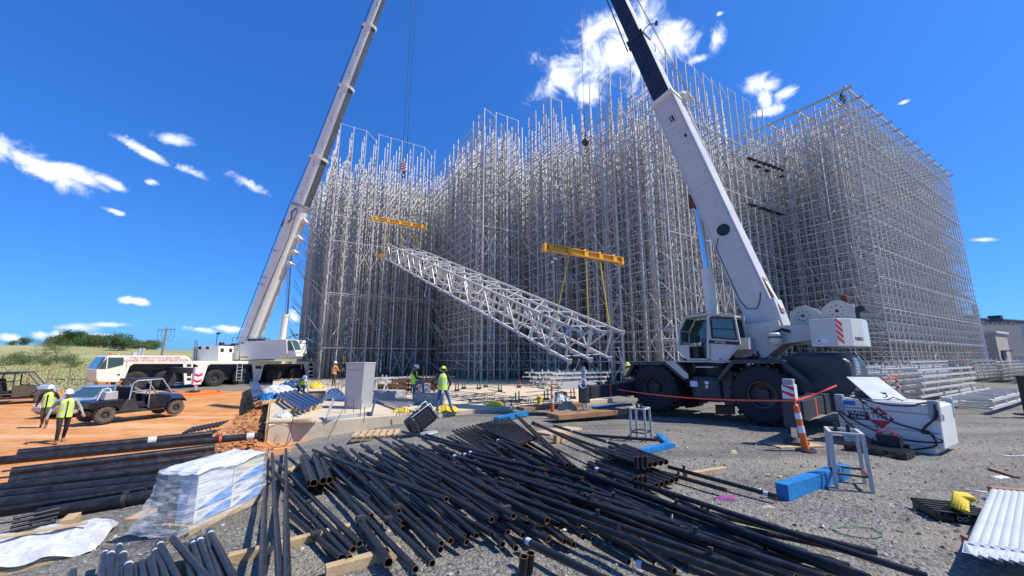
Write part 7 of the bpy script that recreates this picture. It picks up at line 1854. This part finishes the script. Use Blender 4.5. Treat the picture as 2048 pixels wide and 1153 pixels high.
m=MB(); m.bb(-w*.4,w*.3,2,5,zt+.4,zt+1.4); m.build('roof_unit',K['dk'],b3)
rb=root('roof_debris','reddish brick row showing above the beige shed','brick wall',atY(2000,713,100)); m=MB(); zt2=atY(2000,661,100).z; m.bb(-7,7,0,.6,0,zt2); m.build('brick_face',K['bldg'],rb)
m=MB(); 
for k in range(12): m.bb(-7+k*1.2,-6.2+k*1.2,-.05,.5,zt2-.4,zt2-.1+.2*(k%2)); 
m.build('ragged_top',K['rust'],rb)
# single free column at the right end of the rack
p=atY(1975,735,62); p.z=0; m=MB(); m.beam((0,0,0),(0,0,atY(1958,610,62).z),.45,.45); o=m.build('steel_post',K['bldg3']); o.location=p; tag(o,'single pale steel post standing right of the rack end','post')
# dark post at the right edge
m=MB(); m.bb(-.12,.12,-.12,.12,0,1.35); m.bb(-.16,.16,-.16,.16,1.35,1.4); m.bb(-.3,.3,-.3,.3,0,.06); o=m.build('dark_post',K['dk']); o.location=at(2064,832,0); tag(o,'dark square post cut by the right edge of the picture','post')
m=MB(); m.lathe([(.001,0),(.2,0),(.2,.55),(.17,.75),(.001,.78)],(0,0,0),n=16); o=m.build('black_bollard',K['blk']); o.location=at(1771,812,0)+Vector((0,0,.35)); 
tag(o,'short black drum standing on a pale block behind the fuel tank','drum'); m=MB(); m.bb(-.6,.5,-.3,.3,0,.35); o=m.build('pale_block',K['conc']); o.location=at(1771,812,0); tag(o,'pale concrete block behind the fuel tank','concrete block')
# ---------------- left background -----------------
def gh(x,y): return gz(x,y)+hill(x,y)
# utility pole
Pp=Vector((-72.,79.,0)); Pp=atY(322,700,79.); Pp.z=gh(Pp.x,Pp.y)-.2
up_=root('utility_pole','wooden utility pole with two crossarms beyond the truck crane','utility pole',Pp)
zt=atY(330,655,79).z-Pp.z
m=MB(); m.tube((.3,0,0),(.5,0,zt),.20,.14,n=12); m.build('pole',K['poleW'],up_)
m=MB(); m.beam((-1.2,0,zt-.6),(2.3,0,zt-.4),.12,.12); m.build('crossarm',K['poleW'],up_)
m=MB()
for x in(-1.1,-.3,1.5,2.2): m.tube((x,0,zt-.5),(x,0,zt-.2),.06,n=8)
m.build('insulator',K['grayb'],up_)
m=MB()
for sg in(-1,1): m.path([(.5+sg*1.6,0,zt-.5),(.5+sg*1.7,0,zt-1.8),(.5+sg*1.2,0,zt-2.9),(.5+sg*.2,0,zt-2.3)],.03,5); m.path([(.5+sg*.9,0,zt-.6),(.5+sg*1.0,0,zt-1.6),(.5+sg*.5,0,zt-2.2)],.03,5)
m.build('jumper_wire',K['rope'],up_)
# transmission pylons
def pylon(px,py,ytop,Y,label):
    p=atY(px,py,Y); h=atY(px,ytop,Y).z-p.z; r_=root('lattice_pylon',label,'pylon',p); m=MB(); w=h*.16
    for sx in(-1,1):
        m.beam((sx*w*.9,0,h*1.0),(sx*w*.2,0,h*.35),.28,.28); m.beam((sx*w*.2,0,h*.35),(sx*w*.7,0,-4),.28,.28); m.beam((sx*w*.9,0,h),(sx*w*1.0,0,h+1.),.2,.2)
    m.beam((-w*2.3,0,h*.98),(w*2.3,0,h*.98),.25,.25); m.beam((-w*.2,0,h*.35),(w*.2,0,h*.35),.2,.2); m.build('lattice',K['grayb'],r_)
    q=MB()
    for x in(-w*2.2,0,w*2.2): q.path([(x-160,-60,h*1.05),(x-80,-30,h*.80),(x,0,h*.9)],.05,4); q.path([(x,0,h*.9),(x+80,30,h*.8),(x+160,60,h*1.05)],.05,4)
    q.build('power_line',K['grayb'],r_)
pylon(65,704,683,330,'faint lattice pylon on the skyline at the far left')
# trees
leafm=[]
for nm,a,b in(('leaf_dark',(.035,.075,.018),(.09,.155,.04)),('leaf_mid',(.055,.105,.022),(.125,.19,.05)),('leaf_olive',(.08,.12,.03),(.17,.21,.07))):
    m_=bpy.data.materials.new(nm); t=nt(m_); oi=N(t,'ShaderNodeTexCoord').outputs['Object']; nz=N(t,'ShaderNodeTexNoise',{'Vector':oi,'Scale':.9,'Detail':5.})
    rpv=N(t,'ShaderNodeMapRange',{'Value':nz.outputs[0],'From Min':.35,'From Max':.65}); mx=N(t,'ShaderNodeMix',data_type='RGBA'); t.links.new(rpv.outputs[0],mx.inputs[0]); mx.inputs[6].default_value=c4(a); mx.inputs[7].default_value=c4(b)
    bs_=N(t,'ShaderNodeBsdfPrincipled',{'Base Color':mx.outputs[2],'Roughness':.6}); tl_=N(t,'ShaderNodeBsdfTranslucent',{'Color':mx.outputs[2]}); ms=N(t,'ShaderNodeMixShader',{0:.25}); t.links.new(bs_.outputs[0],ms.inputs[1]); t.links.new(tl_.outputs[0],ms.inputs[2])
    oo=N(t,'ShaderNodeOutputMaterial'); t.links.new(ms.outputs[0],oo.inputs[0]); leafm.append(m_)
def tree_proto(name,h,w,seed,mi,nleaf,label,cat,bush=False):
    rt=random.Random(seed); r_=root(name,label,cat,(0,0,0))
    m=MB(); th=h*.14 if not bush else h*.08
    m.path([(0,0,-.3),(rt.uniform(-.1,.1),0,th),(rt.uniform(-.3,.3),rt.uniform(-.3,.3),h*.7)],[h*.03,h*.022,h*.008],7)
    tips=[]
    for k in range(9 if not bush else 6):
        a=rt.random()*6.28; z0=th*.7+rt.random()*h*.35; L=w*.5*rt.uniform(.5,1.)
        e=Vector((math.cos(a)*L,math.sin(a)*L,z0+h*rt.uniform(.1,.35))); m.path([(0,0,z0),(e.x*.5,e.y*.5,(z0+e.z)/2-.1),e],[h*.012,h*.009,h*.004],5); tips.append(e)
    m.build('trunk',K['bark'],r_)
    q=MB(); cl=[(e,w*rt.uniform(.16,.30)) for e in tips]+[(Vector((rt.uniform(-.3,.3)*w,rt.uniform(-.3,.3)*w,h*rt.uniform(.12,.88))),w*rt.uniform(.17,.30)) for _ in range(26)]
    for _ in range(nleaf):
        c,r=rt.choice(cl); d=Vector((rt.gauss(0,1),rt.gauss(0,1),rt.gauss(0,.8))).normalized()*r*rt.random()**.4
        p=c+d
        if p.z<h*.02: continue
        s_=rt.uniform(.10,.24)*h/6; a=Vector((rt.gauss(0,1),rt.gauss(0,1),rt.gauss(0,1))).normalized(); b=a.orthogonal().normalized()
        q.add([p-a*s_-b*s_*.5,p+a*s_-b*s_*.5,p+a*s_*.8+b*s_*.6,p-a*s_*.8+b*s_*.6],[(0,1,2,3)])
    q.build('crown',leafm[mi],r_); return r_
protos=[tree_proto('broadleaf_tree',8,8,1,0,2300,'','tree'),tree_proto('broadleaf_tree',6.5,7.5,2,1,2100,'','tree'),tree_proto('bushy_tree',4.5,6,3,2,1500,'','tree'),tree_proto('shrub',2.0,2.8,4,2,700,'','shrub',True),tree_proto('shrub',1.6,2.4,5,1,600,'','shrub',True)]
used=set()
def plant(k,px,pyb,Y,s,label,group):
    p=atY(px,713,Y); p.z=gh(p.x,Y)-.1
    if k not in used: o=protos[k]; used.add(k); o.location=p
    else: o=copy_tree(protos[k],p,None,None)
    o['label']=label; o['group']=group; o.rotation_euler=(0,0,(px*7)%6); o.scale=(s,s,s*(.85+.3*((px*13)%10)/10))
rt=random.Random(31)
GR='trees on the ridge at the left'
for (px,k,s,Y) in ((20,1,.55,128),(42,1,.6,126),(98,0,.65,132),(112,1,.8,130),(128,0,.95,126),(143,1,1.0,122),(158,0,.95,124),(171,1,.9,120),(184,0,.85,125),(196,2,1.1,118),(208,0,.75,126),(222,2,1.0,120),(252,2,.9,118),(264,1,.75,126),(280,2,.9,124),(296,2,.8,128),(308,2,.8,130)):
    plant(k,px,0,Y-8,s*.62,'dense green tree in the row along the left ridge',GR)
plant(0,241,0,100,.62,'tallest dark round tree just above the truck crane cab',GR)
for (px,k_) in ((105,2),(120,1),(136,2),(150,2),(164,1),(178,2),(190,1),(203,2),(216,1),(230,2),(258,2),(272,2),(288,2),(300,1)):
    plant(k_,px,0,112+(px%7),.55,'dense green tree in the row along the left ridge',GR)
for (px,Y,s) in ((110,84,1.0),(118,62,1.0),(100,90,.8),(130,100,1.2),(86,98,.9)):
    plant(3 if s!=1. else 4,px,0,Y,s*1.3,'round green shrub alone on the grassy slope' if px not in(118,110) else ('dark round shrub at the middle of the grassy slope' if px==118 else 'round shrub high on the grassy slope under the trees'),'shrubs on the grassy slope')
for k in range(16):
    px=rt.uniform(-5,150); Y=rt.uniform(56,74); plant(3+k%2,px,0,Y,rt.uniform(.7,1.2),'low weedy shrub in the green band across the slope','weedy shrubs on the slope')
for k in range(6):
    px=588+k*6; plant(2,px,0,120+k*3,.5,'small far tree between the truck crane and the rack','far trees behind the crane')
# grass blades on the slope (one mass)
m=MB(); 
for _ in range(20000):
    Y=26+50*rt.random()**1.3; px=rt.uniform(-40,420); p=atY(px,713,Y); x=p.x
    if soil(x,Y)[1]<.35: continue
    z=gh(x,Y); a=rt.random()*6.28; h=rt.uniform(.08,.22); w_=.05
    m.add([(x-math.cos(a)*w_,Y-math.sin(a)*w_,z),(x+math.cos(a)*w_,Y+math.sin(a)*w_,z),(x+rt.uniform(-.15,.15),Y+rt.uniform(-.1,.1),z+h)],[(0,1,2)],1 if rt.random()<.28 else 0)
K['gr1']=mat('dry_grass',(.44,.38,.18),.9,var=.3); K['gr2']=mat('green_grass',(.18,.24,.06),.9,var=.3)
o=m.build('grass',[K['gr1'],K['gr2']]); tag(o,'tall dry and green grass over the left slope',kind='stuff')
# wire fence posts along the slope foot
for k,px in enumerate((66,105,147,182)):
    p=atY(px,713,30+k*1.6); p.z=gh(p.x,p.y); m=MB(); m.tube((0,0,0),(0,0,1.5),.05,n=7); o=m.build('fence_post',K['poleW']); o.location=p; tag(o,'thin weathered fence post at the foot of the grassy slope','fence post','fence posts on the left')
